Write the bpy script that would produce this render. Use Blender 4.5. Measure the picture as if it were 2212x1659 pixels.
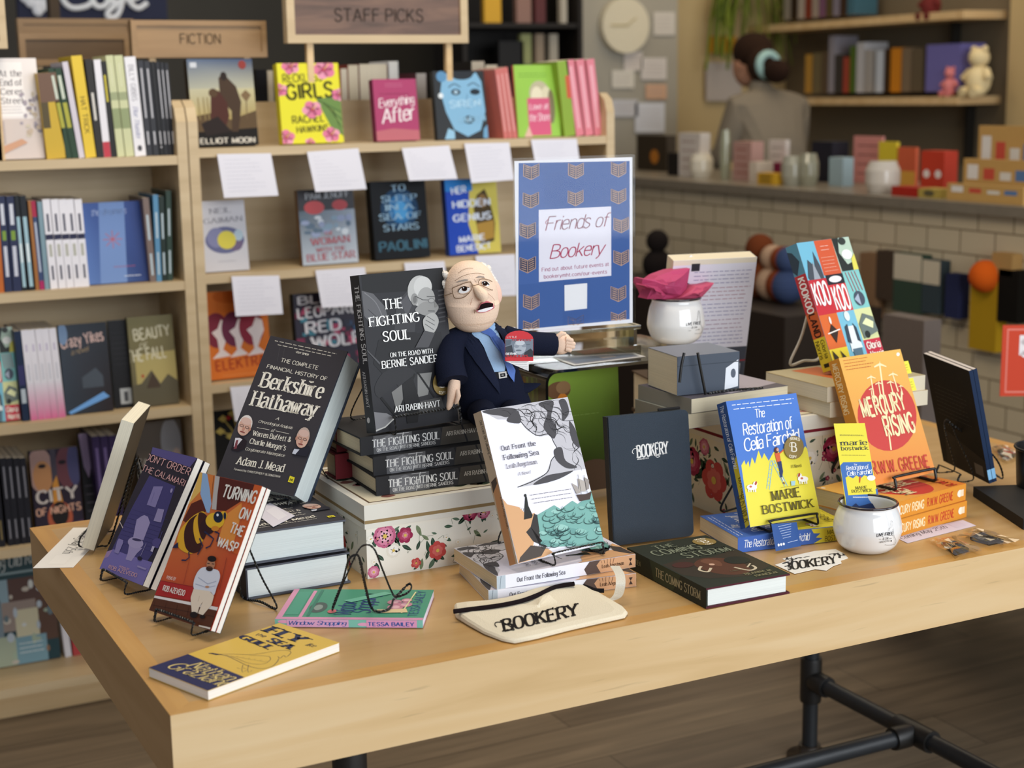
import bpy, bmesh, math, random
import numpy as np
from mathutils import Vector, Matrix
from mathutils.bvhtree import BVHTree
random.seed(7)
PI = math.pi
for o in list(bpy.data.objects): bpy.data.objects.remove(o)
SC = bpy.context.scene
COL = SC.collection
TZ = .74                        # height of the display table
# ---------------------------------------------------------------- camera
W_PX, H_PX, F_PX = 2212., 1659., 3322.
YAW, PITCH, ROLL = -.469267, .187282, -.0167486
CP = Vector((-.40204, -1.68433, .704475 + TZ))
_r = Vector((math.cos(YAW), math.sin(YAW), 0))
FW = Vector((-math.sin(YAW) * math.cos(PITCH), math.cos(YAW) * math.cos(PITCH), -math.sin(PITCH)))
_u = _r.cross(FW)
RT = _r * math.cos(ROLL) + _u * math.sin(ROLL)
UP = _u * math.cos(ROLL) - _r * math.sin(ROLL)
cd = bpy.data.cameras.new('camera'); cam = bpy.data.objects.new('camera', cd); COL.objects.link(cam)
cd.sensor_fit = 'HORIZONTAL'; cd.sensor_width = 36; cd.lens = 36 * F_PX / W_PX
cd.clip_start = .05; cd.clip_end = 60
cd.dof.use_dof = True; cd.dof.focus_distance = 2.28; cd.dof.aperture_fstop = 4.2
M3 = Matrix((RT, UP, -FW)).transposed()
cam.matrix_world = Matrix.Translation(CP) @ M3.to_4x4()
SC.camera = cam
# ---------------------------------------------------------------- view, world, lights
SC.view_settings.view_transform = 'Standard'; SC.view_settings.look = 'None'
SC.view_settings.gamma = 1; SC.view_settings.exposure = 0.0; SC.view_settings.use_curve_mapping = False
wd = bpy.data.worlds.new('shop_daylight'); SC.world = wd; wd.use_nodes = True
wd.node_tree.nodes['Background'].inputs[0].default_value = (.80, .86, 1.0, 1)
wd.node_tree.nodes['Background'].inputs[1].default_value = .30
def area(name, loc, to, sx, sy, power, col):
    l = bpy.data.lights.new(name, 'AREA'); l.shape = 'RECTANGLE'; l.size = sx; l.size_y = sy
    l.energy = power; l.color = col
    o = bpy.data.objects.new(name, l); COL.objects.link(o); o.location = loc
    o.rotation_euler = (Vector(to) - Vector(loc)).to_track_quat('-Z', 'Y').to_euler()
    return o
# the shop front: tall windows behind the camera, to its right; ceiling lamps above the table, the shelves and the counter
area('window_daylight', (1.6, -4.2, 1.9), (1.0, 1.0, .9), 4.2, 2.4, 200, (.90, .95, 1.0))
area('window_daylight', (4.6, -2.6, 1.8), (1.2, .6, .8), 2.0, 2.4, 62, (.90, .95, 1.0))
area('ceiling_lamp', (.9, .5, 3.1), (.9, .5, 0), 1.6, .6, 26, (1.0, .86, .66))
area('ceiling_lamp', (.4, 1.2, 3.1), (.5, 2.0, .8), 1.2, .4, 15, (1.0, .84, .62))
area('ceiling_lamp', (3.9, 3.3, 3.2), (3.9, 3.3, 0), 1.4, 2.4, 22, (1.0, .80, .52))
area('ceiling_lamp', (2.2, 3.6, 3.2), (2.2, 4.4, 0), 1.2, .8, 12, (1.0, .82, .58))
# ---------------------------------------------------------------- from pixel to place, on a known plane
def ray(px, py): return FW + RT * ((px - W_PX / 2) / F_PX) - UP * ((py - H_PX / 2) / F_PX)
def on_plane(px, py, p, n):
    d = ray(px, py); n = Vector(n); return CP + d * ((Vector(p) - CP).dot(n) / d.dot(n))
def at_x(px, py, x): return on_plane(px, py, (x, 0, 0), (1, 0, 0))
def at_y(px, py, y): return on_plane(px, py, (0, y, 0), (0, 1, 0))
def at_z(px, py, z): return on_plane(px, py, (0, 0, z), (0, 0, 1))
# ---------------------------------------------------------------- colours and materials
def lin(c): return c / 12.92 if c <= .04045 else ((c + .055) / 1.055) ** 2.4
_cc = {}
def hx(c):
    if not isinstance(c, str): return c
    if c not in _cc:
        s = c.lstrip('#'); s = ''.join(ch * 2 for ch in s) if len(s) == 3 else s
        _cc[c] = tuple(lin(int(s[i:i + 2], 16) / 255) for i in (0, 2, 4))
    return _cc[c]
def new_mat(name):
    m = bpy.data.materials.new(name); m.use_nodes = True
    return m, m.node_tree.nodes, m.node_tree.links, m.node_tree.nodes['Principled BSDF']
def print_mat(name, rough, spec=.5, coat=0, bump=0, bscale=400, grain=0):
    """ink on paper, dyed cloth, painted metal: the colour is the printed one, kept per face in the 'ink' attribute"""
    m, N, L, b = new_mat(name)
    a = N.new('ShaderNodeVertexColor'); a.layer_name = 'ink'
    b.inputs['Roughness'].default_value = rough; b.inputs['Specular IOR Level'].default_value = spec
    b.inputs['Coat Weight'].default_value = coat; b.inputs['Coat Roughness'].default_value = .12
    src = a.outputs['Color']
    t = N.new('ShaderNodeTexCoord')
    if grain:
        n = N.new('ShaderNodeTexNoise'); n.inputs['Scale'].default_value = bscale; n.inputs['Detail'].default_value = 3
        L.new(t.outputs['Object'], n.inputs['Vector'])
        r = N.new('ShaderNodeMapRange'); r.inputs['To Min'].default_value = 1 - grain; r.inputs['To Max'].default_value = 1 + grain
        L.new(n.outputs['Fac'], r.inputs['Value'])
        x = N.new('ShaderNodeVectorMath'); x.operation = 'SCALE'; L.new(src, x.inputs[0]); L.new(r.outputs[0], x.inputs['Scale']); src = x.outputs[0]
    L.new(src, b.inputs['Base Color'])
    if bump:
        n2 = N.new('ShaderNodeTexNoise'); n2.inputs['Scale'].default_value = bscale; n2.inputs['Detail'].default_value = 4
        L.new(t.outputs['Object'], n2.inputs['Vector'])
        bp = N.new('ShaderNodeBump'); bp.inputs['Strength'].default_value = bump; bp.inputs['Distance'].default_value = .002
        L.new(n2.outputs['Fac'], bp.inputs['Height']); L.new(bp.outputs[0], b.inputs['Normal'])
    return m
GLOSS = print_mat('laminated_print', .4, .18, .0)
MATTE = print_mat('matte_print', .6, .15)
PAPER = print_mat('paper', .85, .2)
CLOTH = print_mat('cloth', .95, .1, 0, .5, 900, .10)
PLUSH = print_mat('plush_fleece', .95, .15, 0, .35, 500, .05)
GLAZE = print_mat('glazed_ceramic', .09, .55, .5)
PAINT = print_mat('painted_surface', .6, .3, 0, .05, 60, .06)
LEATHER = print_mat('pebbled_leatherette', .5, .35, 0, .9, 1100, .05)
METAL = print_mat('satin_metal', .35, .5); METAL.node_tree.nodes['Principled BSDF'].inputs['Metallic'].default_value = .7
ENAMEL = print_mat('black_enamel_wire', .38, .5)
TISSUE = print_mat('tissue_paper', .6, .25); TISSUE.node_tree.nodes['Principled BSDF'].inputs['Subsurface Weight'].default_value = .25
TISSUE.node_tree.nodes['Principled BSDF'].inputs['Subsurface Radius'].default_value = (.01, .004, .004)
def pages_mat():
    m, N, L, b = new_mat('page_edges')
    a = N.new('ShaderNodeVertexColor'); a.layer_name = 'ink'
    t = N.new('ShaderNodeTexCoord'); mp = N.new('ShaderNodeMapping'); mp.inputs['Scale'].default_value = (3, 1500, 3)
    n = N.new('ShaderNodeTexNoise'); n.inputs['Scale'].default_value = 1; n.inputs['Detail'].default_value = 2
    r = N.new('ShaderNodeMapRange'); r.inputs['From Min'].default_value = .3; r.inputs['From Max'].default_value = .7
    r.inputs['To Min'].default_value = .86; r.inputs['To Max'].default_value = 1.04
    x = N.new('ShaderNodeVectorMath'); x.operation = 'SCALE'
    L.new(t.outputs['Object'], mp.inputs[0]); L.new(mp.outputs[0], n.inputs['Vector']); L.new(n.outputs['Fac'], r.inputs['Value'])
    L.new(a.outputs['Color'], x.inputs[0]); L.new(r.outputs[0], x.inputs['Scale']); L.new(x.outputs[0], b.inputs['Base Color'])
    b.inputs['Roughness'].default_value = .9; b.inputs['Specular IOR Level'].default_value = .15
    return m
PAGES = pages_mat()
def wood_mat(name, c1, c2, c3, stretch=(1.2, 14, 14), rough=.4, coat=0, fleck=0, scale=1.6):
    m, N, L, b = new_mat(name)
    t = N.new('ShaderNodeTexCoord'); mp = N.new('ShaderNodeMapping'); mp.inputs['Scale'].default_value = stretch
    n = N.new('ShaderNodeTexNoise'); n.inputs['Scale'].default_value = scale; n.inputs['Detail'].default_value = 6; n.inputs['Distortion'].default_value = .8
    r = N.new('ShaderNodeValToRGB'); e = r.color_ramp.elements
    e[0].position = .28; e[0].color = (*hx(c1), 1); e[1].position = .72; e[1].color = (*hx(c3), 1)
    k = e.new(.5); k.color = (*hx(c2), 1)
    L.new(t.outputs['Object'], mp.inputs[0]); L.new(mp.outputs[0], n.inputs['Vector']); L.new(n.outputs['Fac'], r.inputs['Fac'])
    src = r.outputs[0]
    if fleck:
        mp2 = N.new('ShaderNodeMapping'); mp2.inputs['Scale'].default_value = (6, 90, 90); L.new(t.outputs['Object'], mp2.inputs[0])
        n2 = N.new('ShaderNodeTexNoise'); n2.inputs['Scale'].default_value = 1.5; n2.inputs['Detail'].default_value = 2; L.new(mp2.outputs[0], n2.inputs['Vector'])
        r2 = N.new('ShaderNodeMapRange'); r2.inputs['From Min'].default_value = .68; r2.inputs['From Max'].default_value = .8
        r2.inputs['To Min'].default_value = 1; r2.inputs['To Max'].default_value = 1 - fleck
        L.new(n2.outputs['Fac'], r2.inputs['Value'])
        x = N.new('ShaderNodeVectorMath'); x.operation = 'SCALE'; L.new(src, x.inputs[0]); L.new(r2.outputs[0], x.inputs['Scale']); src = x.outputs[0]
    L.new(src, b.inputs['Base Color']); b.inputs['Roughness'].default_value = rough
    b.inputs['Coat Weight'].default_value = coat; b.inputs['Coat Roughness'].default_value = .2
    return m
MAPLE = wood_mat('lacquered_maple_top', '#b48e58', '#bd9862', '#c5a26d', rough=.38, coat=.15, fleck=.25)
MAPLE_EDGE = wood_mat('maple_edge', '#c8a673', '#d3b281', '#dabd90', rough=.45, fleck=.3)
BIRCH = wood_mat('birch_plywood', '#b9a27c', '#c4ad87', '#cdb893'.replace(' ', ''), rough=.5)
PINE = wood_mat('pine_board', '#c4a271', '#d0b07f', '#dabd8f', rough=.5)
WALNUT = wood_mat('walnut_panel', '#4a3426', '#64493a', '#7b5c48', stretch=(3, 8, 22), rough=.5)
OAK = wood_mat('stained_sign_board', '#8a6a42', '#99784e', '#a7865a', rough=.5)
def glass_mat(name, tint, alpha, k=1.):
    m, N, L, b = new_mat(name); out = N['Material Output']
    tr = N.new('ShaderNodeBsdfTransparent'); tr.inputs[0].default_value = (*tint, 1)
    gl = N.new('ShaderNodeBsdfGlossy'); gl.inputs['Roughness'].default_value = .04; gl.inputs[0].default_value = (1, 1, 1, 1)
    fr = N.new('ShaderNodeFresnel'); fr.inputs['IOR'].default_value = 1.49
    ad = N.new('ShaderNodeMath'); ad.operation = 'ADD'; ad.inputs[1].default_value = alpha; ad.use_clamp = True
    mx = N.new('ShaderNodeMixShader'); kk = N.new('ShaderNodeMath'); kk.operation = 'MULTIPLY'; kk.inputs[1].default_value = k
    L.new(fr.outputs[0], kk.inputs[0]); L.new(kk.outputs[0], ad.inputs[0]); L.new(ad.outputs[0], mx.inputs[0])
    L.new(tr.outputs[0], mx.inputs[1]); L.new(gl.outputs[0], mx.inputs[2]); L.new(mx.outputs[0], out.inputs['Surface'])
    return m
ACRYLIC = glass_mat('clear_acrylic', (.95, .96, .94), .03)
ACRYLIC_EDGE = glass_mat('acrylic_edge', (.72, .74, .68), .22)
MATT_ACRYLIC = glass_mat('low_glare_acrylic', (.97, .97, .97), .0, .22)
FILM = glass_mat('clear_film', (.97, .97, .96), .10)
# ---------------------------------------------------------------- objects
def tag(o, label=None, cat=None, group=None, kind=None):
    for k, v in (('label', label), ('category', cat), ('group', group), ('kind', kind)):
        if v: o[k] = v
    return o
def empty(name, mw=None, label=None, cat=None, group=None):
    o = bpy.data.objects.new(name, None); COL.objects.link(o); o.empty_display_size = .05
    if mw is not None: o.matrix_world = mw if isinstance(mw, Matrix) else Matrix.Translation(mw)
    return tag(o, label, cat, group)
class MB:
    """collects faces with a colour each and links them as ONE mesh object"""
    def __init__(s): s.v = []; s.f = []; s.c = []; s.m = []; s.s = []
    def add(s, vs, fs, col, mat=0, smooth=False):
        b = len(s.v); s.v += [tuple(p) for p in vs]; col = hx(col)
        for i, f in enumerate(fs):
            s.f.append([b + k for k in f]); s.c.append(col); s.m.append(mat); s.s.append(smooth)
    def poly(s, pts, col, mat=0): s.add(pts, [range(len(pts))], col, mat)
    def gpoly(s, pts, cols, mat=0):
        s.add(pts, [range(len(pts))], '#fff', mat); s.c[-1] = [hx(c) for c in cols]
    def box(s, a, b, col, mat=0, cols=None):
        (x0, y0, z0), (x1, y1, z1) = a, b
        vs = [(x0, y0, z0), (x1, y0, z0), (x1, y1, z0), (x0, y1, z0), (x0, y0, z1), (x1, y0, z1), (x1, y1, z1), (x0, y1, z1)]
        fs = [(0, 1, 5, 4), (1, 2, 6, 5), (2, 3, 7, 6), (3, 0, 4, 7), (4, 5, 6, 7), (3, 2, 1, 0)]   # front, right, back, left, top, bottom
        for i, f in enumerate(fs): s.add([vs[k] for k in f], [(0, 1, 2, 3)], (cols[i] if cols else col), mat)
    def hexa(s, low, high, col, mat=0):
        n = len(low); vs = list(low) + list(high)
        fs = [tuple(reversed(range(n))), tuple(range(n, 2 * n))] + [(i, (i + 1) % n, n + (i + 1) % n, n + i) for i in range(n)]
        s.add(vs, fs, col, mat)
    def tube(s, path, r, col, mat=0, n=8, closed=False, smooth=True, cap=True, twist=0, flat=1.):
        P = [Vector(p) for p in path]; k = len(P)
        rs = r if isinstance(r, (list, tuple)) else [r] * k
        t = [(P[(i + 1) % k] - P[i - 1] if closed else P[min(i + 1, k - 1)] - P[max(i - 1, 0)]).normalized() for i in range(k)]
        a = t[0].orthogonal().normalized(); vs = []; ang = 0
        for i in range(k):
            a = (a - t[i] * a.dot(t[i])); a = a.normalized() if a.length > 1e-6 else t[i].orthogonal().normalized()
            b = t[i].cross(a)
            if i and twist: ang += (P[i] - P[i - 1]).length * twist
            for j in range(n):
                q = 2 * PI * j / n + ang; rr = rs[i]
                vs.append(P[i] + a * math.cos(q) * rr + b * math.sin(q) * rr * flat)
        fs = [(i * n + j, i * n + (j + 1) % n, ((i + 1) % k) * n + (j + 1) % n, ((i + 1) % k) * n + j) for i in range(k if closed else k - 1) for j in range(n)]
        s.add(vs, fs, col, mat, smooth)
        if cap and not closed: s.add(vs[:n], [tuple(reversed(range(n)))], col, mat); s.add(vs[-n:], [tuple(range(n))], col, mat)
    def loft(s, rings, col, mat=0, smooth=True, cap=True, cols=None):
        k = len(rings); n = len(rings[0]); vs = [p for r in rings for p in r]
        for i in range(k - 1):
            s.add(vs[i * n:(i + 2) * n], [(j, (j + 1) % n, n + (j + 1) % n, n + j) for j in range(n)], cols[i] if cols else col, mat, smooth)
        if cap: s.add(rings[0], [tuple(reversed(range(n)))], cols[0] if cols else col, mat); s.add(rings[-1], [tuple(range(n))], cols[-1] if cols else col, mat)
    def lathe(s, prof, col, mat=0, n=48, c=(0, 0, 0), cols=None):
        self_r = [[(c[0] + r * math.cos(2 * PI * j / n), c[1] + r * math.sin(2 * PI * j / n), c[2] + z) for j in range(n)] for r, z in prof]
        s.loft(self_r, col, mat, True, False, cols)
    def ball(s, c, r, col, mat=0, n=16, m=10, rot=None):
        r = r if isinstance(r, (tuple, list)) else (r, r, r); c = Vector(c); rings = []
        for i in range(m + 1):
            th = PI * i / m; q = max(math.sin(th), 1e-3)
            ring = [Vector((r[0] * q * math.cos(2 * PI * j / n), r[1] * q * math.sin(2 * PI * j / n), -r[2] * math.cos(th))) for j in range(n)]
            rings.append([c + (rot @ p if rot else p) for p in ring])
        s.loft(rings, col, mat, True, False)
    def build(s, name, mats, parent=None, weld=False, **tags):
        me = bpy.data.meshes.new(name); me.from_pydata(s.v, [], s.f)
        for m in (mats if isinstance(mats, (list, tuple)) else [mats]): me.materials.append(m)
        ca = me.color_attributes.new('ink', 'FLOAT_COLOR', 'CORNER'); buf = []
        for f, c in zip(s.f, s.c):
            if isinstance(c, list):
                for q in c: buf += (*q, 1.)
            else: buf += (*c, 1.) * len(f)
        ca.data.foreach_set('color', buf)
        me.polygons.foreach_set('material_index', s.m); me.polygons.foreach_set('use_smooth', s.s)
        if weld:
            bm = bmesh.new(); bm.from_mesh(me); bmesh.ops.remove_doubles(bm, verts=bm.verts, dist=1e-5); bmesh.ops.recalc_face_normals(bm, faces=bm.faces); bm.to_mesh(me); bm.free()
        me.update()
        o = bpy.data.objects.new(name, me); COL.objects.link(o)
        if parent is not None: o.parent = parent
        return tag(o, **tags)
def smooth_path(pts, k=8, closed=False):
    P = [Vector(p) if len(p) == 3 else Vector((*p, 0)) for p in pts]; n = len(P); out = []
    for i in range(n if closed else n - 1):
        if closed: a, b, c, d = P[i - 1], P[i], P[(i + 1) % n], P[(i + 2) % n]
        else: a, b, c, d = P[max(i - 1, 0)], P[i], P[i + 1], P[min(i + 2, n - 1)]
        for j in range(k):
            t = j / k
            out.append(.5 * ((2 * b) + (c - a) * t + (2 * a - 5 * b + 4 * c - d) * t * t + (3 * b - a - 3 * c + d) * t ** 3))
    if not closed: out.append(P[-1])
    return out
def dup(o, parent=None):
    c = o.copy(); COL.objects.link(c)
    if parent is not None: c.parent = parent
    for ch in list(o.children): dup(ch, c)
    return c
# ---------------------------------------------------------------- lettering: a small stroke alphabet, cap height 7
_B = '~.5,3.8 1.6,5 3.2,4.6 3.8,2.5 3.2,.4 1.6,0 .5,1.2'; _D = '~3.6,3.8 2.5,5 .9,4.6 .3,2.5 .9,.4 2.5,0 3.6,1.2'
_O = 'o2.6,7 .9,6.2 .3,3.5 .9,.8 2.6,0 4.3,.8 4.9,3.5 4.3,6.2'; _P = '.5,0 .5,7;.5,7 2.5,7;~2.5,7 4.2,6.5 4.2,4 2.5,3.3;.5,3.3 2.5,3.3'
_C = '~4.7,5.6 3.6,6.9 1.6,6.6 .4,4.8 .4,2.2 1.6,.4 3.6,.1 4.7,1.4'; _N = '~.5,3.6 1.8,5 3.2,4.6 3.6,3.2;3.6,3.3 3.6,0'
GLYPH = {'A': '0,0 2.5,7;2.5,7 5,0;.9,2.4 4.1,2.4', 'B': '.5,0 .5,7;.5,7 2.5,7;~2.5,7 4,6.4 4.1,4.6 2.6,3.8;.5,3.8 2.6,3.8;~2.6,3.8 4.6,3 4.6,.8 2.6,0;.5,0 2.6,0',
 'C': _C, 'D': '.5,0 .5,7;.5,7 2,7;~2,7 4.2,6.2 4.8,3.5 4.2,.8 2,0;.5,0 2,0', 'E': '.5,0 .5,7;.5,7 4.2,7;.5,3.7 3.6,3.7;.5,0 4.3,0', 'F': '.5,0 .5,7;.5,7 4.2,7;.5,3.7 3.6,3.7',
 'G': _C + ';4.7,1.2 4.7,3.1;3.1,3.2 5,3.2', 'H': '.5,0 .5,7;4.7,0 4.7,7;.5,3.7 4.7,3.7', 'I': '.6,0 .6,7', 'J': '2.6,7 2.6,1.8;~2.6,1.8 2.2,.4 1.2,0 .2,.6',
 'K': '.5,0 .5,7;4.6,7 .6,3;1.8,4.2 4.8,0', 'L': '.5,0 .5,7;.5,0 4,0', 'M': '.5,0 .7,7;.7,7 3,.4;3,.4 5.3,7;5.3,7 5.5,0', 'N': '.5,0 .5,7;.5,7 4.7,0;4.7,0 4.7,7', 'O': _O,
 'P': _P, 'Q': _O + ';3,1.6 5,-.6', 'R': _P + ';2.4,3.3 4.8,0', 'S': '~4.2,5.8 3.4,6.9 1.6,6.9 .6,5.4 1.4,4.1 3.4,3.2 4.4,1.7 3.4,.2 1.6,0 .4,1.3', 'T': '2.5,0 2.5,7;.1,7 4.9,7',
 'U': '.5,7 .5,2;~.5,2 1.1,.4 2.5,0 3.9,.4 4.5,2;4.5,2 4.5,7', 'V': '0,7 2.5,0;2.5,0 5,7', 'W': '0,7 1.7,0;1.7,0 3.4,6.6;3.4,6.6 5.1,0;5.1,0 6.8,7', 'X': '.2,0 4.8,7;.2,7 4.8,0',
 'Y': '0,7 2.5,3.4;2.5,3.4 5,7;2.5,3.4 2.5,0', 'Z': '.3,7 4.5,7;4.5,7 .3,0;.3,0 4.6,0',
 'a': '~.6,4.2 1.8,5 3.2,4.6 3.4,3.2;3.4,3.4 3.4,0;~3.4,2.9 1.4,2.6 .4,1.4 1.2,.1 2.6,.3 3.4,1.4', 'b': '.5,0 .5,7;' + _B, 'c': '~3.6,4 2.4,5 .9,4.4 .3,2.5 .9,.6 2.4,0 3.6,1', 'd': '3.6,0 3.6,7;' + _D,
 'e': '.3,2.7 3.6,2.7;~3.6,2.7 3.2,4.5 2,5 .7,4.3 .3,2.5 .8,.6 2.2,0 3.6,.9', 'f': '1.2,0 1.2,5.4;~1.2,5.4 1.6,6.8 3,6.9;.1,4.8 2.6,4.8', 'g': 'o2,5 .7,4.3 .4,2.9 1,1.8 2.2,1.5 3.3,2.2 3.5,3.6 3,4.6;3.5,4.8 3.5,0;~3.5,0 3,-1.8 1.6,-2.1 .4,-1.4',
 'h': '.5,0 .5,7;' + _N, 'i': '.6,0 .6,5;.6,6.2 .6,7', 'j': '~1,5 1,-.6 .6,-1.9 -.4,-1.8;1,6.2 1,7', 'k': '.5,0 .5,7;3.5,5 .6,2;1.5,2.9 3.8,0', 'l': '.6,0 .6,7',
 'm': '.5,0 .5,5;~.5,3.6 1.6,5 2.7,4.6 3,3.3;3,3.4 3,0;~3,3.6 4.1,5 5.2,4.6 5.5,3.3;5.5,3.4 5.5,0', 'n': '.5,0 .5,5;' + _N, 'o': 'o2,5 .8,4.4 .3,2.5 .8,.6 2,0 3.2,.6 3.7,2.5 3.2,4.4', 'p': '.5,-2 .5,5;' + _B, 'q': '3.6,-2 3.6,5;' + _D,
 'r': '.5,0 .5,5;~.5,3.4 1.4,4.8 2.6,4.9', 's': '~3,4.2 2.2,5 .9,4.9 .4,3.8 1.2,2.9 2.6,2.2 3.1,1.2 2.2,.1 1,0 .2,.8', 't': '1.2,6.4 1.2,1.2;~1.2,1.2 1.6,.1 2.8,.2;.1,4.8 2.5,4.8', 'u': '.5,5 .5,1.6;~.5,1.6 .9,.2 2.2,0 3.4,1.3;3.5,5 3.5,0',
 'v': '0,5 1.9,0;1.9,0 3.8,5', 'w': '0,5 1.4,0;1.4,0 2.8,4.6;2.8,4.6 4.2,0;4.2,0 5.6,5', 'x': '.1,0 3.7,5;.1,5 3.7,0', 'y': '0,5 1.9,0;3.8,5 1.5,-1;1.5,-1 .4,-2', 'z': '.3,5 3.4,5;3.4,5 .3,0;.3,0 3.6,0',
 '2': '~.5,5.4 1.6,6.9 3.4,6.8 4.1,5.2 3.2,3.2;3.2,3.2 .4,0;.4,0 4.3,0', '5': '4,7 1,7;1,7 .8,4;~.8,4 2.6,4.4 4.2,3.2 4,1 2.4,0 .4,.7', '3': '~.5,6 2,7 3.8,6.2 3.6,4.2 2,3.7;~2,3.7 4.2,2.8 4,.8 2.2,0 .4,1', '9': 'o2.3,7 .7,5.8 .7,4 2.3,3.2 3.9,4 3.9,5.8;~3.9,5 3.6,2 1.6,0',
 '.': '.5,0 .5,.8', ',': '.7,.7 .2,-1.2', "'": '.6,7 .5,5.4', '-': '.3,2.9 2.4,2.9', '/': '0,-.6 2.6,7.4', '&': '~4.9,3.2 3.4,.4 1.4,0 .4,1.6 1.4,3.2 3.2,4.9 2.8,6.6 1.4,6.8 1,5.4 2.6,2.8 4.9,0', '"': '.4,7 .4,5.4;1.6,7 1.6,5.4', ':': '.5,0 .5,.8;.5,3.6 .5,4.4', '#': ''}
_gl = {}
def glyph(ch):
    if ch not in _gl:
        st = []
        for s in GLYPH.get(ch, '').split(';'):
            if not s: continue
            k = s[0]; pts = [tuple(float(q) for q in p.split(',')) for p in s.lstrip('~o').split()]
            if k in '~o': pts = [tuple(p)[:2] for p in smooth_path(pts, 5, k == 'o')]
            st.append((pts, k == 'o', k == '~'))
        xs = [p[0] for s in st for p in s[0]] or [0, 2.2]
        _gl[ch] = (st, max(xs))
    return _gl[ch]
# weight of upright strokes, of level strokes, serif length, slant, letter space
SANS = (.85, .75, 0, 0, 1.1); BOLD = (1.45, 1.15, 0, 0, 1.2); SERIF = (1.15, .58, 1.1, 0, 1.15); BSERIF = (1.5, .5, 1.3, 0, 1.2); SCRIPT = (.62, .5, 0, .22, .3)
BRUSH = (.95, .6, 0, .18, .3); ITAL = (.8, .4, .7, .24, .9); THIN = (.5, .5, 0, 0, 1.4); FAT = (2.3, .7, 1.6, 0, 1.2)
def lettering(s, st):
    """quads of one line of text in glyph units, and its width"""
    wt, wn, sf, sl, sp = st; x0 = 0; out = []
    for ch in s:
        if ch == ' ': x0 += 2.6; continue
        strokes, wd = glyph(ch)
        for pts, closed, curve in strokes:
            n = len(pts); P = [Vector((p[0] + x0, p[1])) for p in pts]; L = []
            for i in range(n):
                a = P[i - 1] if closed or i else P[0]; b = P[(i + 1) % n] if closed or i < n - 1 else P[-1]
                d = (b - a); d = d.normalized() if d.length > 1e-6 else Vector((0, 1))
                w = (wn + (wt - wn) * abs(d.y) ** 1.3) / 2
                if n > 2 and not closed and i in (0, n - 1) and sf: w *= .8
                L.append((P[i] + Vector((-d.y, d.x)) * w, P[i] - Vector((-d.y, d.x)) * w))
            for i in range(n if closed else n - 1):
                q = (i + 1) % n; out.append((L[i][0], L[i][1], L[q][1], L[q][0]))
            if not closed and not curve and n == 2:
                d = (P[1] - P[0]).normalized()
                for e, g in ((P[0], -d), (P[1], d)):
                    if sf and abs(d.y) > .6 and (abs(e.y) < .1 or abs(e.y - 7) < .1 or abs(e.y - 5) < .1 or abs(e.y + 2) < .1):
                        q = e.y + (wn / 2 if e.y < 4 else -wn / 2); h = wt / 2 + sf / 2
                        out.append((Vector((e.x - h, q - wn / 2)), Vector((e.x + h, q - wn / 2)), Vector((e.x + h, q + wn / 2)), Vector((e.x - h, q + wn / 2))))
                    elif sf and abs(d.x) > .95 and sf > .5 and 1.5 < (P[1] - P[0]).length < 4.95 and g.x > 0 and ch in 'EFLTZ':
                        out.append((Vector((e.x - wn, e.y - .7)), Vector((e.x, e.y - .7)), Vector((e.x, e.y + .7)), Vector((e.x - wn, e.y + .7))))
        x0 += wd + sp
    if sl: out = [tuple(Vector((p.x + p.y * sl, p.y)) for p in q) for q in out]
    return out, max(x0 - sp, .1)
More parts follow.
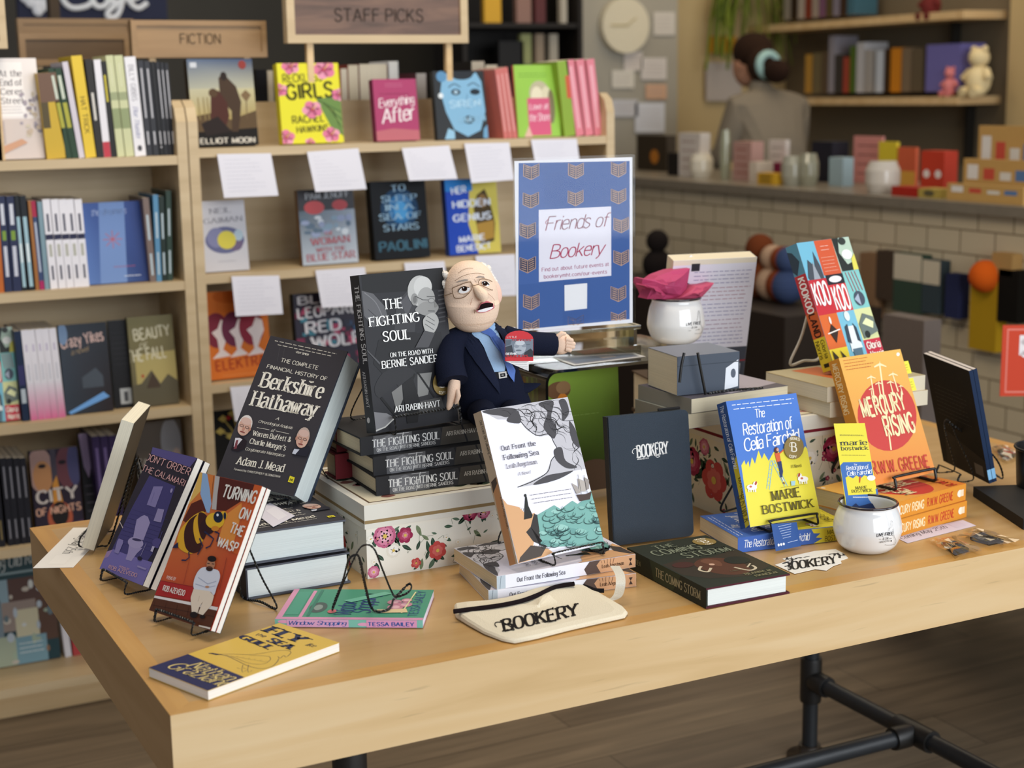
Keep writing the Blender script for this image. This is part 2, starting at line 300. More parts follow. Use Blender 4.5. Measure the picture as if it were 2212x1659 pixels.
# ---------------------------------------------------------------- printed artwork on a flat face
def homography(src, dst):
    A = []
    for (x, y), (u, v) in zip(src, dst):
        A += [[x, y, 1, 0, 0, 0, -u * x, -u * y], [0, 0, 0, x, y, 1, -v * x, -v * y]]
    b = np.array(dst, float).ravel(); return np.append(np.linalg.solve(np.array(A, float), b), 1).reshape(3, 3)
class Art:
    """draws on the rectangle o + a*w + b*h (a in 0..W, b in 0..H metres, b up). Coordinates handed in are read off a picture of that
    face: quad = where its corners TL, TR, BR, BL sit there; zoom = (x, y, scale) of the crop they were read from. Default 0..100, y down."""
    LAY = .00005
    def __init__(s, mb, o, w, h, n, W, H, quad=None, zoom=(0, 0, 1), mat=0):
        s.mb, s.o, s.w, s.h, s.n, s.W, s.H, s.mat = mb, Vector(o), Vector(w), Vector(h), Vector(n), W, H, mat
        s.z = zoom; s.k = 1; s.M = homography(quad or [(0, 0), (100, 0), (100, 100), (0, 100)], [(0, H), (W, H), (W, 0), (0, 0)])
    def zm(s, *z): s.z = z; return s
    def q(s, x, y):
        p = s.M @ np.array([s.z[0] + x / s.z[2], s.z[1] + y / s.z[2], 1.]); return Vector((p[0] / p[2], p[1] / p[2]))
    def at(s, p, lay):
        a = min(max(p.x, 0.0002), s.W - .0002); b = min(max(p.y, .0002), s.H - .0002)
        return s.o + s.w * a + s.h * b + s.n * (lay * s.LAY)
    def nxt(s, lay):
        if lay is None: s.k += 1; return s.k
        return lay
    def poly(s, pts, col, lay=None, smooth=False):
        if smooth: pts = [tuple(p)[:2] for p in smooth_path(pts, 5, True)]
        l = s.nxt(lay); P = [s.at(s.q(*p), l) for p in pts]
        if isinstance(col, list): s.mb.gpoly(P, col, s.mat)
        else: s.mb.poly(P, col, s.mat)
    def rect(s, x0, y0, x1, y1, col, lay=None): s.poly([(x0, y0), (x1, y0), (x1, y1), (x0, y1)], col, lay)
    def ell(s, cx, cy, rx, ry, col, lay=None, rot=0, n=28, a0=0, a1=2 * PI):
        c, d = math.cos(rot), math.sin(rot); P = []
        for i in range(n):
            t = a0 + (a1 - a0) * i / (n - 1 if a1 - a0 < 6.28 else n); x, y = rx * math.cos(t), ry * math.sin(t); P.append((cx + x * c - y * d, cy + x * d + y * c))
        s.poly(P, col, lay)
    def line(s, pts, w, col, lay=None, smooth=False, closed=False, taper=False):
        """w in millimetres"""
        if smooth: pts = [tuple(p)[:2] for p in smooth_path(pts, 6, closed)]
        l = s.nxt(lay); P = [s.q(*p) for p in pts]; n = len(P); L = []
        for i in range(n):
            a = P[i - 1] if closed or i else P[0]; b = P[(i + 1) % n] if closed or i < n - 1 else P[-1]
            d = b - a; d = d.normalized() if d.length > 1e-9 else Vector((1, 0)); h = w * .0005 * ((1 - abs(2 * i / max(n - 1, 1) - 1) ** 2 * .8) if taper else 1)
            L.append((P[i] + Vector((-d.y, d.x)) * h, P[i] - Vector((-d.y, d.x)) * h))
        vs = []; fs = []
        for a, b in L: vs += [s.at(a, l), s.at(b, l)]
        for i in range(n if closed else n - 1):
            j = (i + 1) % n; fs.append((2 * i, 2 * i + 1, 2 * j + 1, 2 * j))
        s.mb.add(vs, fs, col, s.mat)
    def text(s, t, A, B, C, col, st=SANS, lay=None, arc=0):
        """baseline from A to B, C a point at cap height above A (a number: cap height as a share of the baseline)"""
        l = s.nxt(lay); a, b = s.q(*A), s.q(*B); d = b - a; L = d.length; d.normalize(); up = Vector((-d.y, d.x))
        if isinstance(C, (int, float)): hgt = L * C
        else: hgt = (s.q(*C) - a).dot(up)
        if hgt < 0: up = -up; hgt = -hgt
        Q, wd = lettering(t, st); kx, ky = L / wd, hgt / 7; vs = []; fs = []
        for q in Q:
            k = len(vs)
            for p in q:
                x = p.x * kx; y = p.y * ky + (arc * L * (1 - (2 * x / L - 1) ** 2) if arc else 0)
                vs.append(s.at(a + d * x + up * y, l))
            fs.append((k, k + 1, k + 2, k + 3))
        if vs: s.mb.add(vs, fs, col, s.mat)
    def greek(s, x0, y0, x1, y1, n, w, col, slope=0, rag=.15, lay=None):
        """lines of text too small to read"""
        l = s.nxt(lay)
        for i in range(n):
            y = y0 + (y1 - y0) * i / max(n - 1, 1); e = x1 - (x1 - x0) * rag * random.random(); x = x0
            while x < e:
                k = (x1 - x0) * random.uniform(.04, .12); s.line([(x, y + slope * (x - x0)), (min(x + k, e), y + slope * (min(x + k, e) - x0))], w, col, l); x += k + (x1 - x0) * .022
# ---------------------------------------------------------------- books
def pose(x, y, z, yaw=0, tilt=0, roll=0, base=TZ):
    yw, t, ro = math.radians(yaw), math.radians(tilt), math.radians(roll)
    w = Vector((math.cos(yw), math.sin(yw), 0)); b = Vector((-math.sin(yw), math.cos(yw), 0))
    h = Vector((0, 0, math.cos(t))) + b * math.sin(t); n = b * math.cos(t) - Vector((0, 0, math.sin(t)))
    w2 = w * math.cos(ro) + h * math.sin(ro); h2 = h * math.cos(ro) - w * math.sin(ro)
    return Matrix.Translation((x, y, z + base)) @ Matrix((w2, n, h2)).transposed().to_4x4()
def book(name, label, W, H, T, mw, front, spine=None, back=None, pages='#e6dcc4', hard=False, group=None, art=None, sart=None, bart=None,
         quad=None, zoom=(0, 0, 1), squad=None, szoom=None, mat=None, cat='book', edge=None, gap=None, fan=0):
    """local frame: x across from the spine, y from front cover to back, z up"""
    r = empty(name, mw, label, cat, group); spine = spine or front; back = back or spine
    t = .0026 if hard else .0005; i = gap if gap is not None else (.0035 if hard else .0004); m = MB()
    m.box((0, 0, 0), (W, t, H), front, cols=[front, edge or front, edge or front, spine, edge or front, edge or front])
    m.box((0, t, 0), (t, T - t, H), spine)
    m.box((0, T - t, 0), (W, T, H), back, cols=[edge or back, edge or back, back, spine, edge or back, edge or back])
    if art: art(Art(m, (0, 0, 0), (1, 0, 0), (0, 0, 1), (0, -1, 0), W, H, quad, zoom))
    if sart: sart(Art(m, (0, T, H), (0, 0, -1), (0, -1, 0), (-1, 0, 0), H, T, squad, szoom or (zoom if squad else (0, 0, 1))))
    if bart: bart(Art(m, (W, T, 0), (-1, 0, 0), (0, 0, 1), (0, 1, 0), W, H, quad, zoom))
    m.build('cover', mat or (MATTE if hard else GLOSS), r)
    p = MB(); x1 = W - i
    if fan: p.hexa([(t, t, i), (x1, t, i), (x1 + fan, T - t, i), (t, T - t, i)], [(t, t, H - i), (x1, t, H - i), (x1 + fan, T - t, H - i), (t, T - t, H - i)], pages)
    else: p.box((t, t + .0001, i), (x1, T - t - .0001, H - i), pages)
    p.build('page_block', PAGES, r)
    return r
def twist_wire(pts, r=.0021, col='#121211', k=5, closed=False, rope=True):
    m = MB(); P = smooth_path(pts, k, closed); Q = [P[0]]
    for p in P[1:]:
        n = max(1, int((p - Q[-1]).length / .0022)); a = Q[-1]
        Q += [a.lerp(p, (i + 1) / n) for i in range(n)]
    m.tube(Q, r, col, 0, 4 if rope else 8, closed, not rope, True, 900 if rope else 0, .62 if rope else 1)
    return m
def easel(mw, label, w=.09, T=.025, tilt=22, H=.2, lip=.017, rope=True, depth=.115, reach=.62, group='wire book easels on the display table', r=.0021, col='#121211', foot=None):
    """wire stand. local: x across, y away from the viewer, z up; the book's front bottom edge is on y = 0"""
    e = empty('book_easel', mw, label, 'easel', group); a = w / 2; t = math.radians(tilt); s = T / math.cos(t) + .004
    hb = H * reach; yb = s + hb * math.tan(t)
    f = [(-a, -.008, lip), (-a, -.010, .004), (-a, .01, .0025), (-a, s * .9, .003), (-a * .86, s + .012, .012), (-a * .5, yb * .8 + s * .2 + .004, hb * .8), (-a * .2, yb + .004, hb), (a * .2, yb + .004, hb),
         (a * .5, yb * .8 + s * .2 + .004, hb * .8), (a * .86, s + .012, .012), (a, s * .9, .003), (a, .01, .0025), (a, -.010, .004), (a, -.008, lip)]
    f += [(a * .96, -.006, lip + .003), (0, -.005, lip + .003), (-a * .96, -.006, lip + .003)]
    twist_wire(f, r, col, 6, True, rope).build('cradle_wire', ENAMEL, e)
    fy = foot if foot is not None else depth
    g = [(-a * .22, yb + .006, hb * .97), (-a * .6, fy + .006, hb * .4), (-a * .95, fy + .02, .003), (0, fy + .022, .0025), (a * .95, fy + .02, .003), (a * .6, fy + .006, hb * .4), (a * .22, yb + .006, hb * .97)]
    twist_wire(g, r, col, 6, False, rope).build('rear_leg', ENAMEL, e)
    return e
def sheet(name, label, pts, col, cat='paper', th=.0004, art=None, quad=None, zoom=(0, 0, 1), up=(0, 0, 1), group=None, mat=None, order=None):
    """a flat piece of paper: pts world corners TL, TR, BR, BL as one looks at its printed side"""
    P = [Vector(p) for p in pts]; n = (P[2] - P[3]).cross(P[0] - P[3]).normalized(); m = MB()
    m.hexa([p for p in P], [p - n * th for p in P], col)
    if art:
        w = (P[2] - P[3]); h = (P[0] - P[3]); W, H = w.length, h.length
        art(Art(m, P[3], w.normalized(), h.normalized(), n, W, H, quad, zoom))
    o = m.build(name, mat or PAPER); return tag(o, label, cat, group)
# ================================================================ the setting
def struct(o): o['kind'] = 'structure'; return o
def planks():
    m, N, L, b = new_mat('vinyl_plank_floor'); t = N.new('ShaderNodeTexCoord')
    br = N.new('ShaderNodeTexBrick'); br.offset = .37; br.inputs['Scale'].default_value = 1
    br.inputs['Brick Width'].default_value = 1.22; br.inputs['Row Height'].default_value = .178; br.inputs['Mortar Size'].default_value = .0015
    br.inputs['Color1'].default_value = (*hx('#7a6a55'), 1); br.inputs['Color2'].default_value = (*hx('#685947'), 1); br.inputs['Mortar'].default_value = (*hx('#463b2f'), 1)
    L.new(t.outputs['Object'], br.inputs['Vector'])
    mp = N.new('ShaderNodeMapping'); mp.inputs['Scale'].default_value = (1.6, 22, 1); L.new(t.outputs['Object'], mp.inputs[0])
    n = N.new('ShaderNodeTexNoise'); n.inputs['Scale'].default_value = 1.3; n.inputs['Detail'].default_value = 6; n.inputs['Distortion'].default_value = .6; L.new(mp.outputs[0], n.inputs['Vector'])
    r = N.new('ShaderNodeMapRange'); r.inputs['From Min'].default_value = .3; r.inputs['From Max'].default_value = .7; r.inputs['To Min'].default_value = .72; r.inputs['To Max'].default_value = 1.25
    x = N.new('ShaderNodeVectorMath'); x.operation = 'SCALE'
    L.new(n.outputs['Fac'], r.inputs['Value']); L.new(br.outputs['Color'], x.inputs[0]); L.new(r.outputs[0], x.inputs['Scale']); L.new(x.outputs[0], b.inputs['Base Color'])
    b.inputs['Roughness'].default_value = .5; return m
def tiles():
    m, N, L, b = new_mat('glazed_wall_tile'); t = N.new('ShaderNodeTexCoord'); s = N.new('ShaderNodeSeparateXYZ'); c = N.new('ShaderNodeCombineXYZ')
    L.new(t.outputs['Object'], s.inputs[0]); L.new(s.outputs['Y'], c.inputs['X']); L.new(s.outputs['Z'], c.inputs['Y'])
    br = N.new('ShaderNodeTexBrick'); br.inputs['Scale'].default_value = 1; br.inputs['Brick Width'].default_value = .152; br.inputs['Row Height'].default_value = .0765; br.inputs['Mortar Size'].default_value = .003
    br.inputs['Color1'].default_value = (*hx('#c9b99b'), 1); br.inputs['Color2'].default_value = (*hx('#c2b293'), 1); br.inputs['Mortar'].default_value = (*hx('#83745c'), 1)
    L.new(c.outputs[0], br.inputs['Vector']); L.new(br.outputs['Color'], b.inputs['Base Color']); b.inputs['Roughness'].default_value = .25
    return m
def wallpaint(name, c):
    m, N, L, b = new_mat(name); t = N.new('ShaderNodeTexCoord'); n = N.new('ShaderNodeTexNoise'); n.inputs['Scale'].default_value = 3
    r = N.new('ShaderNodeValToRGB'); k = hx(c); r.color_ramp.elements[0].color = (*[v * .93 for v in k], 1); r.color_ramp.elements[1].color = (*[min(1, v * 1.07) for v in k], 1)
    L.new(t.outputs['Object'], n.inputs['Vector']); L.new(n.outputs['Fac'], r.inputs['Fac']); L.new(r.outputs[0], b.inputs['Base Color']); b.inputs['Roughness'].default_value = .75
    return m
def slab(name, a, b, mat, **k):
    m = MB(); m.box(a, b, '#fff'); return struct(m.build(name, mat, **k))
slab('floor', (-3.5, -5, -.04), (8, 9, 0), planks())
DARKWALL = wallpaint('charcoal_wall', '#4c483f'); SHADEWALL = wallpaint('shaded_wall', '#6b604c'); BEIGE = wallpaint('beige_wall', '#c0a878'); GREY = wallpaint('sage_grey_wall', '#a39d8e')
slab('wall_back', (-3.5, 6.6, 0), (8, 6.7, 3.3), DARKWALL)
slab('wall_right', (4.87, 3.62, 0), (4.97, 6.6, 3.3), SHADEWALL)  # same wall as the beige stretch, its shade put into the colour
slab('wall_right_lit', (4.83, 2.2, 0), (4.93, 3.62, 3.3), BEIGE)  # lamplit stretch of that wall, the light put into a paler colour
slab('wall_center', (3.02, 5.1, 0), (4.02, 5.18, 3.3), GREY)                 # grey partition behind the till
slab('trim_2', (3.0, 5.085, 0), (3.05, 5.2, 3.3), PINE)
# ---- beige pillar behind the counter
m = MB(); m.box((4.1, 5.32, 0), (5.1, 5.42, 3.3), '#b39a6c'); m.box((4.1, 5.30, .9), (4.16, 5.32, 3.3), '#a68d60')
tag(m.build('pillar', BEIGE), kind='structure')
m = MB(); m.box((3.1, 6.0, 0), (4.9, 6.05, 3.3), '#2e2415'); tag(m.build('wall_rear', wallpaint('brown_wall', '#4b3a20')), kind='structure')
# ---------------------------------------------------------------- display table
TW, TD, TT = 1.84, .908, .0985
t = empty('display_table', (TW / 2, TD / 2, 0), 'long maple display table with thick edges on black pipe legs', 'table')
inv = Matrix.Translation((-TW / 2, -TD / 2, 0))
def tpart(m, name, mats):
    m.v = [tuple(inv @ Vector(p)) for p in m.v]; return m.build(name, mats, t)
m = MB(); bw = .03; z0, z1 = TZ - TT, TZ
m.box((bw, bw, z0), (TW - bw, TD - bw, z1), '#fff'); tpart(m, 'tabletop', MAPLE)
def band(name, pts, mats):
    m = MB(); m.hexa([(*p, z0) for p in pts], [(*p, z1) for p in pts], '#fff'); m.m = [1] * len(m.m); m.m[1] = 0
    return tpart(m, name, mats)
BANDTOP = wood_mat('maple_border', '#b98a48', '#c69650', '#d0a35e', rough=.38, coat=.15)
BANDY = wood_mat('maple_border_side', '#b98a48', '#c8974f', '#d3a660', stretch=(14, 1.2, 14), rough=.38, coat=.15)
EDGEY = wood_mat('maple_end', '#b58a55', '#bf9561', '#c9a06c', stretch=(14, 1.2, 14), rough=.5)
band('edge_band', [(0, 0), (TW, 0), (TW - bw, bw), (bw, bw)], [BANDTOP, MAPLE_EDGE])
band('edge_band', [(TW, 0), (TW, TD), (TW - bw, TD - bw), (TW - bw, bw)], [BANDY, EDGEY])
band('edge_band', [(TW, TD), (0, TD), (bw, TD - bw), (TW - bw, TD - bw)], [BANDTOP, MAPLE_EDGE])
band('edge_band', [(0, TD), (0, 0), (bw, bw), (bw, TD - bw)], [BANDY, EDGEY])
PIPE = print_mat('black_iron_pipe', .42, .5, 0, .15, 90, .12)
K1, K2 = '#24272a', '#1c1a18'
def collar(m, c, d, r, L):
    c, d = Vector(c), Vector(d).normalized()
    m.tube([c - d * L, c - d * (L - .006), c + d * (L - .006), c + d * L], [r * .96, r, r, r * .96], K2, 0, 20)
BZ = .18
for x in (.24, 1.6):
    for y in (.06, .85):
        m = MB(); m.tube([(x, y, .012), (x, y, z0)], .0168, K1, 0, 20); leg = tpart(m, 'pipe_leg', PIPE)
        m = MB(); m.tube([(x, y, 0), (x, y, .006), (x, y, .010), (x, y, .03)], [.05, .05, .026, .024], '#33291f', 0, 24)
        o = m.build('floor_flange', PIPE, leg); 
        for q in o.data.vertices: q.co = inv @ q.co
        m = MB(); collar(m, (x, y, BZ), (0, 0, 1), .0235, .05); collar(m, (x, y + (.035 if y < .5 else -.035), BZ), (0, 1, 0), .0235, .022); collar(m, (x, y, z0 - .03), (0, 0, 1), .0225, .03)
        o = m.build('tee_fitting', PIPE, leg)
        for q in o.data.vertices: q.co = inv @ q.co
    m = MB(); m.tube([(x, .07, BZ), (x, .84, BZ)], .0168, K1, 0, 20); bar = tpart(m, 'cross_pipe', PIPE)
    m = MB(); sg = 1 if x < 1 else -1; collar(m, (x, .52, BZ), (0, 1, 0), .0235, .05); collar(m, (x + sg * .035, .52, BZ), (1, 0, 0), .0235, .022)
    o = m.build('tee_fitting', PIPE, bar)
    for q in o.data.vertices: q.co = inv @ q.co
m = MB(); m.tube([(.25, .52, BZ), (1.59, .52, BZ)], .0168, K1, 0, 20); tpart(m, 'long_pipe', PIPE)
# ---------------------------------------------------------------- the two shelf units along the back aisle
SY = 1.9
def shelf_unit(name, label, x0, x1, tops, ztop, low_back=None):
    u = empty(name, ((x0 + x1) / 2, SY + .14, 0), label, 'bookshelf', 'bookshelves along the back aisle'); c = Vector(((x0 + x1) / 2, SY + .14, 0))
    def part(m, nm, mat):
        m.v = [tuple(Vector(p) - c) for p in m.v]; return m.build(nm, mat, u)
    for a in (x0, x1 - .024):
        m = MB(); pr = [(SY, 0), (SY, ztop - .05), (SY + .012, ztop - .018), (SY + .04, ztop), (SY + .2, ztop), (SY + .28, ztop - .05), (SY + .28, 0)]
        m.hexa([(a, y, z) for y, z in pr], [(a + .024, y, z) for y, z in pr], '#fff'); part(m, 'side_panel', BIRCH)
    for i, z in enumerate(tops):
        m = MB(); m.box((x0 + .024, SY + .002, z - .021), (x1 - .024, SY + .26, z), '#fff'); part(m, 'shelf_board', BIRCH)
    m = MB(); m.box((x0 + .024, SY + .26, .05), (x1 - .024, SY + .275, (tops[0] + (low_back or .28))), '#fff'); part(m, 'back_panel', BIRCH)
    m = MB(); m.box((x0 + .024, SY + .05, 0), (x1 - .024, SY + .07, tops[-1] - .021), '#fff'); part(m, 'kick_plate', PINE)
    return u
LT = [.573 + TZ, .278 + TZ, -.024 + TZ, -.315 + TZ, .088]
RTP = [.587 + TZ, .288 + TZ, .022 + TZ, -.25 + TZ, .088]
shelf_unit('fiction_bookshelf', 'pale birch bookshelf at left, holding rows of spines and leaning covers', -.62, .575, LT, .70 + TZ, .06)
shelf_unit('staff_bookshelf', 'pale birch bookshelf with white handwritten cards on its shelf edges', .578, 1.735, RTP, .70 + TZ, .105)
# slanted display ledge behind the face-out books of the staff shelf
# ---------------------------------------------------------------- wooden name boards above the shelves
def board_sign(name, label, x0, x1, zb, zt, y, frame, panel, text, tcol, posts=(), zpost=None, fw=.02, th=.03, cap=.3, width=.3, ty=.5, st=SANS):
    s = empty(name, ((x0 + x1) / 2, y, zb), label, 'sign'); c = Vector(((x0 + x1) / 2, y, zb))
    def part(m, nm, mat):
        m.v = [tuple(Vector(p) - c) for p in m.v]; return m.build(nm, mat, s)
    m = MB(); m.box((x0 + fw, y + .006, zb + fw), (x1 - fw, y + th - .004, zt - fw), '#fff'); 
    m2 = MB()
    for a, b in (((x0, zb), (x1, zb + fw)), ((x0, zt - fw), (x1, zt)), ((x0, zb + fw), (x0 + fw, zt - fw)), ((x1 - fw, zb + fw), (x1, zt - fw))):
        m2.box((a[0], y, a[1]), (b[0], y + th, b[1]), '#fff')
    p = part(m, 'panel', panel); part(m2, 'frame', frame)
    if text:
        m3 = MB(); W, H = x1 - x0, zt - zb; a = Art(m3, (x0, y + .0058, zb), (1, 0, 0), (0, 0, 1), (0, -1, 0), W, H); a.LAY = .0006
        a.text(text, (50 - width * 50, 100 * ty), (50 + width * 50, 100 * ty), (50 - width * 50, 100 * (ty - cap)), tcol, st); m3.v = [tuple(Vector(q) - c) for q in m3.v]; m3.build('lettering', PAINT, p)
    for px in posts:
        m4 = MB(); m4.box((px - .008, y + .01, zpost), (px + .008, y + .026, zb), '#fff'); part(m4, 'post', PINE)
    return s
Y2 = SY + .24
a = at_y(622, 95, SY + .05); b = at_y(1012, 90, SY + .05)
board_sign('staff_sign', 'large walnut sign board in a pale frame, raised on two posts above the cards', a.x, b.x, a.z + .002, a.z + .19, SY + .05, BIRCH, WALNUT, 'STAFF PICKS', '#33241a', (a.x + .06, b.x - .05), .587 + TZ + .001, .02, .03, .16, .49, .72)
a = at_y(287, 125, SY + .2); b = at_y(578, 122, SY + .2); c_ = at_y(430, 44, SY + .2)
board_sign('category_sign', 'brown sign board lettered FICTION above the dark novel with two standing figures', a.x, b.x, a.z, c_.z, SY + .2, OAK, OAK, 'FICTION', '#4f3a22', (a.x + .05, b.x - .05), .573 + TZ, .013, .03, .26, .30, .62)
a = at_y(45, 142, SY + .7); b = at_y(284, 138, SY + .7); c_ = at_y(160, 72, SY + .7)
DOAK = wood_mat('dark_sign_board', '#55401f', '#62492a', '#6f5534', rough=.55)
board_sign('category_sign', 'dark brown sign board with faint lettering above the yellow spine', a.x, b.x, a.z, c_.z, SY + .7, OAK, DOAK, None, '#3a2812', (a.x + .05, b.x - .05), 0, .016)
a = at_y(40, 82, SY + 1.1); b = at_y(290, 78, SY + 1.1); c_ = at_y(160, 40, SY + 1.1)
board_sign('category_sign', 'tan sign board partly hidden behind the dark brown one', a.x, b.x, a.z, c_.z, SY + 1.1, OAK, OAK, None, '#3a2812', (a.x + .05, b.x - .05), 0, .016)
a = at_y(-60, 105, SY + .02); b = at_y(17, 104, SY + .02)
board_sign('category_sign', 'cream framed sign board cut off by the top left corner', a.x, b.x, a.z, a.z + .2, SY + .02, BIRCH, WALNUT, None, '#222', (a.x + .04, b.x - .03), .573 + TZ + .001, .016)
# ---------------------------------------------------------------- cafe sign on the dark wall
y = 4.4; a = at_y(40, 40, y); b = at_y(362, 40, y); s = empty('cafe_sign', ((a.x + b.x) / 2, y, a.z), 'navy cafe sign with white script letters on the far dark wall', 'sign')
c = Vector(((a.x + b.x) / 2, y, a.z)); m = MB(); m.box((a.x - c.x, 0, 0), (b.x - c.x, .03, .34), '#1a1f3c'); m.build('panel', PAINT, s)
m = MB(); z = lambda px, py: at_y(px, py, y - .012) - c
def neon(pts, r=.011): m.tube(smooth_path([z(*p) for p in pts], 6), r, '#f0f2f4', 0, 8)
neon([(205, -26), (180, -40), (140, -25), (136, 0), (155, 17), (185, 14), (205, 0)]); neon([(232, -20), (206, -16), (198, 2), (212, 15), (230, 8), (234, -20), (238, 4), (250, 0)])
neon([(262, -20), (284, -48), (280, -55), (268, -30), (262, 10), (252, 34), (236, 38), (232, 28), (250, 10), (275, -8)]); neon([(272, 2), (300, -8), (298, -26), (284, -22), (280, 4), (298, 18), (318, 6)])
m.build('script_letters', PAINT, s)
m = MB()
for q in [(55, -6), (66, 4), (78, 10), (82, 22), (93, 12), (103, 4), (108, -8), (76, -6), (92, -8)]: p = z(*q); m.ball(p, (.022, .008, .022), '#e8eaee', 0, 10, 6)
m.build('emblem', PAINT, s)
tag(slab('trim_3', tuple(at_y(113, 90, 3.4) - Vector((0, 0, .9))), tuple(at_y(134, 90, 3.4) + Vector((0, .06, 1.5))), wallpaint('dark_post', '#4a3a28')))
# ---------------------------------------------------------------- service counter with tiled front
CX0, CZ = 3.08, .31 + TZ
cn = empty('service_counter', (CX0 + .3, 2.4, 0), 'long service counter faced with cream tiles under a grey stone top', 'counter'); c = Vector((CX0 + .3, 2.4, 0))
STONE = print_mat('grey_stone_top', .35, .4, 0, .1, 40, .18)
m = MB(); m.box((CX0 - c.x, -1.2 - c.y, 0), (CX0 + .5 - c.x, 4.6 - c.y, CZ), '#fff'); m.build('tiled_front', tiles(), cn)
m = MB(); m.box((CX0 - .03 - c.x, -1.2 - c.y, CZ), (CX0 + .62 - c.x, 4.62 - c.y, CZ + .032), '#7d7363'); m.build('stone_top', STONE, cn)
CTOP = CZ + .032
# ================================================================ cover artwork of the books on the table
ZA = (180, 900, 4.809)
def blob(a, c, rx, ry, col, rot=0): a.ell(c[0], c[1], rx, ry, col, None, rot)
def art_fly(a):
    a.poly([(85, 1185), (490, 1040), (1110, 1280), (715, 1410)], '#2b2f55')
    N = '#2a2c4c'
    a.text('FLY', (1290, 800), (1640, 918), (1400, 745), N, FAT); a.text('like', (1722, 945), (1805, 965), (1742, 915), N, ITAL)
    a.text('the', (1205, 840), (1300, 866), (1225, 815), N, SANS); a.text('SEA', (1320, 900), (1545, 985), (1385, 862), N, FAT); a.text('GULL', (1030, 868), (1345, 992), (1090, 835), N, FAT)
    a.line([(720, 1036), (890, 1056), (1010, 1105), (1130, 1160), (1260, 1186), (1370, 1165), (1430, 1115), (1445, 1085)], .8, N, 3, True)
    a.line([(715, 1033), (800, 1043), (960, 1040), (1140, 1045), (1280, 1030), (1400, 1008), (1480, 1000), (1545, 1000), (1576, 1018), (1550, 1050), (1520, 1066), (1500, 1052), (1460, 1080), (1440, 1060)], .7, N, 3, True)
    a.line([(900, 1050), (1010, 1085), (1110, 1125), (1210, 1142), (1300, 1135), (1356, 1100), (1360, 1078), (1330, 1060), (1150, 1052)], .6, N, 3, True)
    for k in range(6): a.line([(950 + 60 * k, 1060 + 10 * k), (1000 + 60 * k, 1068 + 10 * k), (1030 + 60 * k, 1062 + 9 * k)], .4, N, 3)
    a.poly([(715, 1033), (760, 1030), (860, 1046), (800, 1052)], N, 3)
    for x in (1075, 1135): a.line([(x, 1150), (x - 12, 1195), (x - 60, 1180)], .7, N, 3); a.line([(x - 12, 1195), (x - 5, 1225), (x + 35, 1205)], .7, N, 3)
    C = '#e6cf86'
    a.text('Nathan', (485, 1166), (895, 1314), (528, 1080), C, ITAL); a.text('Graziano', (262, 1178), (860, 1378), (330, 1100), C, ITAL); a.text('by', (650, 1140), (690, 1155), (660, 1125), C, THIN)
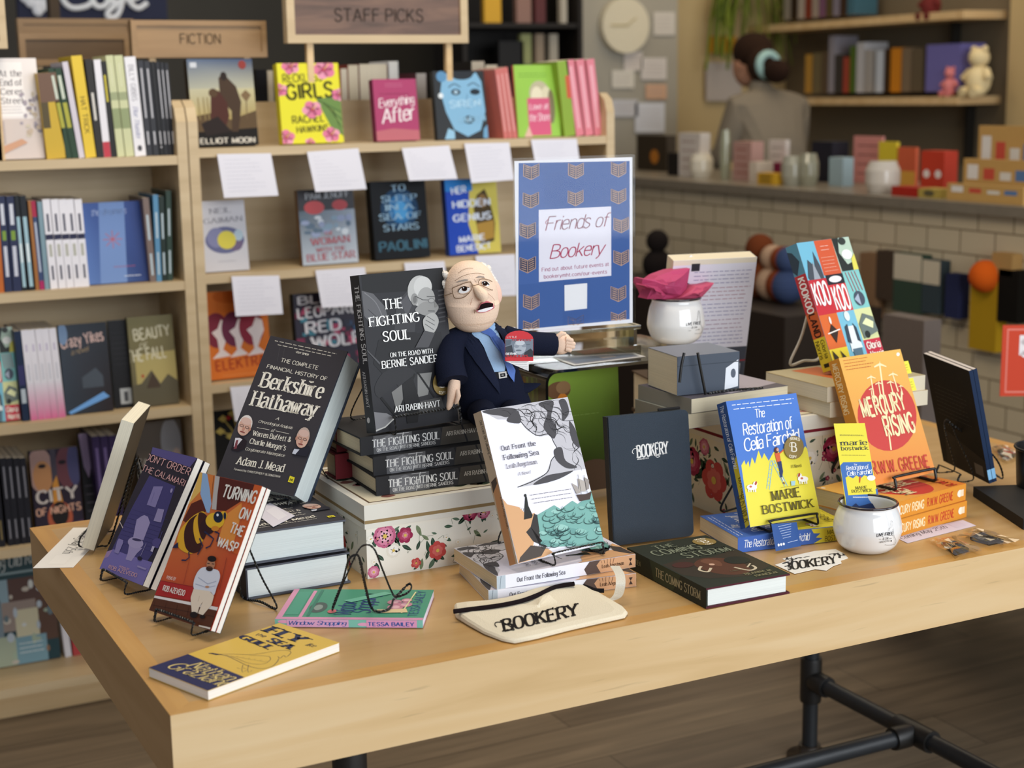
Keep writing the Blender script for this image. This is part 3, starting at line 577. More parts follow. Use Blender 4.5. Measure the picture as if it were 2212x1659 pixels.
def art_wasp(a):
    a.poly([(1215, 585), (1850, 725), (1352, 2245), (690, 2023)], ['#d9853f', '#d2602f', '#b8372a', '#c2452c'], 1)
    a.poly([(1205, 585), (1260, 590), (1250, 740), (1100, 905)], '#e3b85f'); a.poly([(1230, 850), (1130, 895), (1045, 1065), (1090, 1095), (1300, 960)], '#5c2618')
    a.poly([(1410, 630), (1765, 705), (1750, 800), (1480, 970), (1370, 960)], '#57231a'); a.poly([(1640, 890), (1480, 1010), (1400, 1300), (1560, 1330), (1640, 1000)], '#e59342')
    a.poly([(1765, 705), (1850, 725), (1620, 1420), (1540, 1390)], '#cf5f2c')
    for k in range(7): a.line([(1765 - 28 * k, 770 + 90 * k), (1835 - 28 * k, 785 + 90 * k)], .5, '#a2452a', 3)
    a.poly([(1243, 590), (1295, 590), (1318, 760), (1335, 900), (1315, 990), (1288, 985), (1222, 800)], '#93b3da'); a.poly([(1372, 612), (1418, 625), (1395, 800), (1385, 960), (1338, 950)], '#bcb6b2')
    a.line([(1268, 600), (1290, 800), (1308, 975)], .8, '#5d7fae', 4); a.line([(1355, 620), (1335, 830), (1290, 980)], .8, '#3b2018', 4)
    D = '#3f1c15'; Y = '#e3ac2c'
    a.poly([(1180, 1000), (1265, 980), (1290, 1100), (1250, 1280), (1160, 1400), (1060, 1390), (985, 1310), (1015, 1170), (1100, 1065)], Y, None, True)
    a.poly([(1110, 1065), (1060, 1180), (1070, 1330), (1130, 1400), (1215, 1380), (1240, 1290), (1190, 1300), (1155, 1180), (1160, 1060), (1195, 1005)], D, None, True)
    a.poly([(1215, 985), (1200, 1090), (1225, 1220), (1262, 1260), (1300, 1150), (1290, 1020)], D, None, True); blob(a, (1300, 1130), 75, 80, '#35181a')
    blob(a, (1375, 1070), 95, 82, '#e9b92e'); blob(a, (1460, 1015), 38, 42, '#e9b92e'); blob(a, (1408, 1032), 48, 58, '#18243a'); blob(a, (1475, 1020), 14, 36, '#18243a'); blob(a, (1402, 1012), 12, 14, '#e8eef4'); blob(a, (1380, 1150), 40, 26, '#d98a2c')
    for L in ([(1270, 1180), (1340, 1235), (1365, 1255), (1330, 1330), (1285, 1352)], [(1375, 1180), (1420, 1200), (1398, 1285)], [(1220, 1250), (1255, 1330), (1200, 1420)], [(1110, 1390), (1115, 1450), (1080, 1480), (1035, 1478)]): a.line(L, 2.2, '#27284a')
    a.poly([(1000, 1290), (1000, 1350), (940, 1350), (960, 1320)], '#27284a')
    Wt = '#f4eee4'
    a.text('TURNING', (1440, 828), (1768, 898), (1464, 712), Wt, BOLD); a.text('ON', (1614, 1038), (1706, 1066), (1640, 935), Wt, BOLD); a.text('THE', (1522, 1185), (1652, 1232), (1550, 1088), Wt, BOLD); a.text('WASP', (1398, 1328), (1596, 1396), (1424, 1236), Wt, BOLD)
    a.zm(300, 1200, 4.809)
    a.poly([(240, 255), (600, 320), (560, 470), (175, 410)], '#b22c2a'); a.line([(240, 255), (600, 325)], .5, '#7c2020'); a.line([(545, 20), (480, 290)], .6, '#8c2a20'); a.line([(930, 10), (860, 350)], .8, '#7c2a20')
    a.poly([(175, 418), (860, 545), (845, 580), (165, 442)], '#ece6e2'); a.poly([(166, 442), (845, 580), (770, 805), (105, 580)], '#5a3320')
    for k in range(5): a.line([(180 + 120 * k, 470 + 24 * k), (160 + 120 * k, 560 + 26 * k)], .5, '#3c2116')
    a.line([(140, 520), (830, 650)], .5, '#3c2116'); a.poly([(650, 740), (780, 770), (775, 790), (645, 755)], '#e0d8cc')
    a.poly([(700, 110), (640, 150), (598, 240), (590, 330), (640, 380), (760, 372), (805, 410), (835, 320), (866, 220), (850, 150), (790, 128)], '#dfe2ec', None, True)
    a.poly([(590, 345), (560, 440), (572, 600), (632, 615), (650, 545), (690, 480), (640, 610), (690, 632), (780, 520), (806, 420), (760, 368)], '#ecdcc6')
    a.line([(640, 480), (655, 420)], .6, '#c8b498'); a.line([(610, 290), (730, 330), (820, 310)], .8, '#aab0c4'); a.line([(640, 220), (740, 290), (830, 260)], .8, '#aab0c4')
    blob(a, (735, 322), 22, 12, '#c08a66'); blob(a, (770, 80), 44, 60, '#b98261', .1); blob(a, (782, 24), 46, 32, '#1e1514', .1); blob(a, (757, 128), 36, 26, '#3a241c', .1); a.line([(735, 70), (760, 74)], 1, '#2c1c18'); a.line([(782, 76), (806, 80)], 1, '#2c1c18'); a.line([(745, 112), (778, 116)], .8, '#7a4638')
    blob(a, (598, 628), 42, 34, '#251a17'); blob(a, (690, 650), 30, 20, '#251a17')
    a.text('POEMS BY', (305, 238), (402, 256), (312, 205), Wt, SANS); a.text('ROB AZEVEDO', (263, 362), (492, 420), (280, 308), Wt, BOLD)
def art_calamari(a):
    a.poly([(770, 350), (1112, 415), (1055, 485), (755, 398)], '#5c548f'); a.poly([(735, 560), (945, 640), (830, 1000), (720, 1330), (650, 1450), (300, 1330), (560, 850)], '#454079')
    a.poly([(250, 1330), (330, 1300), (440, 1350), (650, 1420), (790, 1470), (590, 1790), (130, 1570)], '#7b72b6'); a.poly([(250, 1330), (320, 1305), (260, 1400), (210, 1420)], '#a488b4')
    for k in range(9): a.line([(560 - 22 * k, 860 + 44 * k), (880 - 22 * k, 950 + 44 * k)], .4, '#3a3568', 3)
    L = '#a59bc8'
    a.poly([(640, 925), (668, 912), (700, 925), (716, 985), (640, 1178), (545, 1145), (595, 960)], L, None); a.poly([(495, 1240), (625, 1270), (565, 1335), (495, 1440), (438, 1420), (470, 1340)], L); blob(a, (562, 1212), 76, 66, '#aca2cc'); blob(a, (578, 1176), 46, 15, '#3b3560', .15)
    a.poly([(765, 648), (845, 645), (772, 835), (698, 812)], '#8a82b6'); a.poly([(795, 842), (850, 850), (818, 978), (750, 965)], '#9c93c0'); a.line([(770, 700), (735, 790)], 1, '#766ea6'); blob(a, (914, 678), 9, 20, '#a59bc8', .3)
    a.poly([(405, 1170), (445, 1190), (440, 1220), (375, 1355), (335, 1340), (385, 1200)], '#8f86bc'); blob(a, (778, 1205), 50, 58, '#554d8a'); a.line([(830, 1070), (800, 1160)], 1.4, '#554d8a'); a.poly([(728, 1240), (752, 1245), (728, 1310), (705, 1302)], '#c3bcd8')
    a.line([(670, 1210), (600, 1370)], .8, '#b0a8d0'); blob(a, (590, 1400), 24, 26, '#221c30'); a.line([(430, 985), (460, 1055)], 1.6, '#c8b8b4'); a.poly([(560, 1490), (655, 1530), (640, 1550), (555, 1515)], '#9d93c4')
    P = '#e7b2b0'
    a.text("DON'T ORDER", (708, 442), (1052, 548), (725, 394), P, SANS); a.text('THE CALAMARI', (674, 524), (1014, 638), (690, 478), P, SANS)
    a.text('POEMS BY', (360, 1530), (462, 1566), (368, 1506), P, SANS); a.text('ROB AZEVEDO', (236, 1556), (530, 1660), (258, 1506), P, SANS)
def old_face(a, x, y, s, hair, flip=1, rot=.3):
    c, d = math.cos(rot), math.sin(rot)
    def p(u, v): return (x + (u * c - v * d) * s, y + (u * d + v * c) * s)
    def e(u, v, rx, ry, col, r=0): q = p(u, v); a.ell(q[0], q[1], rx * s, ry * s, col, None, rot + r, 20)
    e(0, -.2, .62, .95, hair); e(0, .05, .58, .85, '#cfa592'); e(-.15 * flip, .35, .36, .45, '#d9b3a0'); e(0, -.55, .5, .35, '#d4b3a6')
    for u in (-.25, .25): e(u, 0, .2, .13, '#5a4640'); e(u, 0, .15, .08, '#c8a090')
    e(0, .25, .12, .2, '#c08d7a'); e(0, .55, .24, .07, '#8c4a44'); e(.55 * flip, .1, .1, .2, '#b88874')
def art_berk(a):
    W = '#efe9da'; a.line([(800, 250), (770, 400)], .8, '#4b484b'); a.line([(850, 255), (815, 420)], .8, '#4b484b')
    a.greek(752, 190, 1410, 190, 1, 1.1, '#c9c3b6', .165, .02); a.greek(780, 230, 1350, 230, 1, 1.1, '#c9c3b6', .165, .02); a.text('-GUY SPIER', (960, 304), (1096, 330), (966, 286), W, BOLD)
    a.text('THE COMPLETE', (804, 404), (1192, 476), (818, 366), W, SANS); a.text('FINANCIAL HISTORY OF', (658, 474), (1288, 592), (672, 438), W, SANS)
    a.text('Berkshire', (580, 668), (1222, 786), (644, 520), W, BSERIF); a.text('Hathaway', (484, 864), (1150, 985), (545, 712), W, BSERIF)
    a.text('A', (738, 1012), (766, 1018), (748, 986), W, ITAL); a.text('Chronological Analysis', (558, 1042), (904, 1116), (570, 1014), W, SCRIPT); a.line([(546, 1094), (672, 1120)], .5, W); a.text('of', (684, 1140), (716, 1146), (692, 1106), W, ITAL); a.line([(735, 1132), (876, 1166)], .5, W)
    a.text('Warren Buffett &', (498, 1176), (884, 1254), (516, 1126), W, SERIF); a.text("Charlie Munger's", (464, 1258), (828, 1342), (482, 1206), W, SERIF); a.text('Conglomerate Masterpiece', (418, 1326), (816, 1412), (430, 1298), W, SCRIPT)
    a.text('Adam J. Mead', (330, 1470), (798, 1574), (368, 1394), W, SERIF); a.text('Foreword by CHRISTOPHER P. BLOOMSTRAN', (304, 1530), (766, 1634), (310, 1510), W, SANS)
    a.poly([(874, 1618), (926, 1638), (906, 1702), (850, 1682)], '#e2d433'); a.text('hh', (868, 1672), (898, 1682), (880, 1645), '#2a2a20', BOLD)
    a.poly([(285, 1320), (330, 1200), (390, 1180), (445, 1235), (420, 1310), (350, 1340)], '#2a2228'); a.poly([(330, 1200), (370, 1200), (400, 1215), (330, 1300), (312, 1290)], '#d8d4d8'); a.poly([(338, 1225), (360, 1222), (340, 1310), (310, 1315)], '#7a4048'); old_face(a, 425, 1085, 108, '#ded6d0', 1, .36)
    a.poly([(905, 1390), (930, 1320), (1000, 1330), (1090, 1300), (1120, 1340), (1060, 1420)], '#2a2a34'); a.poly([(930, 1330), (985, 1340), (940, 1390), (905, 1380)], '#c8ccd8'); old_face(a, 1020, 1225, 112, '#bda89c', -1, .3)
def seal(a, x, y, rx, ry, rot=0, gold='#7f6b3c'):
    a.ell(x, y, rx, ry, gold, None, rot); a.ell(x, y, rx * .96, ry * .96, '#8d7846', None, rot); c, d = math.cos(rot), math.sin(rot)
    def p(u, v): u *= rx; v *= ry; return (x + u * c - v * d, y + u * d + v * c)
    a.text('B', p(-.22, .34), p(.3, .34), p(-.22, -.42), '#f1ece0', SERIF); a.line([p(-.22, -.4), p(-.45, -.36), p(-.5, -.1), p(-.3, -.05)], .5, '#f1ece0', None, True)
    a.text('SIGNED', p(-.5, -.6), p(.5, -.6), p(-.5, -.82), '#efe8d4', BOLD, None, .06); a.text('COPY', p(-.36, .86), p(.36, .86), p(-.36, .64), '#efe8d4', BOLD, None, -.06)
def art_soul(a):
    G = '#8b8b8b'; W = '#f2f2ef'
    a.poly([(285, 100), (920, 70), (940, 235), (300, 260)], '#19191b'); a.poly([(290, 235), (380, 260), (470, 360), (500, 470), (380, 520), (310, 430)], '#5c5c5f', None); a.line([(310, 250), (400, 330), (460, 460)], 1.5, '#77777a', None, True); a.line([(340, 380), (450, 480)], 1, '#3c3c3e'); a.poly([(560, 330), (660, 225), (720, 300), (700, 560), (640, 700), (540, 560)], '#3a3a3d'); a.poly([(590, 330), (660, 250), (690, 330), (640, 440)], '#505054')
    for k in range(8): a.line([(880, 250 + 34 * k), (935, 240 + 34 * k)], 2.2, '#454548', 3)
    a.poly([(420, 620), (560, 560), (700, 560), (900, 640), (960, 860), (900, 1000), (470, 900), (380, 800)], '#1f1f22'); a.poly([(700, 570), (900, 560), (940, 800), (800, 760)], '#202023')
    a.poly([(470, 860), (640, 830), (720, 900), (700, 1060), (600, 1090), (560, 960), (430, 1060), (390, 980)], '#29292c', None, True); a.poly([(720, 880), (830, 870), (800, 1040), (720, 1060)], '#7c7c7a'); a.poly([(520, 1020), (600, 960), (610, 1100), (560, 1170)], '#747472'); a.poly([(640, 1110), (900, 1060), (930, 1160), (700, 1200)], '#4a4a49'); a.poly([(880, 760), (940, 740), (950, 900), (890, 880)], '#5a5a58')
    a.line([(560, 1200), (700, 880)], 3, '#121214'); a.line([(720, 870), (850, 1060)], 3, '#121214'); a.line([(440, 1060), (560, 1210)], 4, '#121214'); a.line([(310, 700), (430, 800)], 3, '#515154'); a.poly([(600, 960), (680, 900), (740, 1100), (720, 1250), (640, 1260)], '#161618')
    a.poly([(325, 1190), (380, 1170), (480, 1180), (545, 1215), (470, 1290), (350, 1330)], '#77777a', None); a.line([(350, 1320), (470, 1285), (545, 1215)], 2, '#b8b8b4')
    a.ell(735, 245, 92, 118, '#b4b4b1'); a.ell(760, 215, 70, 80, '#c4c4c1'); a.ell(785, 310, 68, 92, '#a0a09e'); a.poly([(770, 330), (850, 340), (880, 380), (830, 440), (760, 430), (700, 390)], '#8f8f8d', None, True); a.ell(695, 310, 26, 46, '#8a8a88'); a.ell(698, 312, 14, 28, '#6c6c6b')
    a.line([(700, 285), (760, 315), (860, 320)], 1, '#3a3a3a'); a.ell(825, 322, 26, 20, '#777'); a.ell(825, 322, 20, 14, '#a0a09e'); a.line([(790, 290), (850, 292)], 1.4, '#5a5a5a'); a.poly([(845, 320), (880, 365), (850, 375)], '#7c7c7a'); a.line([(800, 400), (850, 402)], 1.2, '#555')
    a.poly([(760, 470), (800, 425), (850, 420), (880, 480), (850, 560), (800, 590), (770, 540)], '#a9a9a6', None, True); a.line([(790, 440), (850, 480)], 1, '#5c5c5c'); a.line([(780, 470), (850, 510)], 1, '#5c5c5c'); a.line([(775, 500), (840, 545)], 1, '#5c5c5c'); a.poly([(770, 550), (850, 570), (800, 680), (700, 680)], '#4a4a4d')
    a.text('THE', (455, 384), (602, 372), (450, 308), W, SERIF); a.text('FIGHTING', (348, 516), (732, 478), (343, 444), W, SERIF); a.text('SOUL', (452, 631), (662, 610), (448, 556), W, SERIF)
    a.text('ON THE ROAD WITH', (508, 752), (832, 722), (506, 718), W, SERIF); a.text('BERNIE SANDERS', (444, 838), (906, 784), (442, 782), W, SERIF); a.text('ARI RABIN-HAVT', (544, 1173), (890, 1130), (541, 1126), W, SERIF)
    seal(a, 905, 955, 72, 92, 0, '#6d5526')
SOULQ = [(775, 592), (956.4, 579.6), (990, 907.5), (812, 934)]
def sart_soul_up(a):
    a.text('THE FIGHTING SOUL', (228, 205), (302, 815), (264, 200), '#eceae6', SERIF); a.text('ARI RABIN-HAVT', (292, 880), (328, 1150), (314, 876), '#d5d3cf', SERIF); a.ell(340, 1245, 12, 22, '#d5d3cf')
def sart_soul(a):
    a.rect(9, 0, 36, 100, '#5c5c5e'); a.poly([(9, 30), (20, 5), (34, 60), (26, 100), (12, 100)], '#77777a'); a.poly([(36, 30), (56, 0), (60, 100), (40, 100)], '#3a3a3c'); a.poly([(58, 0), (100, 0), (100, 100), (56, 100)], '#4b463f'); a.line([(72, 0), (76, 100)], 3, '#242426'); a.line([(86, 0), (88, 100)], 2.5, '#242426'); a.line([(30, 0), (27, 100)], 1.5, '#c6c6c4'); a.line([(24, 5), (34, 5)], .6, '#d8d8d8')
    a.text('THE FIGHTING SOUL', (8, 62), (55.5, 62), (8, 22), '#f2f1ee', SERIF); a.text('ON THE ROAD WITH BERNIE SANDERS', (11, 88), (52.5, 88), (11, 70), '#e6e4e0', SERIF); a.text('ARI RABIN-HAVT', (60.5, 52), (84, 52), (60.5, 29), '#cfc8ba', SERIF); a.ell(93, 45, 2, 20, '#cfc8ba')
OUTQ = [(1037.3, 890), (1228, 859), (1303.6, 1177), (1120, 1219.4)]; OUTZ = (900, 820, 3.568)
def swirls(a, poly, n, seed, col, w=(.4, 1.5)):
    R = random.Random(seed); P = smooth_path(poly, 10); m = len(P)
    for i in range(n):
        k = R.randrange(m - 6); L = R.randint(8, 26); x0, y0 = P[k].x, P[k].y; ang = R.uniform(-.4, .9) + k / m * 1.1; pts = []; x, y = x0, y0
        for j in range(L): pts.append((x, y)); ang += math.sin(j * .5 + i) * .28; x += math.cos(ang) * 13; y += math.sin(ang) * 13 * .8
        a.line(pts, R.uniform(*w), col, 5, False, False, True)
def art_out(a):
    a.poly([(490, 250), (1170, 140), (1250, 420), (1325, 700), (1180, 725), (1010, 815), (770, 850), (880, 800), (1000, 740), (1030, 660), (1090, 580), (1065, 500), (1030, 440), (950, 455), (860, 410), (830, 380), (780, 310), (700, 320), (620, 320)], '#bfbdc2', None)
    K = '#2a2829'
    for p in ([(500, 255), (640, 225), (770, 240), (700, 300), (640, 290), (560, 280)], [(940, 200), (1010, 260), (980, 380), (1060, 470), (1080, 380), (1040, 300), (1060, 180), (1000, 170)], [(1100, 170), (1150, 160), (1180, 260), (1130, 330), (1120, 240)], [(1180, 330), (1240, 420), (1260, 540), (1200, 480)], [(1060, 560), (1120, 540), (1150, 640), (1240, 690), (1160, 700), (1080, 640)], [(1000, 760), (1120, 735), (1210, 720), (1080, 790), (900, 830)], [(690, 330), (760, 250), (800, 300), (790, 350)]): a.poly(p, '#4a484b', None, True)
    for p in ([(640, 250), (760, 240), (860, 200), (960, 260), (1030, 350), (1100, 420)], [(780, 310), (870, 250), (980, 280), (1040, 400), (1120, 520), (1230, 600), (1300, 640)], [(900, 170), (1000, 200), (1090, 260), (1140, 380), (1230, 480), (1290, 560)]): swirls(a, p, 15, int(p[0][0]), K)
    a.line([(790, 320), (850, 390), (930, 445), (1020, 435), (1060, 500), (1090, 570), (1040, 640), (1010, 730), (900, 800), (780, 848)], 1.2, K, 5, True); a.line([(840, 330), (900, 345), (890, 380), (860, 400)], .7, K, 5, True); a.line([(900, 410), (950, 420), (990, 400)], .8, K, 5, True); a.line([(850, 360), (880, 330), (930, 360)], .6, K, 5, True)
    a.poly([(660, 935), (700, 980), (790, 1000), (850, 1060), (912, 1045), (930, 1140), (900, 1290), (1010, 1310), (1050, 1340), (980, 1375), (788, 1424)], '#d3a376')
    a.poly([(905, 1050), (935, 1060), (950, 1160), (950, 1290), (1010, 1305), (900, 1260), (845, 1190), (880, 1150)], '#35312f', None); a.poly([(800, 1380), (880, 1290), (1000, 1300), (960, 1370), (790, 1420)], '#4b423c')
    for k in range(9): a.line([(715 + 14 * k, 985 + 3 * k), (735 + 9 * k, 1090 + 4 * k)], .5, '#4a3828', 5); a.line([(850 + 16 * k, 1285), (810 + 20 * k, 1400 - 4 * k)], .6, '#d9b48c' if k % 2 else '#201c1a', 6)
    for k in range(5): a.line([(740, 1110 + 26 * k), (800, 1095 + 26 * k), (870, 1120 + 22 * k)], .6, '#7c5636', 5, True)
    a.poly([(838, 906), (850, 922), (862, 990), (895, 1062), (888, 1082), (828, 1096), (832, 1000)], '#252725', None); a.ell(838, 912, 10, 12, '#252725')
    a.poly([(930, 1060), (1060, 985), (1110, 1015), (1200, 950), (1240, 975), (1310, 925), (1350, 870), (1400, 1060), (1447, 1270), (1380, 1290), (1010, 1300), (955, 1240)], '#79ada4')
    R = random.Random(4)
    for i in range(64):
        x = R.uniform(960, 1420); y = R.uniform(960 + max(0, (1250 - x) * .25), 1290); x = min(x, 1330 + (y - 880) * .26); r = R.uniform(22, 52); an = R.uniform(-.6, .3)
        pts = [(x + r * math.cos(t * .62 + an) * (1.3 - t * .13), y + r * .62 * math.sin(t * .62 + an)) for t in range(7)]
        if i % 3 == 0: a.poly([(x - r, y), (x - r * .2, y - r * .5), (x + r, y - r * .1), (x + r * .2, y + r * .35)], R.choice(['#96c4ba', '#6a9c96', '#8abab0']), None, True)
        a.line(pts, R.uniform(.5, 1.3), '#2b4a4a', 40, True, False, True)
    a.poly([(1228, 905), (1300, 900), (1345, 880), (1330, 940), (1255, 955)], '#4a3b36'); a.poly([(1190, 815), (1235, 840), (1260, 890), (1230, 900)], '#a8a09a'); a.poly([(1240, 780), (1290, 800), (1300, 880), (1250, 880)], '#b4aca4'); a.poly([(1290, 770), (1325, 790), (1325, 860), (1300, 870)], '#9a928c'); a.line([(1240, 750), (1265, 900)], .6, K); a.line([(1285, 755), (1310, 890)], .6, K)
    T = '#5c5a66'
    a.text('Out Front the', (650, 568), (916, 526), (645, 532), T, SERIF); a.text('Following Sea', (668, 641), (937, 597), (664, 604), T, SERIF); a.text('Leah Angstman', (692, 708), (924, 669), (688, 674), '#85828c', SERIF); a.text('A Novel', (780, 762), (872, 744), (778, 738), '#85828c', ITAL)
    a.greek(872, 912, 1190, 912, 1, .8, '#7a7884', -.16, .02); a.greek(884, 942, 1190, 942, 1, .8, '#7a7884', -.16, .02); a.greek(900, 972, 1196, 972, 1, .8, '#7a7884', -.16, .02)
def sart_out_up(a):
    a.text('Out Front the Following Sea', (492, 372), (604, 772), (508, 368), '#4e463f', SERIF); a.poly([(625, 930), (655, 925), (775, 1420), (738, 1385)], '#c98f5e'); a.poly([(622, 925), (650, 918), (662, 965), (640, 1000)], '#4a3a30'); a.text('Leah Angstman', (684, 1060), (728, 1240), (694, 1058), '#7c5230', SERIF)
def sart_out(a):
    a.rect(0, 0, 6, 100, '#b9c4cc'); a.line([(3, 0), (2, 100)], .6, '#5a6a76'); a.rect(66, 0, 100, 100, '#d0a078'); a.poly([(66, 0), (74, 0), (71, 40), (74, 100), (64, 100), (62, 55)], '#5a4a44', None)
    for k in range(5): a.line([(74 + 2.5 * k, 0), (75 + 2 * k, 28 + 4 * k)], .5, '#4a3226')
    a.text('Out Front the Following Sea', (14, 66), (48, 66), (14, 34), '#55535c', SERIF); a.text('Leah Angstman', (75, 66), (91, 66), (75, 40), '#4a3222', SERIF); a.poly([(95, 25), (97.5, 25), (96.2, 50), (97.5, 78), (95, 78), (96.2, 50)], '#40302a')
RESQ = [(1569.3, 868.4), (1718.3, 851.8), (1773.8, 1115.6), (1619, 1142)]; ZR = (1480, 740, 3.022)
def art_res(a):
    Y = '#e9dc49'; W = '#f1f3f8'
    a.poly([(365, 800), (385, 765), (395, 800), (412, 770), (420, 815), (435, 745), (455, 790), (478, 702), (500, 758), (515, 720), (545, 770), (575, 715), (600, 700), (618, 722), (640, 690), (660, 735), (700, 700), (740, 730), (765, 700), (782, 675), (803, 690), (890, 1136), (418, 1217)], Y)
    a.greek(308, 412, 712, 412, 1, 1, W, -.1, .04); a.greek(318, 438, 700, 438, 1, 1, W, -.1, .04)
    a.text('The', (458, 494), (520, 487), (452, 440), W, BRUSH); a.text('Restoration of', (380, 606), (700, 560), (374, 530), W, BRUSH); a.text('Celia Fairchild', (388, 710), (744, 642), (380, 628), W, BRUSH)
    L = '#8fc0d0'
    for s in ((555, 770, 530, 955), (572, 768, 548, 960), (560, 765, 650, 940), (580, 765, 668, 935)): a.line([(s[0], s[1]), (s[2], s[3])], 1.2, L)
    for k in range(6): a.line([(568 + 16 * k, 790 + 27 * k), (590 + 14 * k, 785 + 26 * k)], .9, L); a.line([(552 - 4 * k, 800 + 26 * k), (568 - 4 * k, 800 + 26 * k)], .9, L)
    a.poly([(582, 722), (612, 718), (622, 772), (596, 780)], '#d8603a'); a.line([(612, 724), (640, 700)], 2, '#d8603a'); a.ell(592, 702, 14, 20, '#5a2f28'); a.ell(600, 698, 8, 11, '#d9a58c'); a.poly([(598, 778), (624, 772), (636, 840), (630, 880), (618, 880), (612, 830)], '#2b3768'); a.line([(628, 878), (640, 905)], 2, '#e8e0d8'); a.line([(636, 915), (646, 918)], 2.4, '#8a3a2c')
    for x, y, f in ((430, 945, 1), (765, 890, -1)):
        a.ell(x, y, 34, 19, '#f4f2ec'); a.ell(x + 22 * f, y - 22, 14, 16, '#f4f2ec'); a.ell(x + 26 * f, y - 26, 7, 14, '#b04a34', None, .3); a.ell(x - 8, y - 4, 9, 7, '#c8694a')
        for k in (-22, -8, 10, 22): a.line([(x + k, y + 10), (x + k + 2, y + 32)], 2, '#f4f2ec')
    a.poly([(685, 905), (715, 902), (712, 932), (688, 935)], '#a8d0dc'); a.line([(620, 948), (780, 925)], .4, '#9a9428')
    a.text('A Novel', (690, 819), (754, 811), (688, 799), '#6f6a28', SERIF); K = '#5f5620'
    a.text('MARIE', (564, 1036), (750, 1006), (558, 974), K, SERIF); a.text('BOSTWICK', (502, 1126), (834, 1076), (496, 1070), K, SERIF); a.greek(530, 1168, 800, 1168, 1, 1.1, '#8a8438', -.13, .02)
    seal(a, 703, 686, 64, 76, .1)
def sart_res_up(a):
    a.poly([(350, 960), (375, 900), (440, 1215), (405, 1220)], '#d8c83c'); a.text('The Restoration of Celia Fairchild', (228, 435), (352, 965), (252, 428), '#dfe6f2', BRUSH); a.text('MARIE', (372, 1020), (392, 1100), (394, 1012), '#5f5620', SANS); a.text('BOSTWICK', (372, 1092), (398, 1190), (398, 1090), '#5f5620', SANS)
def sart_res(a):
    a.poly([(64, 0), (66, 30), (72, 35), (68, 60), (74, 70), (66, 100), (100, 100), (100, 0)], '#e3d542'); a.text('The Restoration of Celia Fairchild', (5, 72), (62, 72), (5, 22), '#eef2f8', BRUSH); a.text('MARIE', (78, 50), (90, 50), (78, 18), '#6a6020', SANS); a.text('BOSTWICK', (76, 92), (95, 92), (76, 60), '#6a6020', SANS)
MERQ = [(1811, 777), (1945, 756.5), (2021, 1023), (1888.7, 1052.7)]
def art_mer(a):
    a.poly([(1000, 112), (1405, 50), (1635, 855), (1235, 945)], ['#e4b055', '#e5b45a', '#dd8a40', '#dc8038'], 1)
    C = '#f2dfae'; a.ell(1318, 487, 193, 232, '#c4403a', None, -.1); a.ell(1390, 85, 11, 12, '#f6f0e0')
    def plane(x, y, s, x2, y2): a.poly([(x - 5 * s, y + 8), (x, y - 24 * s), (x + 5 * s, y + 8), (x2 + 3, y2), (x2 - 6, y2)], C); a.poly([(x, y - 8 * s), (x + 42 * s, y + 12 * s), (x + 44 * s, y + 20 * s), (x, y + 8 * s), (x - 36 * s, y + 24 * s), (x - 38 * s, y + 14 * s)], C)
    plane(1270, 150, 1, 1346, 712); plane(1212, 232, .7, 1240, 400); plane(1355, 212, .75, 1392, 330); plane(1262, 272, .6, 1280, 380); plane(1338, 265, .6, 1362, 360); plane(1212, 312, .4, 1226, 400); plane(1405, 292, .4, 1420, 350)
    a.text('MERCURY', (1162, 502), (1444, 446), (1136, 384), C, BOLD); a.text('RISING', (1312, 624), (1504, 590), (1286, 500), C, BOLD)
    a.text('R.W.W. GREENE', (1228, 872), (1594, 822), (1212, 792), '#c2452f', BOLD); a.greek(1030, 130, 1190, 130, 1, .9, '#c0602c', -.15, .02); a.greek(1035, 150, 1180, 150, 1, .9, '#c0602c', -.15, .02); a.greek(1040, 170, 1230, 170, 1, .9, '#b8502c', -.15, .02); a.greek(1048, 190, 1210, 190, 1, .9, '#b8502c', -.15, .02)
def sart_mer_up(a): a.text('MERCURY RISING', (958, 158), (1048, 505), (990, 150), '#f0d09a', BOLD)
def sart_mer(a):
    a.text('MERCURY RISING', (6, 76), (46, 76), (6, 28), '#f3dcae', BOLD); a.text('R.W.W. GREENE', (50, 76), (83, 76), (50, 28), '#c4482c', BOLD); a.ell(92, 50, 3.2, 22, '#f4e8d4'); a.rect(93, 30, 97, 70, '#f0d8b8')
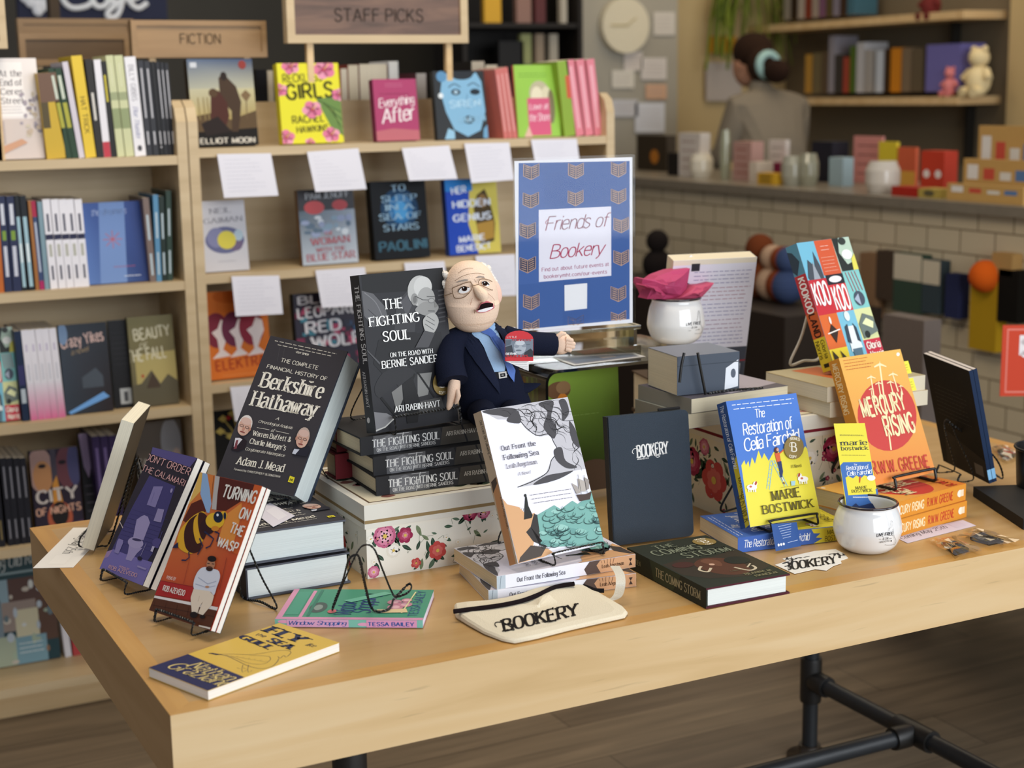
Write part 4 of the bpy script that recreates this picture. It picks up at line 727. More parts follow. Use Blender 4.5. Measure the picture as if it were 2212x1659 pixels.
def art_kook(a):
    B = '#74b6ce'; R = '#c5343c'; O = '#d66a34'; Y = '#e6cf3c'
    a.rect(0, 0, 32, 30, B); a.rect(32, 0, 66, 28, '#cf5c3a'); a.rect(66, 0, 100, 27, '#b9cdb9'); a.rect(0, 30, 34, 58, R); a.rect(34, 28, 67, 36, '#2c2c30'); a.rect(34, 36, 67, 58, '#d23c40'); a.rect(67, 27, 100, 58, '#86c8c4'); a.rect(0, 58, 34, 85, O); a.rect(34, 58, 67, 100, '#7cbcd2'); a.rect(67, 58, 100, 83, '#d7dba0'); a.rect(0, 85, 34, 100, Y); a.rect(67, 83, 100, 100, '#c8364a')
    a.poly([(2, 28), (10, 14), (20, 20), (24, 8), (30, 20), (31, 30), (4, 30)], '#4a5058', None); a.poly([(12, 30), (18, 16), (24, 30)], '#9aa0a8'); a.greek(36, 14, 62, 25, 5, .9, '#e9b49a'); a.greek(40, 5, 58, 8, 2, 1, '#f0d0c0')
    a.poly([(66, 0), (78, 0), (72, 12), (82, 22), (96, 20), (90, 27), (68, 27)], '#2f3330'); a.ell(86, 14, 10, 4, '#f0f0e8'); a.ell(84, 3, 7, 3, '#3a3e3a'); a.poly([(92, 18), (100, 14), (100, 27), (90, 27)], '#e0d860'); a.ell(50, 32, 12, 2.6, '#f0f0f0')
    a.text('KOO', (2, 50), (30, 50), (2, 33), '#f4f2ee', BOLD); a.text('KOO', (36, 56), (64, 56), (36, 38), '#f4f2ee', BOLD)
    for x in (72, 78, 84, 90): a.line([(x, 28), (x + 5, 44)], 1.6, '#b0485a')
    a.ell(84, 50, 10, 6, '#4a5462'); a.poly([(74, 50), (84, 46), (84, 56)], '#a8b4c4'); a.poly([(10, 72), (17, 66), (26, 72), (17, 81)], '#3a2a24', None); a.line([(6, 73), (30, 71)], 2.2, '#efe6dc'); a.ell(17, 63, 2, 3, '#efe6dc')
    a.ell(50, 62, 5, 4, '#dde6e4'); a.poly([(42, 70), (58, 70), (62, 88), (40, 90)], '#e4ecec'); a.poly([(40, 70), (46, 68), (44, 84), (38, 82)], '#3c4854'); a.poly([(56, 68), (61, 72), (62, 84), (56, 82)], '#3c4854'); a.poly([(42, 88), (60, 88), (58, 100), (44, 100)], '#5a7484')
    a.poly([(68, 70), (80, 62), (98, 66), (100, 78), (70, 82)], '#6e7a74', None); a.poly([(74, 70), (84, 66), (96, 70), (92, 75)], '#e4e8b4'); a.ell(78, 79, 5, 3, '#2c302e'); a.text('Gloria', (70, 90.5), (96, 90.5), (70, 85), '#f3e9dd', BOLD); a.text('Norris', (72, 98), (98, 98), (72, 92.5), '#f3e9dd', BOLD); a.poly([(4, 86), (12, 92), (10, 100), (20, 92), (18, 87), (28, 94), (30, 100), (4, 100)], '#3c3420')
def sart_kook(a):
    a.rect(0, 0, 24, 100, '#5c8ea0'); a.rect(24, 0, 54, 100, '#b93a3c'); a.rect(54, 0, 74, 100, '#c85e30'); a.rect(74, 0, 100, 100, '#d8c034'); a.poly([(6, 60), (14, 20), (24, 70), (20, 100), (4, 100)], '#3a4650'); a.text('KOOKOO', (26, 76), (54, 76), (26, 24), '#f0e6dc', BOLD); a.text('LAND', (55, 76), (73, 76), (55, 24), '#3a1e14', BOLD); a.text('Gloria', (76, 46), (90, 46), (76, 16), '#2c2410', SANS); a.text('Norris', (76, 90), (90, 90), (76, 58), '#2c2410', SANS); a.rect(94, 25, 97, 75, '#2c2410')
def art_storm(a):
    a.poly([(2, 45), (30, 40), (60, 46), (98, 38), (98, 80), (60, 92), (20, 84), (2, 70)], '#3a332a', None); a.poly([(30, 56), (48, 46), (66, 50), (78, 62), (72, 82), (52, 86), (34, 76)], '#5a3a2c', None, True); a.poly([(42, 52), (52, 48), (60, 56), (52, 66)], '#6f4a38', None, True)
    a.line([(40, 66), (30, 72), (26, 66), (34, 60)], 4, '#cdbfa4', None, True); a.line([(62, 72), (70, 82), (80, 80), (82, 74)], 4, '#cdbfa4', None, True); a.line([(74, 76), (84, 70)], 2.5, '#cdbfa4'); a.ell(47, 60, 3, 2, '#cfa890'); a.ell(20, 52, 12, 6, '#4a2e28'); a.ell(78, 60, 14, 8, '#2a2c26')
    T = '#7e8470'
    a.text('THE', (24, 14), (50, 14), (24, 6), T, SERIF); a.text('COMING', (12, 27), (70, 27), (12, 16), T, SERIF); a.text('STORM', (36, 41), (92, 41), (36, 30), T, SERIF); a.text('BEANNA M.', (58, 90), (90, 90), (58, 86), '#8d8766', SERIF); a.text('HANDEN', (64, 96), (90, 96), (64, 92), '#8d8766', SERIF); a.text('A Novel', (50, 80), (62, 80), (50, 77), '#6a6850', ITAL); seal(a, 84, 14, 13, 8.5)
def sart_storm(a):
    a.poly([(30, 0), (70, 0), (60, 100), (36, 100)], '#39402f'); a.text('HANDEN', (6, 62), (18, 62), (6, 38), '#8d8766', SERIF); a.text('THE COMING STORM', (38, 70), (93, 70), (38, 28), '#a79d7c', SERIF)
def art_window(a):
    Pk = '#d894b4'; D = '#3c7a66'
    a.rect(0, 0, 100, 4, Pk); a.rect(0, 0, 7, 100, Pk); a.rect(7, 15, 94, 17.5, Pk); a.ell(38, 25, 17, 6, '#4c5a54'); a.ell(38, 25, 9, 3, '#8b9a92'); a.rect(14, 5, 90, 14, '#4f9a80')
    a.rect(10, 20, 96, 22, D); a.text('Window', (14, 50), (60, 50), (14, 38), '#2c4478', BRUSH); a.text('Shopping', (20, 62), (82, 62), (20, 50), '#2c4478', BRUSH); a.text('TESSA BAILEY', (12, 95), (94, 95), (12, 89), '#3c5a8c', SANS)
    for x, y, r in ((40, 78, 9), (56, 76, 8), (48, 84, 8), (62, 84, 6)): a.ell(x, y, r, r * .62, '#c88a9c'); a.ell(x, y, r * .55, r * .35, '#e3b4bc')
    a.poly([(60, 40), (90, 66), (84, 72), (54, 46)], '#6cb298'); a.line([(20, 84), (90, 88)], 2, '#e6d9a4'); a.ell(24, 36, 6, 3, '#c8686c'); a.poly([(20, 70), (30, 66), (34, 86), (22, 88)], '#dfc79a')
def sart_window(a):
    for x, y in ((6, 30), (40, 80), (60, 60), (88, 30), (30, 70)): a.ell(x, y, 4, 22, '#e3a4c4')
    a.rect(62, 0, 96, 100, '#dd9cc0'); a.rect(8, 0, 50, 100, '#d9a6c8'); a.text('Window Shopping', (9, 70), (48, 70), (9, 18), '#2f5aa0', BRUSH); a.text('TESSA BAILEY', (63, 78), (94, 78), (63, 30), '#2f5aa0', BOLD)
def bart_white(a):
    a.rect(0, 0, 100, 72, '#e3e2ee'); a.rect(0, 72, 100, 100, '#474c58'); a.rect(0, 0, 100, 4, '#e9e0cc'); a.rect(22, 3, 32, 9, '#33343c')
    for y0, n, c in ((10, 4, '#6c6a9c'), (23, 4, '#9c5a70'), (36, 4, '#6c6a9c'), (49, 3, '#8c5a7c'), (59, 4, '#6c6a9c')): a.greek(26, y0, 96, y0 + n * 2.3, n, 1.1, c)
    a.rect(20, 83, 100, 84.2, '#9c3c48'); a.rect(60, 86, 94, 98, '#dfe3ea')
    for k in range(14): a.rect(64 + 2 * k, 87.5, 64.9 + 2 * k + (k % 3) * .4, 96, '#3a3e48')
def art_sign(a):
    a.poly([(78, 122), (1093, 82), (1083, 1522), (85, 1590)], '#4565a2')
    a.poly([(78, 205), (300, 205), (330, 1180), (85, 1200)], '#4a6aa8'); a.poly([(480, 1180), (720, 1150), (720, 1546), (480, 1560)], '#43629e')  # paler left patch: window reflection put into the print colour
    def icon(x, y, full=1):
        w, t = 69, 78; c = '#cfa98c'; d = '#5e5d74'
        if full < 1: P = [(x - w, y - t * .8), (x, y - t * .45), (x + w, y - t * .95), (x + w, y + 2), (x - w, y + 8)]
        else: P = [(x - w, y - t * .75), (x, y - t * .4), (x + w, y - t * .85), (x + w, y + t * .5), (x, y + t), (x - w, y + t * .6)]
        a.poly(P, d, 3); a.line(P, 1.3, c, 4, False, True); a.line([(x, y - t * .4), (x, y + (t if full == 1 else 4))], 1.2, c, 4)
        for k in range(5 if full == 1 else 3):
            yy = y - t * .5 + k * t * .24; a.line([(x - w * .8, yy), (x - w * .18, yy + t * .2)], 1.1, c, 4); a.line([(x + w * .18, yy + t * .2), (x + w * .8, yy - t * .06)], 1.1, c, 4)
    for p in ((190, 190), (593, 175), (988, 155), (188, 445), (590, 422), (986, 402), (162, 715), (1010, 665), (163, 1018), (1008, 962), (197, 1342), (980, 1285)): icon(*p)
    for p in ((197, 1575), (592, 1548), (980, 1518)): icon(*p, .5)
    a.poly([(258, 538), (917, 503), (915, 1130), (263, 1177)], '#eceaf4', 5); a.poly([(490, 1208), (695, 1193), (693, 1418), (492, 1435)], '#f0f0f2', 5)
    R = '#b23a5c'; CUR = (.58, .52, 0, .28, .25)
    a.text('Friends of', (312, 724), (884, 684), (312, 602), R, CUR); a.text('Bookery', (352, 972), (842, 936), (360, 852), R, CUR); a.text('Find out about future events at', (287, 1086), (894, 1040), (286, 1054), '#a84a72', SANS); a.text('bookerymht.com/our-events', (306, 1147), (874, 1108), (305, 1116), '#a84a72', SANS)
    a.line([(345, 620), (318, 650), (330, 668)], .9, R, None, True)
# ================================================================ things on the display table
def bmid(P, W): return (P[0] + math.cos(math.radians(P[3])) * W / 2, P[1] + math.sin(math.radians(P[3])) * W / 2)
def stand(P, W, T, H, base, label, w=.09, rope=True, tilt=None, **k):
    """an easel under a standing book whose pose is P, on the surface at height base above the table top"""
    x, y = bmid(P, W); return easel(pose(x, y, base, P[3]), label, w, T, P[4] if tilt is None else tilt, H, rope=rope, **k)
def lying(pl, pr, z, H):
    """pose of a book lying face up, spine toward the viewer: pl, pr two points of its upper spine edge at height z"""
    L = at_z(*pl, z + TZ); R = at_z(*pr, z + TZ); d = (R - L).normalized()
    return (L.x + d.x * H, L.y + d.y * H, z, math.degrees(math.atan2(d.x, -d.y)), 90, 0)
EB = '#131313'
# ---- poems at the left end
P = (.0632, .3460, .013, -69.4, 29.2, .9); W, H = .1365, .2016
book('paperback', 'orange paperback with a giant bee above a man in white, front copy on the easel', W, H, .0085, pose(*P), '#c8502c', '#a03a22', '#2c2a30', '#efeae0', art=art_wasp, quad=[(433, 1021.4), (562, 1050.8), (459, 1366.4), (322.9, 1320.6)], zoom=ZA, group='bee poetry copies')
n = Matrix(pose(*P)).to_3x3() @ Vector((0, 1, 0)); P2 = (P[0] + n.x * .0092, P[1] + n.y * .0092, P[2] + n.z * .0092, *P[3:])
book('paperback', 'copy of the bee paperback tucked right behind the front one', W, H, .0085, pose(*P2), '#c8502c', '#a03a22', '#2c2a30', '#efeae0', group='bee poetry copies')
stand(P, W, .019, H, .0022, 'black twisted wire easel under the orange bee paperbacks', .083)
P = (.0433, .5683, .015, -79, 31.2, 3.5); W, H = .1413, .1975
book('paperback', 'purple paperback with a toilet on its cover, front copy on the easel', W, H, .011, pose(*P), '#2d2735', '#3a3358', '#2c2a34', '#ece6da', art=art_calamari, quad=[(340, 972.8), (410.8, 986.3), (301.8, 1269.9), (208.5, 1225)], zoom=ZA, group='toilet poetry copies')
n = Matrix(pose(*P)).to_3x3() @ Vector((0, 1, 0)); P2 = (P[0] + n.x * .0135, P[1] + n.y * .0135, P[2] + n.z * .0135, *P[3:])
book('paperback', 'second copy of the purple toilet paperback, pages showing behind the first', W, H, .010, pose(*P2), '#2b2a3a', '#3a3358', '#2c2a34', '#ece6da', group='toilet poetry copies')
stand(P, W, .026, H, .0022, 'black twisted wire easel under the purple toilet paperbacks', .083)
P = (.103, .835, .013, -114, 20.3, 0)
book('paperback', 'cream-paged paperback seen from its fore edge at the far left of the table', .144, .217, .0206, pose(*P), '#cfc8be', '#8b857a', '#4a443c', '#ece4cc')
stand(P, .144, .0215, .217, .0022, 'black twisted wire easel behind the paperback seen edge-on', .085, depth=.09)
def art_card(a): a.text('Coming May 25th', (8, 62), (66, 62), (8, 36), '#2a2a2c', ITAL); a.rect(71, 30, 92, 72, '#f3efe8')
a_ = [at_z(142, 1156, TZ + .0008), at_z(188, 1156, TZ + .0008), at_z(136, 1222, TZ + .0008), at_z(71, 1227, TZ + .0008)]
d = (a_[3] - a_[0]); e = d.normalized(); s_ = Vector((-e.y, e.x, 0)) * .062; o_ = a_[0] - d * .25
sheet('paper_strip', 'white event strip hanging over the left table edge by the edge-on paperback', [o_ + s_, o_ + d * 1.25 + s_, o_ + d * 1.25, o_], '#efebe4', 'paper', art=art_card)
# ---- finance hardcovers
W, H, T = .158, .235, .0465
for k, lab in ((0, 'grey hardcover finance tome lying on the table, lower of the thick pair'), (1, 'grey hardcover finance tome lying on top of its twin')):
    z = .0475 + k * .050; P = (.2 + (.004 if k == 0 else 0), .356 + .004 * k, z, .5 - 1.5 * k, 90, 0)
    book('hardcover_book', lab, W, H, T, pose(*P), '#3f3d42', '#3a3b42', '#4a4c56', '#dfe6e4', True, 'finance hardcovers', art_berk if k else None, quad=[(587.2, 729), (758, 755), (627.5, 1083), (466, 1030)], zoom=(440, 700, 4.809), edge='#5a5d66')
P = (.2281, .5693, .133, -50.3, 31.5, -7.6); W, H, T = .1445, .2385, .050
book('hardcover_book', 'grey hardcover finance tome standing tilted on the thick lying pair', W, H, T, pose(*P), '#3d3a3e', '#3a3a40', '#2a3040', '#dfe8e6', True, 'finance hardcovers', art_berk, quad=[(587.2, 729), (758, 755), (627.5, 1083), (466, 1030)], zoom=(440, 700, 4.809), edge='#39404e', gap=.003)
easel(pose(.285, .50, .098, -50.3), 'black wire easel under the tilted grey finance tome', .09, .052, 31.5, .22, lip=.012, depth=.1)
def art_qr(a): a.rect(30, 15, 78, 85, '#e9e6ec'); a.text('Mead', (4, 60), (20, 60), (4, 40), '#2a2a30', SANS)
Q = [at_z(x, y, .0995 + TZ) for x, y in ((548, 1106), (583, 1086), (637, 1114), (590, 1138))]
sheet('paper_card', 'small grey card lying on the upper lying finance tome', [Q[0], Q[1], Q[2], Q[3]], '#dcd8e2', 'card', art=lambda a: a.rect(38, 20, 80, 84, '#e6e3ea'))
# ---- single books lying at the front
P = (.0081, .1325, .0128, -68.6, 90, 0)
book('paperback', 'yellow paperback with a seagull drawing lying at the front left corner', .119, .2094, .0123, pose(*P), '#dab652', '#c9a548', '#d8b450', '#f0ebe0', art=art_fly, quad=[(317.7, 1446.4 - 98.8 + 98.8), (0, 0), (0, 0), (0, 0)] and [(605.7, 1347.6), (732.5, 1390.3), (448.7, 1493.2), (317.7, 1446.4)], zoom=(300, 1200, 4.809))
P = (.3757, .1257, .0118, 59.1, 90, 0)
book('paperback', 'green and pink romance paperback lying under the bare wire easel', .1283, .2009, .0108, pose(*P), '#4b9478', '#7fc0b0', '#c98aa8', '#e6e0ee', art=art_window, sart=sart_window)
# bare easel standing on it, placed along its seen wires
e = empty('book_easel', (.36, .16, TZ + .012), 'bare black twisted wire easel standing on the green romance paperback', 'easel', 'wire book easels on the display table'); zz = .0145 + TZ
K = lambda x, y, z: at_z(x, y, z + zz) - Vector((.36, .16, TZ + .012))
pa = [K(718, 1318, 0), K(742, 1258, .045), K(772, 1192, .095), K(790, 1177, .105), K(808, 1186, .10), K(826, 1230, .06), K(845, 1276, .014), K(856, 1287, .004), K(882, 1262, .016), K(889, 1268, .016), K(880, 1281, .013), K(852, 1293, .002), K(846, 1308, .001), K(836, 1318, 0), K(815, 1321, 0), K(800, 1308, .006), K(788, 1262, .05), K(776, 1205, .097), K(764, 1200, .10), K(752, 1212, .09), K(740, 1255, .05), K(722, 1300, .012), K(718, 1318, 0)]
twist_wire(pa, .0021, EB, 6).build('bent_wire', ENAMEL, e)
P = (.747, .002, .0305, -1.6, 90, 0)
book('hardcover_book', 'dark hardcover with a mammoth and maroon boards lying at the front edge', .1392, .2194, .0295, pose(*P), '#2f332a', '#2b2f26', '#2c2420', '#eceee6', True, None, art_storm, sart_storm, edge='#53212c', gap=.004)
# ---- the two copies lying under the stormy cover, and the standing one
z1 = .0198
for pl, pr, z, lab in (((1055, 1275.6), (1366.4, 1239.5), z1, 'white and tan paperback lying on the table under its twin'), ((1073, 1245), (1362, 1198.7), z1 * 2 + .0006, 'white and tan paperback lying as upper copy, easel standing on it')):
    book('paperback', lab, .154, .2225, z1 - .0003, pose(*lying(pl, pr, z, .2225)), '#dcd8e4', '#ecebf2', '#d8d4dc', '#e2cfa8', False, 'stormy sea copies', art_out, sart_out, quad=OUTQ, zoom=OUTZ)
P = (.5413, .1673, .0535, 8.1, 22.4, 0); W, H = .1549, .2229
book('paperback', 'white paperback with a stormy sea, cliff and woman standing on the easel', W, H, .022, pose(*P), '#ecebf4', '#c9b296', '#d8d4dc', '#e2cfa8', False, 'stormy sea copies', art_out, sart_out_up, quad=OUTQ, zoom=OUTZ, squad=[(1037.3, 890), (1120, 1219.4), (1107, 1207), (1022.5, 897)], szoom=OUTZ)
stand((P[0] + .022, P[1], *P[2:]), W, .022, H, .0402, 'black twisted wire easel under the standing stormy sea paperback', .088)
# ---- canvas pouch
pc = Vector((.53, .09, TZ)); po = empty('zip_pouch', pc, 'cream canvas zip pouch with black lettering lying at the front edge', 'pouch'); m = MB()
out = [(981, 1320), (1010, 1316), (1050, 1312), (1090, 1306), (1130, 1297), (1165, 1285), (1200, 1270), (1240, 1261), (1270, 1276), (1310, 1296), (1345, 1315), (1356, 1327), (1350, 1336), (1300, 1347), (1230, 1363), (1160, 1381), (1112, 1391), (1085, 1386), (1045, 1371), (1010, 1352), (984, 1336)]
hz = [.012, .012, .011, .011, .012, .014, .016, .015, .010, .007, .006, .006, .006, .006, .006, .006, .006, .006, .007, .009, .011]
R0 = [at_z(x, y, TZ + .0012) for x, y in out]; cc = sum(R0, Vector()) / len(R0)
def ring(f, hf, add=0): return [Vector((cc.x + (p.x - cc.x) * f, cc.y + (p.y - cc.y) * f, TZ + h * hf + add)) for p, h in zip(R0, hz)]
rings = [ring(.985, 0, .001), ring(1.0, .35), ring(.995, .8), ring(.97, 1.0, .001), ring(.85, .85, .004), ring(.6, .6, .006), ring(.3, .6, .006), ring(.02, .6, .006)]
m.loft([[p - pc for p in r] for r in rings], '#e4d9c0', 0, True, True); body = m.build('canvas_body', CLOTH, po)
bv = BVHTree.FromPolygons([tuple(v.co + pc) for v in body.data.vertices], [tuple(p.vertices) for p in body.data.polygons])
class Drape:
    """prints or stitches flat marks onto a curved surface: marks given by where they appear on that surface"""
    def __init__(s, mb, bvh, zoom, org, off=.0004): s.mb, s.b, s.z, s.o, s.off, s.k = mb, bvh, zoom, Vector(org), off, 0
    def q(s, x, y, k):
        d = ray(s.z[0] + x / s.z[2], s.z[1] + y / s.z[2]); h = s.b.ray_cast(CP, d.normalized())
        if h[0] is None:
            near = s.b.find_nearest(CP + d * 2.35); h = near
        n = h[1] if h[1].dot(d) < 0 else -h[1]; return h[0] + n * (s.off + k * .00022) - s.o
    def poly(s, pts, col, k=None, smooth=False, mat=0):
        """filled outline, subdivided towards its middle so that it follows the surface"""
        if smooth: pts = [tuple(p)[:2] for p in smooth_path(pts, 4, True)]
        if k is None: s.k += 1; k = s.k
        P = [];
        for i, p in enumerate(pts):
            q = pts[(i + 1) % len(pts)]; n = max(1, int(math.hypot(q[0] - p[0], q[1] - p[1]) / s.z[2] / 5))
            P += [(p[0] + (q[0] - p[0]) * j / n, p[1] + (q[1] - p[1]) * j / n) for j in range(n)]
        cx = sum(p[0] for p in P) / len(P); cy = sum(p[1] for p in P) / len(P); n = len(P); vs = []; fs = []; F = (1, .8, .6, .4, .2)
        for f in F: vs += [s.q(cx + (x - cx) * f, cy + (y - cy) * f, k) for x, y in P]
        vs.append(s.q(cx, cy, k))
        for a in range(len(F) - 1): fs += [(a * n + i, a * n + (i + 1) % n, (a + 1) * n + (i + 1) % n, (a + 1) * n + i) for i in range(n)]
        fs += [((len(F) - 1) * n + i, (len(F) - 1) * n + (i + 1) % n, len(vs) - 1) for i in range(n)]; s.mb.add(vs, fs, col, mat)
    def ell(s, x, y, rx, ry, col, rot=0, k=None):
        c, d = math.cos(rot), math.sin(rot); s.poly([(x + rx * math.cos(t) * c - ry * math.sin(t) * d, y + rx * math.cos(t) * d + ry * math.sin(t) * c) for t in [2 * PI * i / 20 for i in range(20)]], col, k)
    def line(s, pts, w, col, k=None, smooth=True, closed=False):
        P = [tuple(p)[:2] for p in smooth_path(pts, 6, closed)] if smooth else pts
        if k is None: s.k += 1; k = s.k
        n = len(P); vs = []
        for i, p in enumerate(P):
            a, b = (P[i - 1], P[(i + 1) % n]) if closed else (P[max(i - 1, 0)], P[min(i + 1, n - 1)]); d = Vector((b[0] - a[0], b[1] - a[1])); d = d.normalized() if d.length > 0 else Vector((1, 0))
            vs += [s.q(p[0] - d.y * w / 2, p[1] + d.x * w / 2, k), s.q(p[0] + d.y * w / 2, p[1] - d.x * w / 2, k)]
        s.mb.add(vs, [(2 * i, 2 * i + 1, 2 * ((i + 1) % n) + 1, 2 * ((i + 1) % n)) for i in range(n if closed else n - 1)], col)
    def text(s, t, A, B, C, col, st=SANS, k=None):
        if k is None: s.k += 1; k = s.k
        a, b, c = Vector(A), Vector(B), Vector(C); Q, wd = lettering(t, st); u = (b - a) / wd; v = (c - a) / 7; vs = []; fs = []
        for q in Q:
            j = len(vs); vs += [s.q(*(a + u * p.x + v * p.y), k) for p in q]; fs.append((j, j + 1, j + 2, j + 3))
        s.mb.add(vs, fs, col)
m = MB(); D = Drape(m, bv, (980, 1080, 5.267), pc, .0003); SW = (1.5, .75, 1.0, .05, .9)
D.text('BOOKERY', (570, 1500), (1420, 1312), (535, 1370), '#24201e', SW); D.line([(600, 1478), (690, 1482), (640, 1440), (560, 1400), (490, 1395), (468, 1420), (490, 1450)], 10, '#24201e'); D.line([(1000, 1390), (1100, 1395), (1200, 1360)], 6, '#24201e')
m.build('lettering', CLOTH, body)
m = MB(); m.tube(smooth_path([at_z(x, y, TZ + .0145 * (1 + .2 * i / 7)) - pc for i, (x, y) in enumerate(((980, 1321), (1010, 1317), (1050, 1312), (1090, 1306), (1130, 1297), (1165, 1284), (1200, 1268), (1240, 1261)))], 5), .0034, '#1c1416', 0, 8); m.build('zipper', CLOTH, po)
m = MB(); m.tube(smooth_path([at_z(x, y, TZ + .010) - pc for x, y in ((1240, 1262), (1265, 1268), (1285, 1275), (1305, 1276))], 4), .0035, '#1c1a1c', 0, 6, flat=.5); m.build('zip_pull', CLOTH, po)
m = MB(); st_ = smooth_path([at_z(1312, 1298, TZ + .004), at_z(1330, 1296, TZ + .004), at_z(1345, 1286, TZ + .012), at_z(1351, 1262, TZ + .030), at_z(1349, 1240, TZ + .038), at_z(1338, 1222, TZ + .04)], 6)
vs = []
for p in st_: vs += [p - pc, p - pc + Vector((-.012, .006, .0))]
m.add(vs, [(2 * i, 2 * i + 1, 2 * i + 3, 2 * i + 2) for i in range(len(st_) - 1)], '#dcd6c6'); m.build('wrist_strap', CLOTH, po)
# ---- flowered boxes
def flower(a, u, v, r, cols, n=8, heart='#e0c060', rot=0):
    ru, rv = r / a.W / 10, r / a.H / 10
    for k, (c, f) in enumerate(cols):
        for i in range(n):
            t = 2 * PI * i / n + k * .35 + rot; a.ell(u + ru * f * .62 * math.cos(t), v + rv * f * .62 * math.sin(t), ru * f * .46, rv * f * .46, c, 4 + k * 2 + (i % 2), 0, 12)
    a.ell(u, v, ru * .2, rv * .2, heart, 20, 0, 12)
def leaf(a, u, v, r, ang, col='#3f5a48', lay=3):
    ru, rv = r / a.W / 10, r / a.H / 10; c, s = math.cos(ang), math.sin(ang); P = []
    for x, y in ((-1, 0), (-.4, .34), (.3, .3), (1, 0), (.3, -.3), (-.4, -.34)): P.append((u + (x * c - y * s) * ru, v + (x * s + y * c) * rv))
    a.poly(P, col, lay, True); a.line([P[0], P[3]], .4, '#6f8a70', lay + 1)
PINKS = [('#c4688a', 1), ('#d98aa6', .75), ('#edb6c6', .45)]; REDS = [('#9c2f52', 1), ('#b8466a', .7), ('#d8849c', .4)]; WH = [('#e8e4d6', 1), ('#f4f1e8', .7)]; LILY = [('#c9504e', 1), ('#d9706a', .6)]
def floral(seed, big):
    def f(a):
        R = random.Random(seed); s = a.W * 1000
        for u, v, r, c, n in big: flower(a, u, v, r, c, n, rot=u)
        for i in range(int(s * a.H * 1000 / 420)):
            u, v = R.uniform(2, 98), R.uniform(4, 96)
            if R.random() < .75: leaf(a, u, v, R.uniform(4, 10), R.uniform(0, 6), R.choice(['#3f5a48', '#5b7460', '#2f4438', '#7d8c6a']), 2)
            elif R.random() < .5: flower(a, u, v, R.uniform(3, 6), WH, 5)
            else: flower(a, u, v, R.uniform(2.5, 5), REDS, 5)
            if R.random() < .5: a.line([(u, v), (u + R.uniform(-3, 3), v + R.uniform(-14, 14)), (u + R.uniform(-5, 5), v + R.uniform(-20, 20))], .5, '#56684e', 2, True)
        for u, v, r, c, n in big:
            for k in range(3): leaf(a, u + R.uniform(-1.5, 1.5) * r / s * 80, v + R.uniform(-1, 1) * r / a.H / 12, r * .7, R.uniform(0, 6), '#2f4a3c', 2)
    return f
def gift_box(label, x0, y0, W, D, hb, hl, stripe, bigf, bigl, seed, ground='#efece0'):
    o = Vector((x0, y0, TZ)); r = empty('gift_box', o, label, 'box', 'flowered keepsake boxes'); m = MB(); i = .003
    m.box((i, i, 0), (W - i, D - i, hb), ground)
    floral(seed, bigf)(Art(m, (i, i, 0), (1, 0, 0), (0, 0, 1), (0, -1, 0), W - 2 * i, hb)); floral(seed + 1, bigl)(Art(m, (i, D - i, 0), (0, -1, 0), (0, 0, 1), (-1, 0, 0), D - 2 * i, hb)); m.build('box_body', MATTE, r)
    m = MB(); t = hb + hl; z = hb - .002; m.box((0, 0, z), (W, D, t), '#e6e2d6')
    for a in (Art(m, (0, 0, z), (1, 0, 0), (0, 0, 1), (0, -1, 0), W, t - z), Art(m, (0, D, z), (0, -1, 0), (0, 0, 1), (-1, 0, 0), D, t - z)): a.rect(0, 64, 100, 78, stripe)
    a = Art(m, (0, 0, t), (1, 0, 0), (0, 1, 0), (0, 0, 1), W, D); e = 100 * .012 / W; f = 100 * .012 / D; a.rect(e, f, 100 - e, 100 - f, '#6a5846', 1); a.rect(e * 1.3, f * 1.3, 100 - e * 1.3, 100 - f * 1.3, '#ddd3b8', 2)
    R = random.Random(seed + 2)
    for k in range(70):
        u, v = R.uniform(8, 92), R.uniform(8, 92); c = R.choice(['#8a5a50', '#a8706a', '#5a4f3e', '#3f4a3a']); a.poly([(u - 3, v), (u, v - 4), (u + 4, v), (u, v + 3)], c, 3, True)
    m.build('lid', MATTE, r); return r
gift_box('flowered keepsake box with gold-striped white lid under the black book stack', .388, .360, .332, .255, .079, .034, '#9c845c',
         [(9, 22, 17, PINKS, 12), (19, 26, 12, REDS, 6), (13, 52, 11, WH, 9), (35, 66, 14, LILY, 6), (52, 2, 12, REDS, 9), (59, 3, 11, PINKS, 9), (3, 88, 9, PINKS, 8), (24, 84, 8, LILY, 5)], [(20, 30, 14, REDS, 8), (60, 60, 14, LILY, 6)], 11)
gift_box('taller flowered box with a burgundy-striped lid behind the blue and yellow paperback', 1.03, .335, .34, .19, .130, .035, '#7c2332',
         [(12, 60, 26, LILY, 6), (60, 22, 22, REDS, 9), (72, 40, 16, PINKS, 9), (45, 30, 16, WH, 8), (85, 60, 20, LILY, 6)], [(30, 40, 24, REDS, 9), (66, 55, 34, LILY, 6), (50, 15, 14, PINKS, 8)], 31, '#e9e2cc')
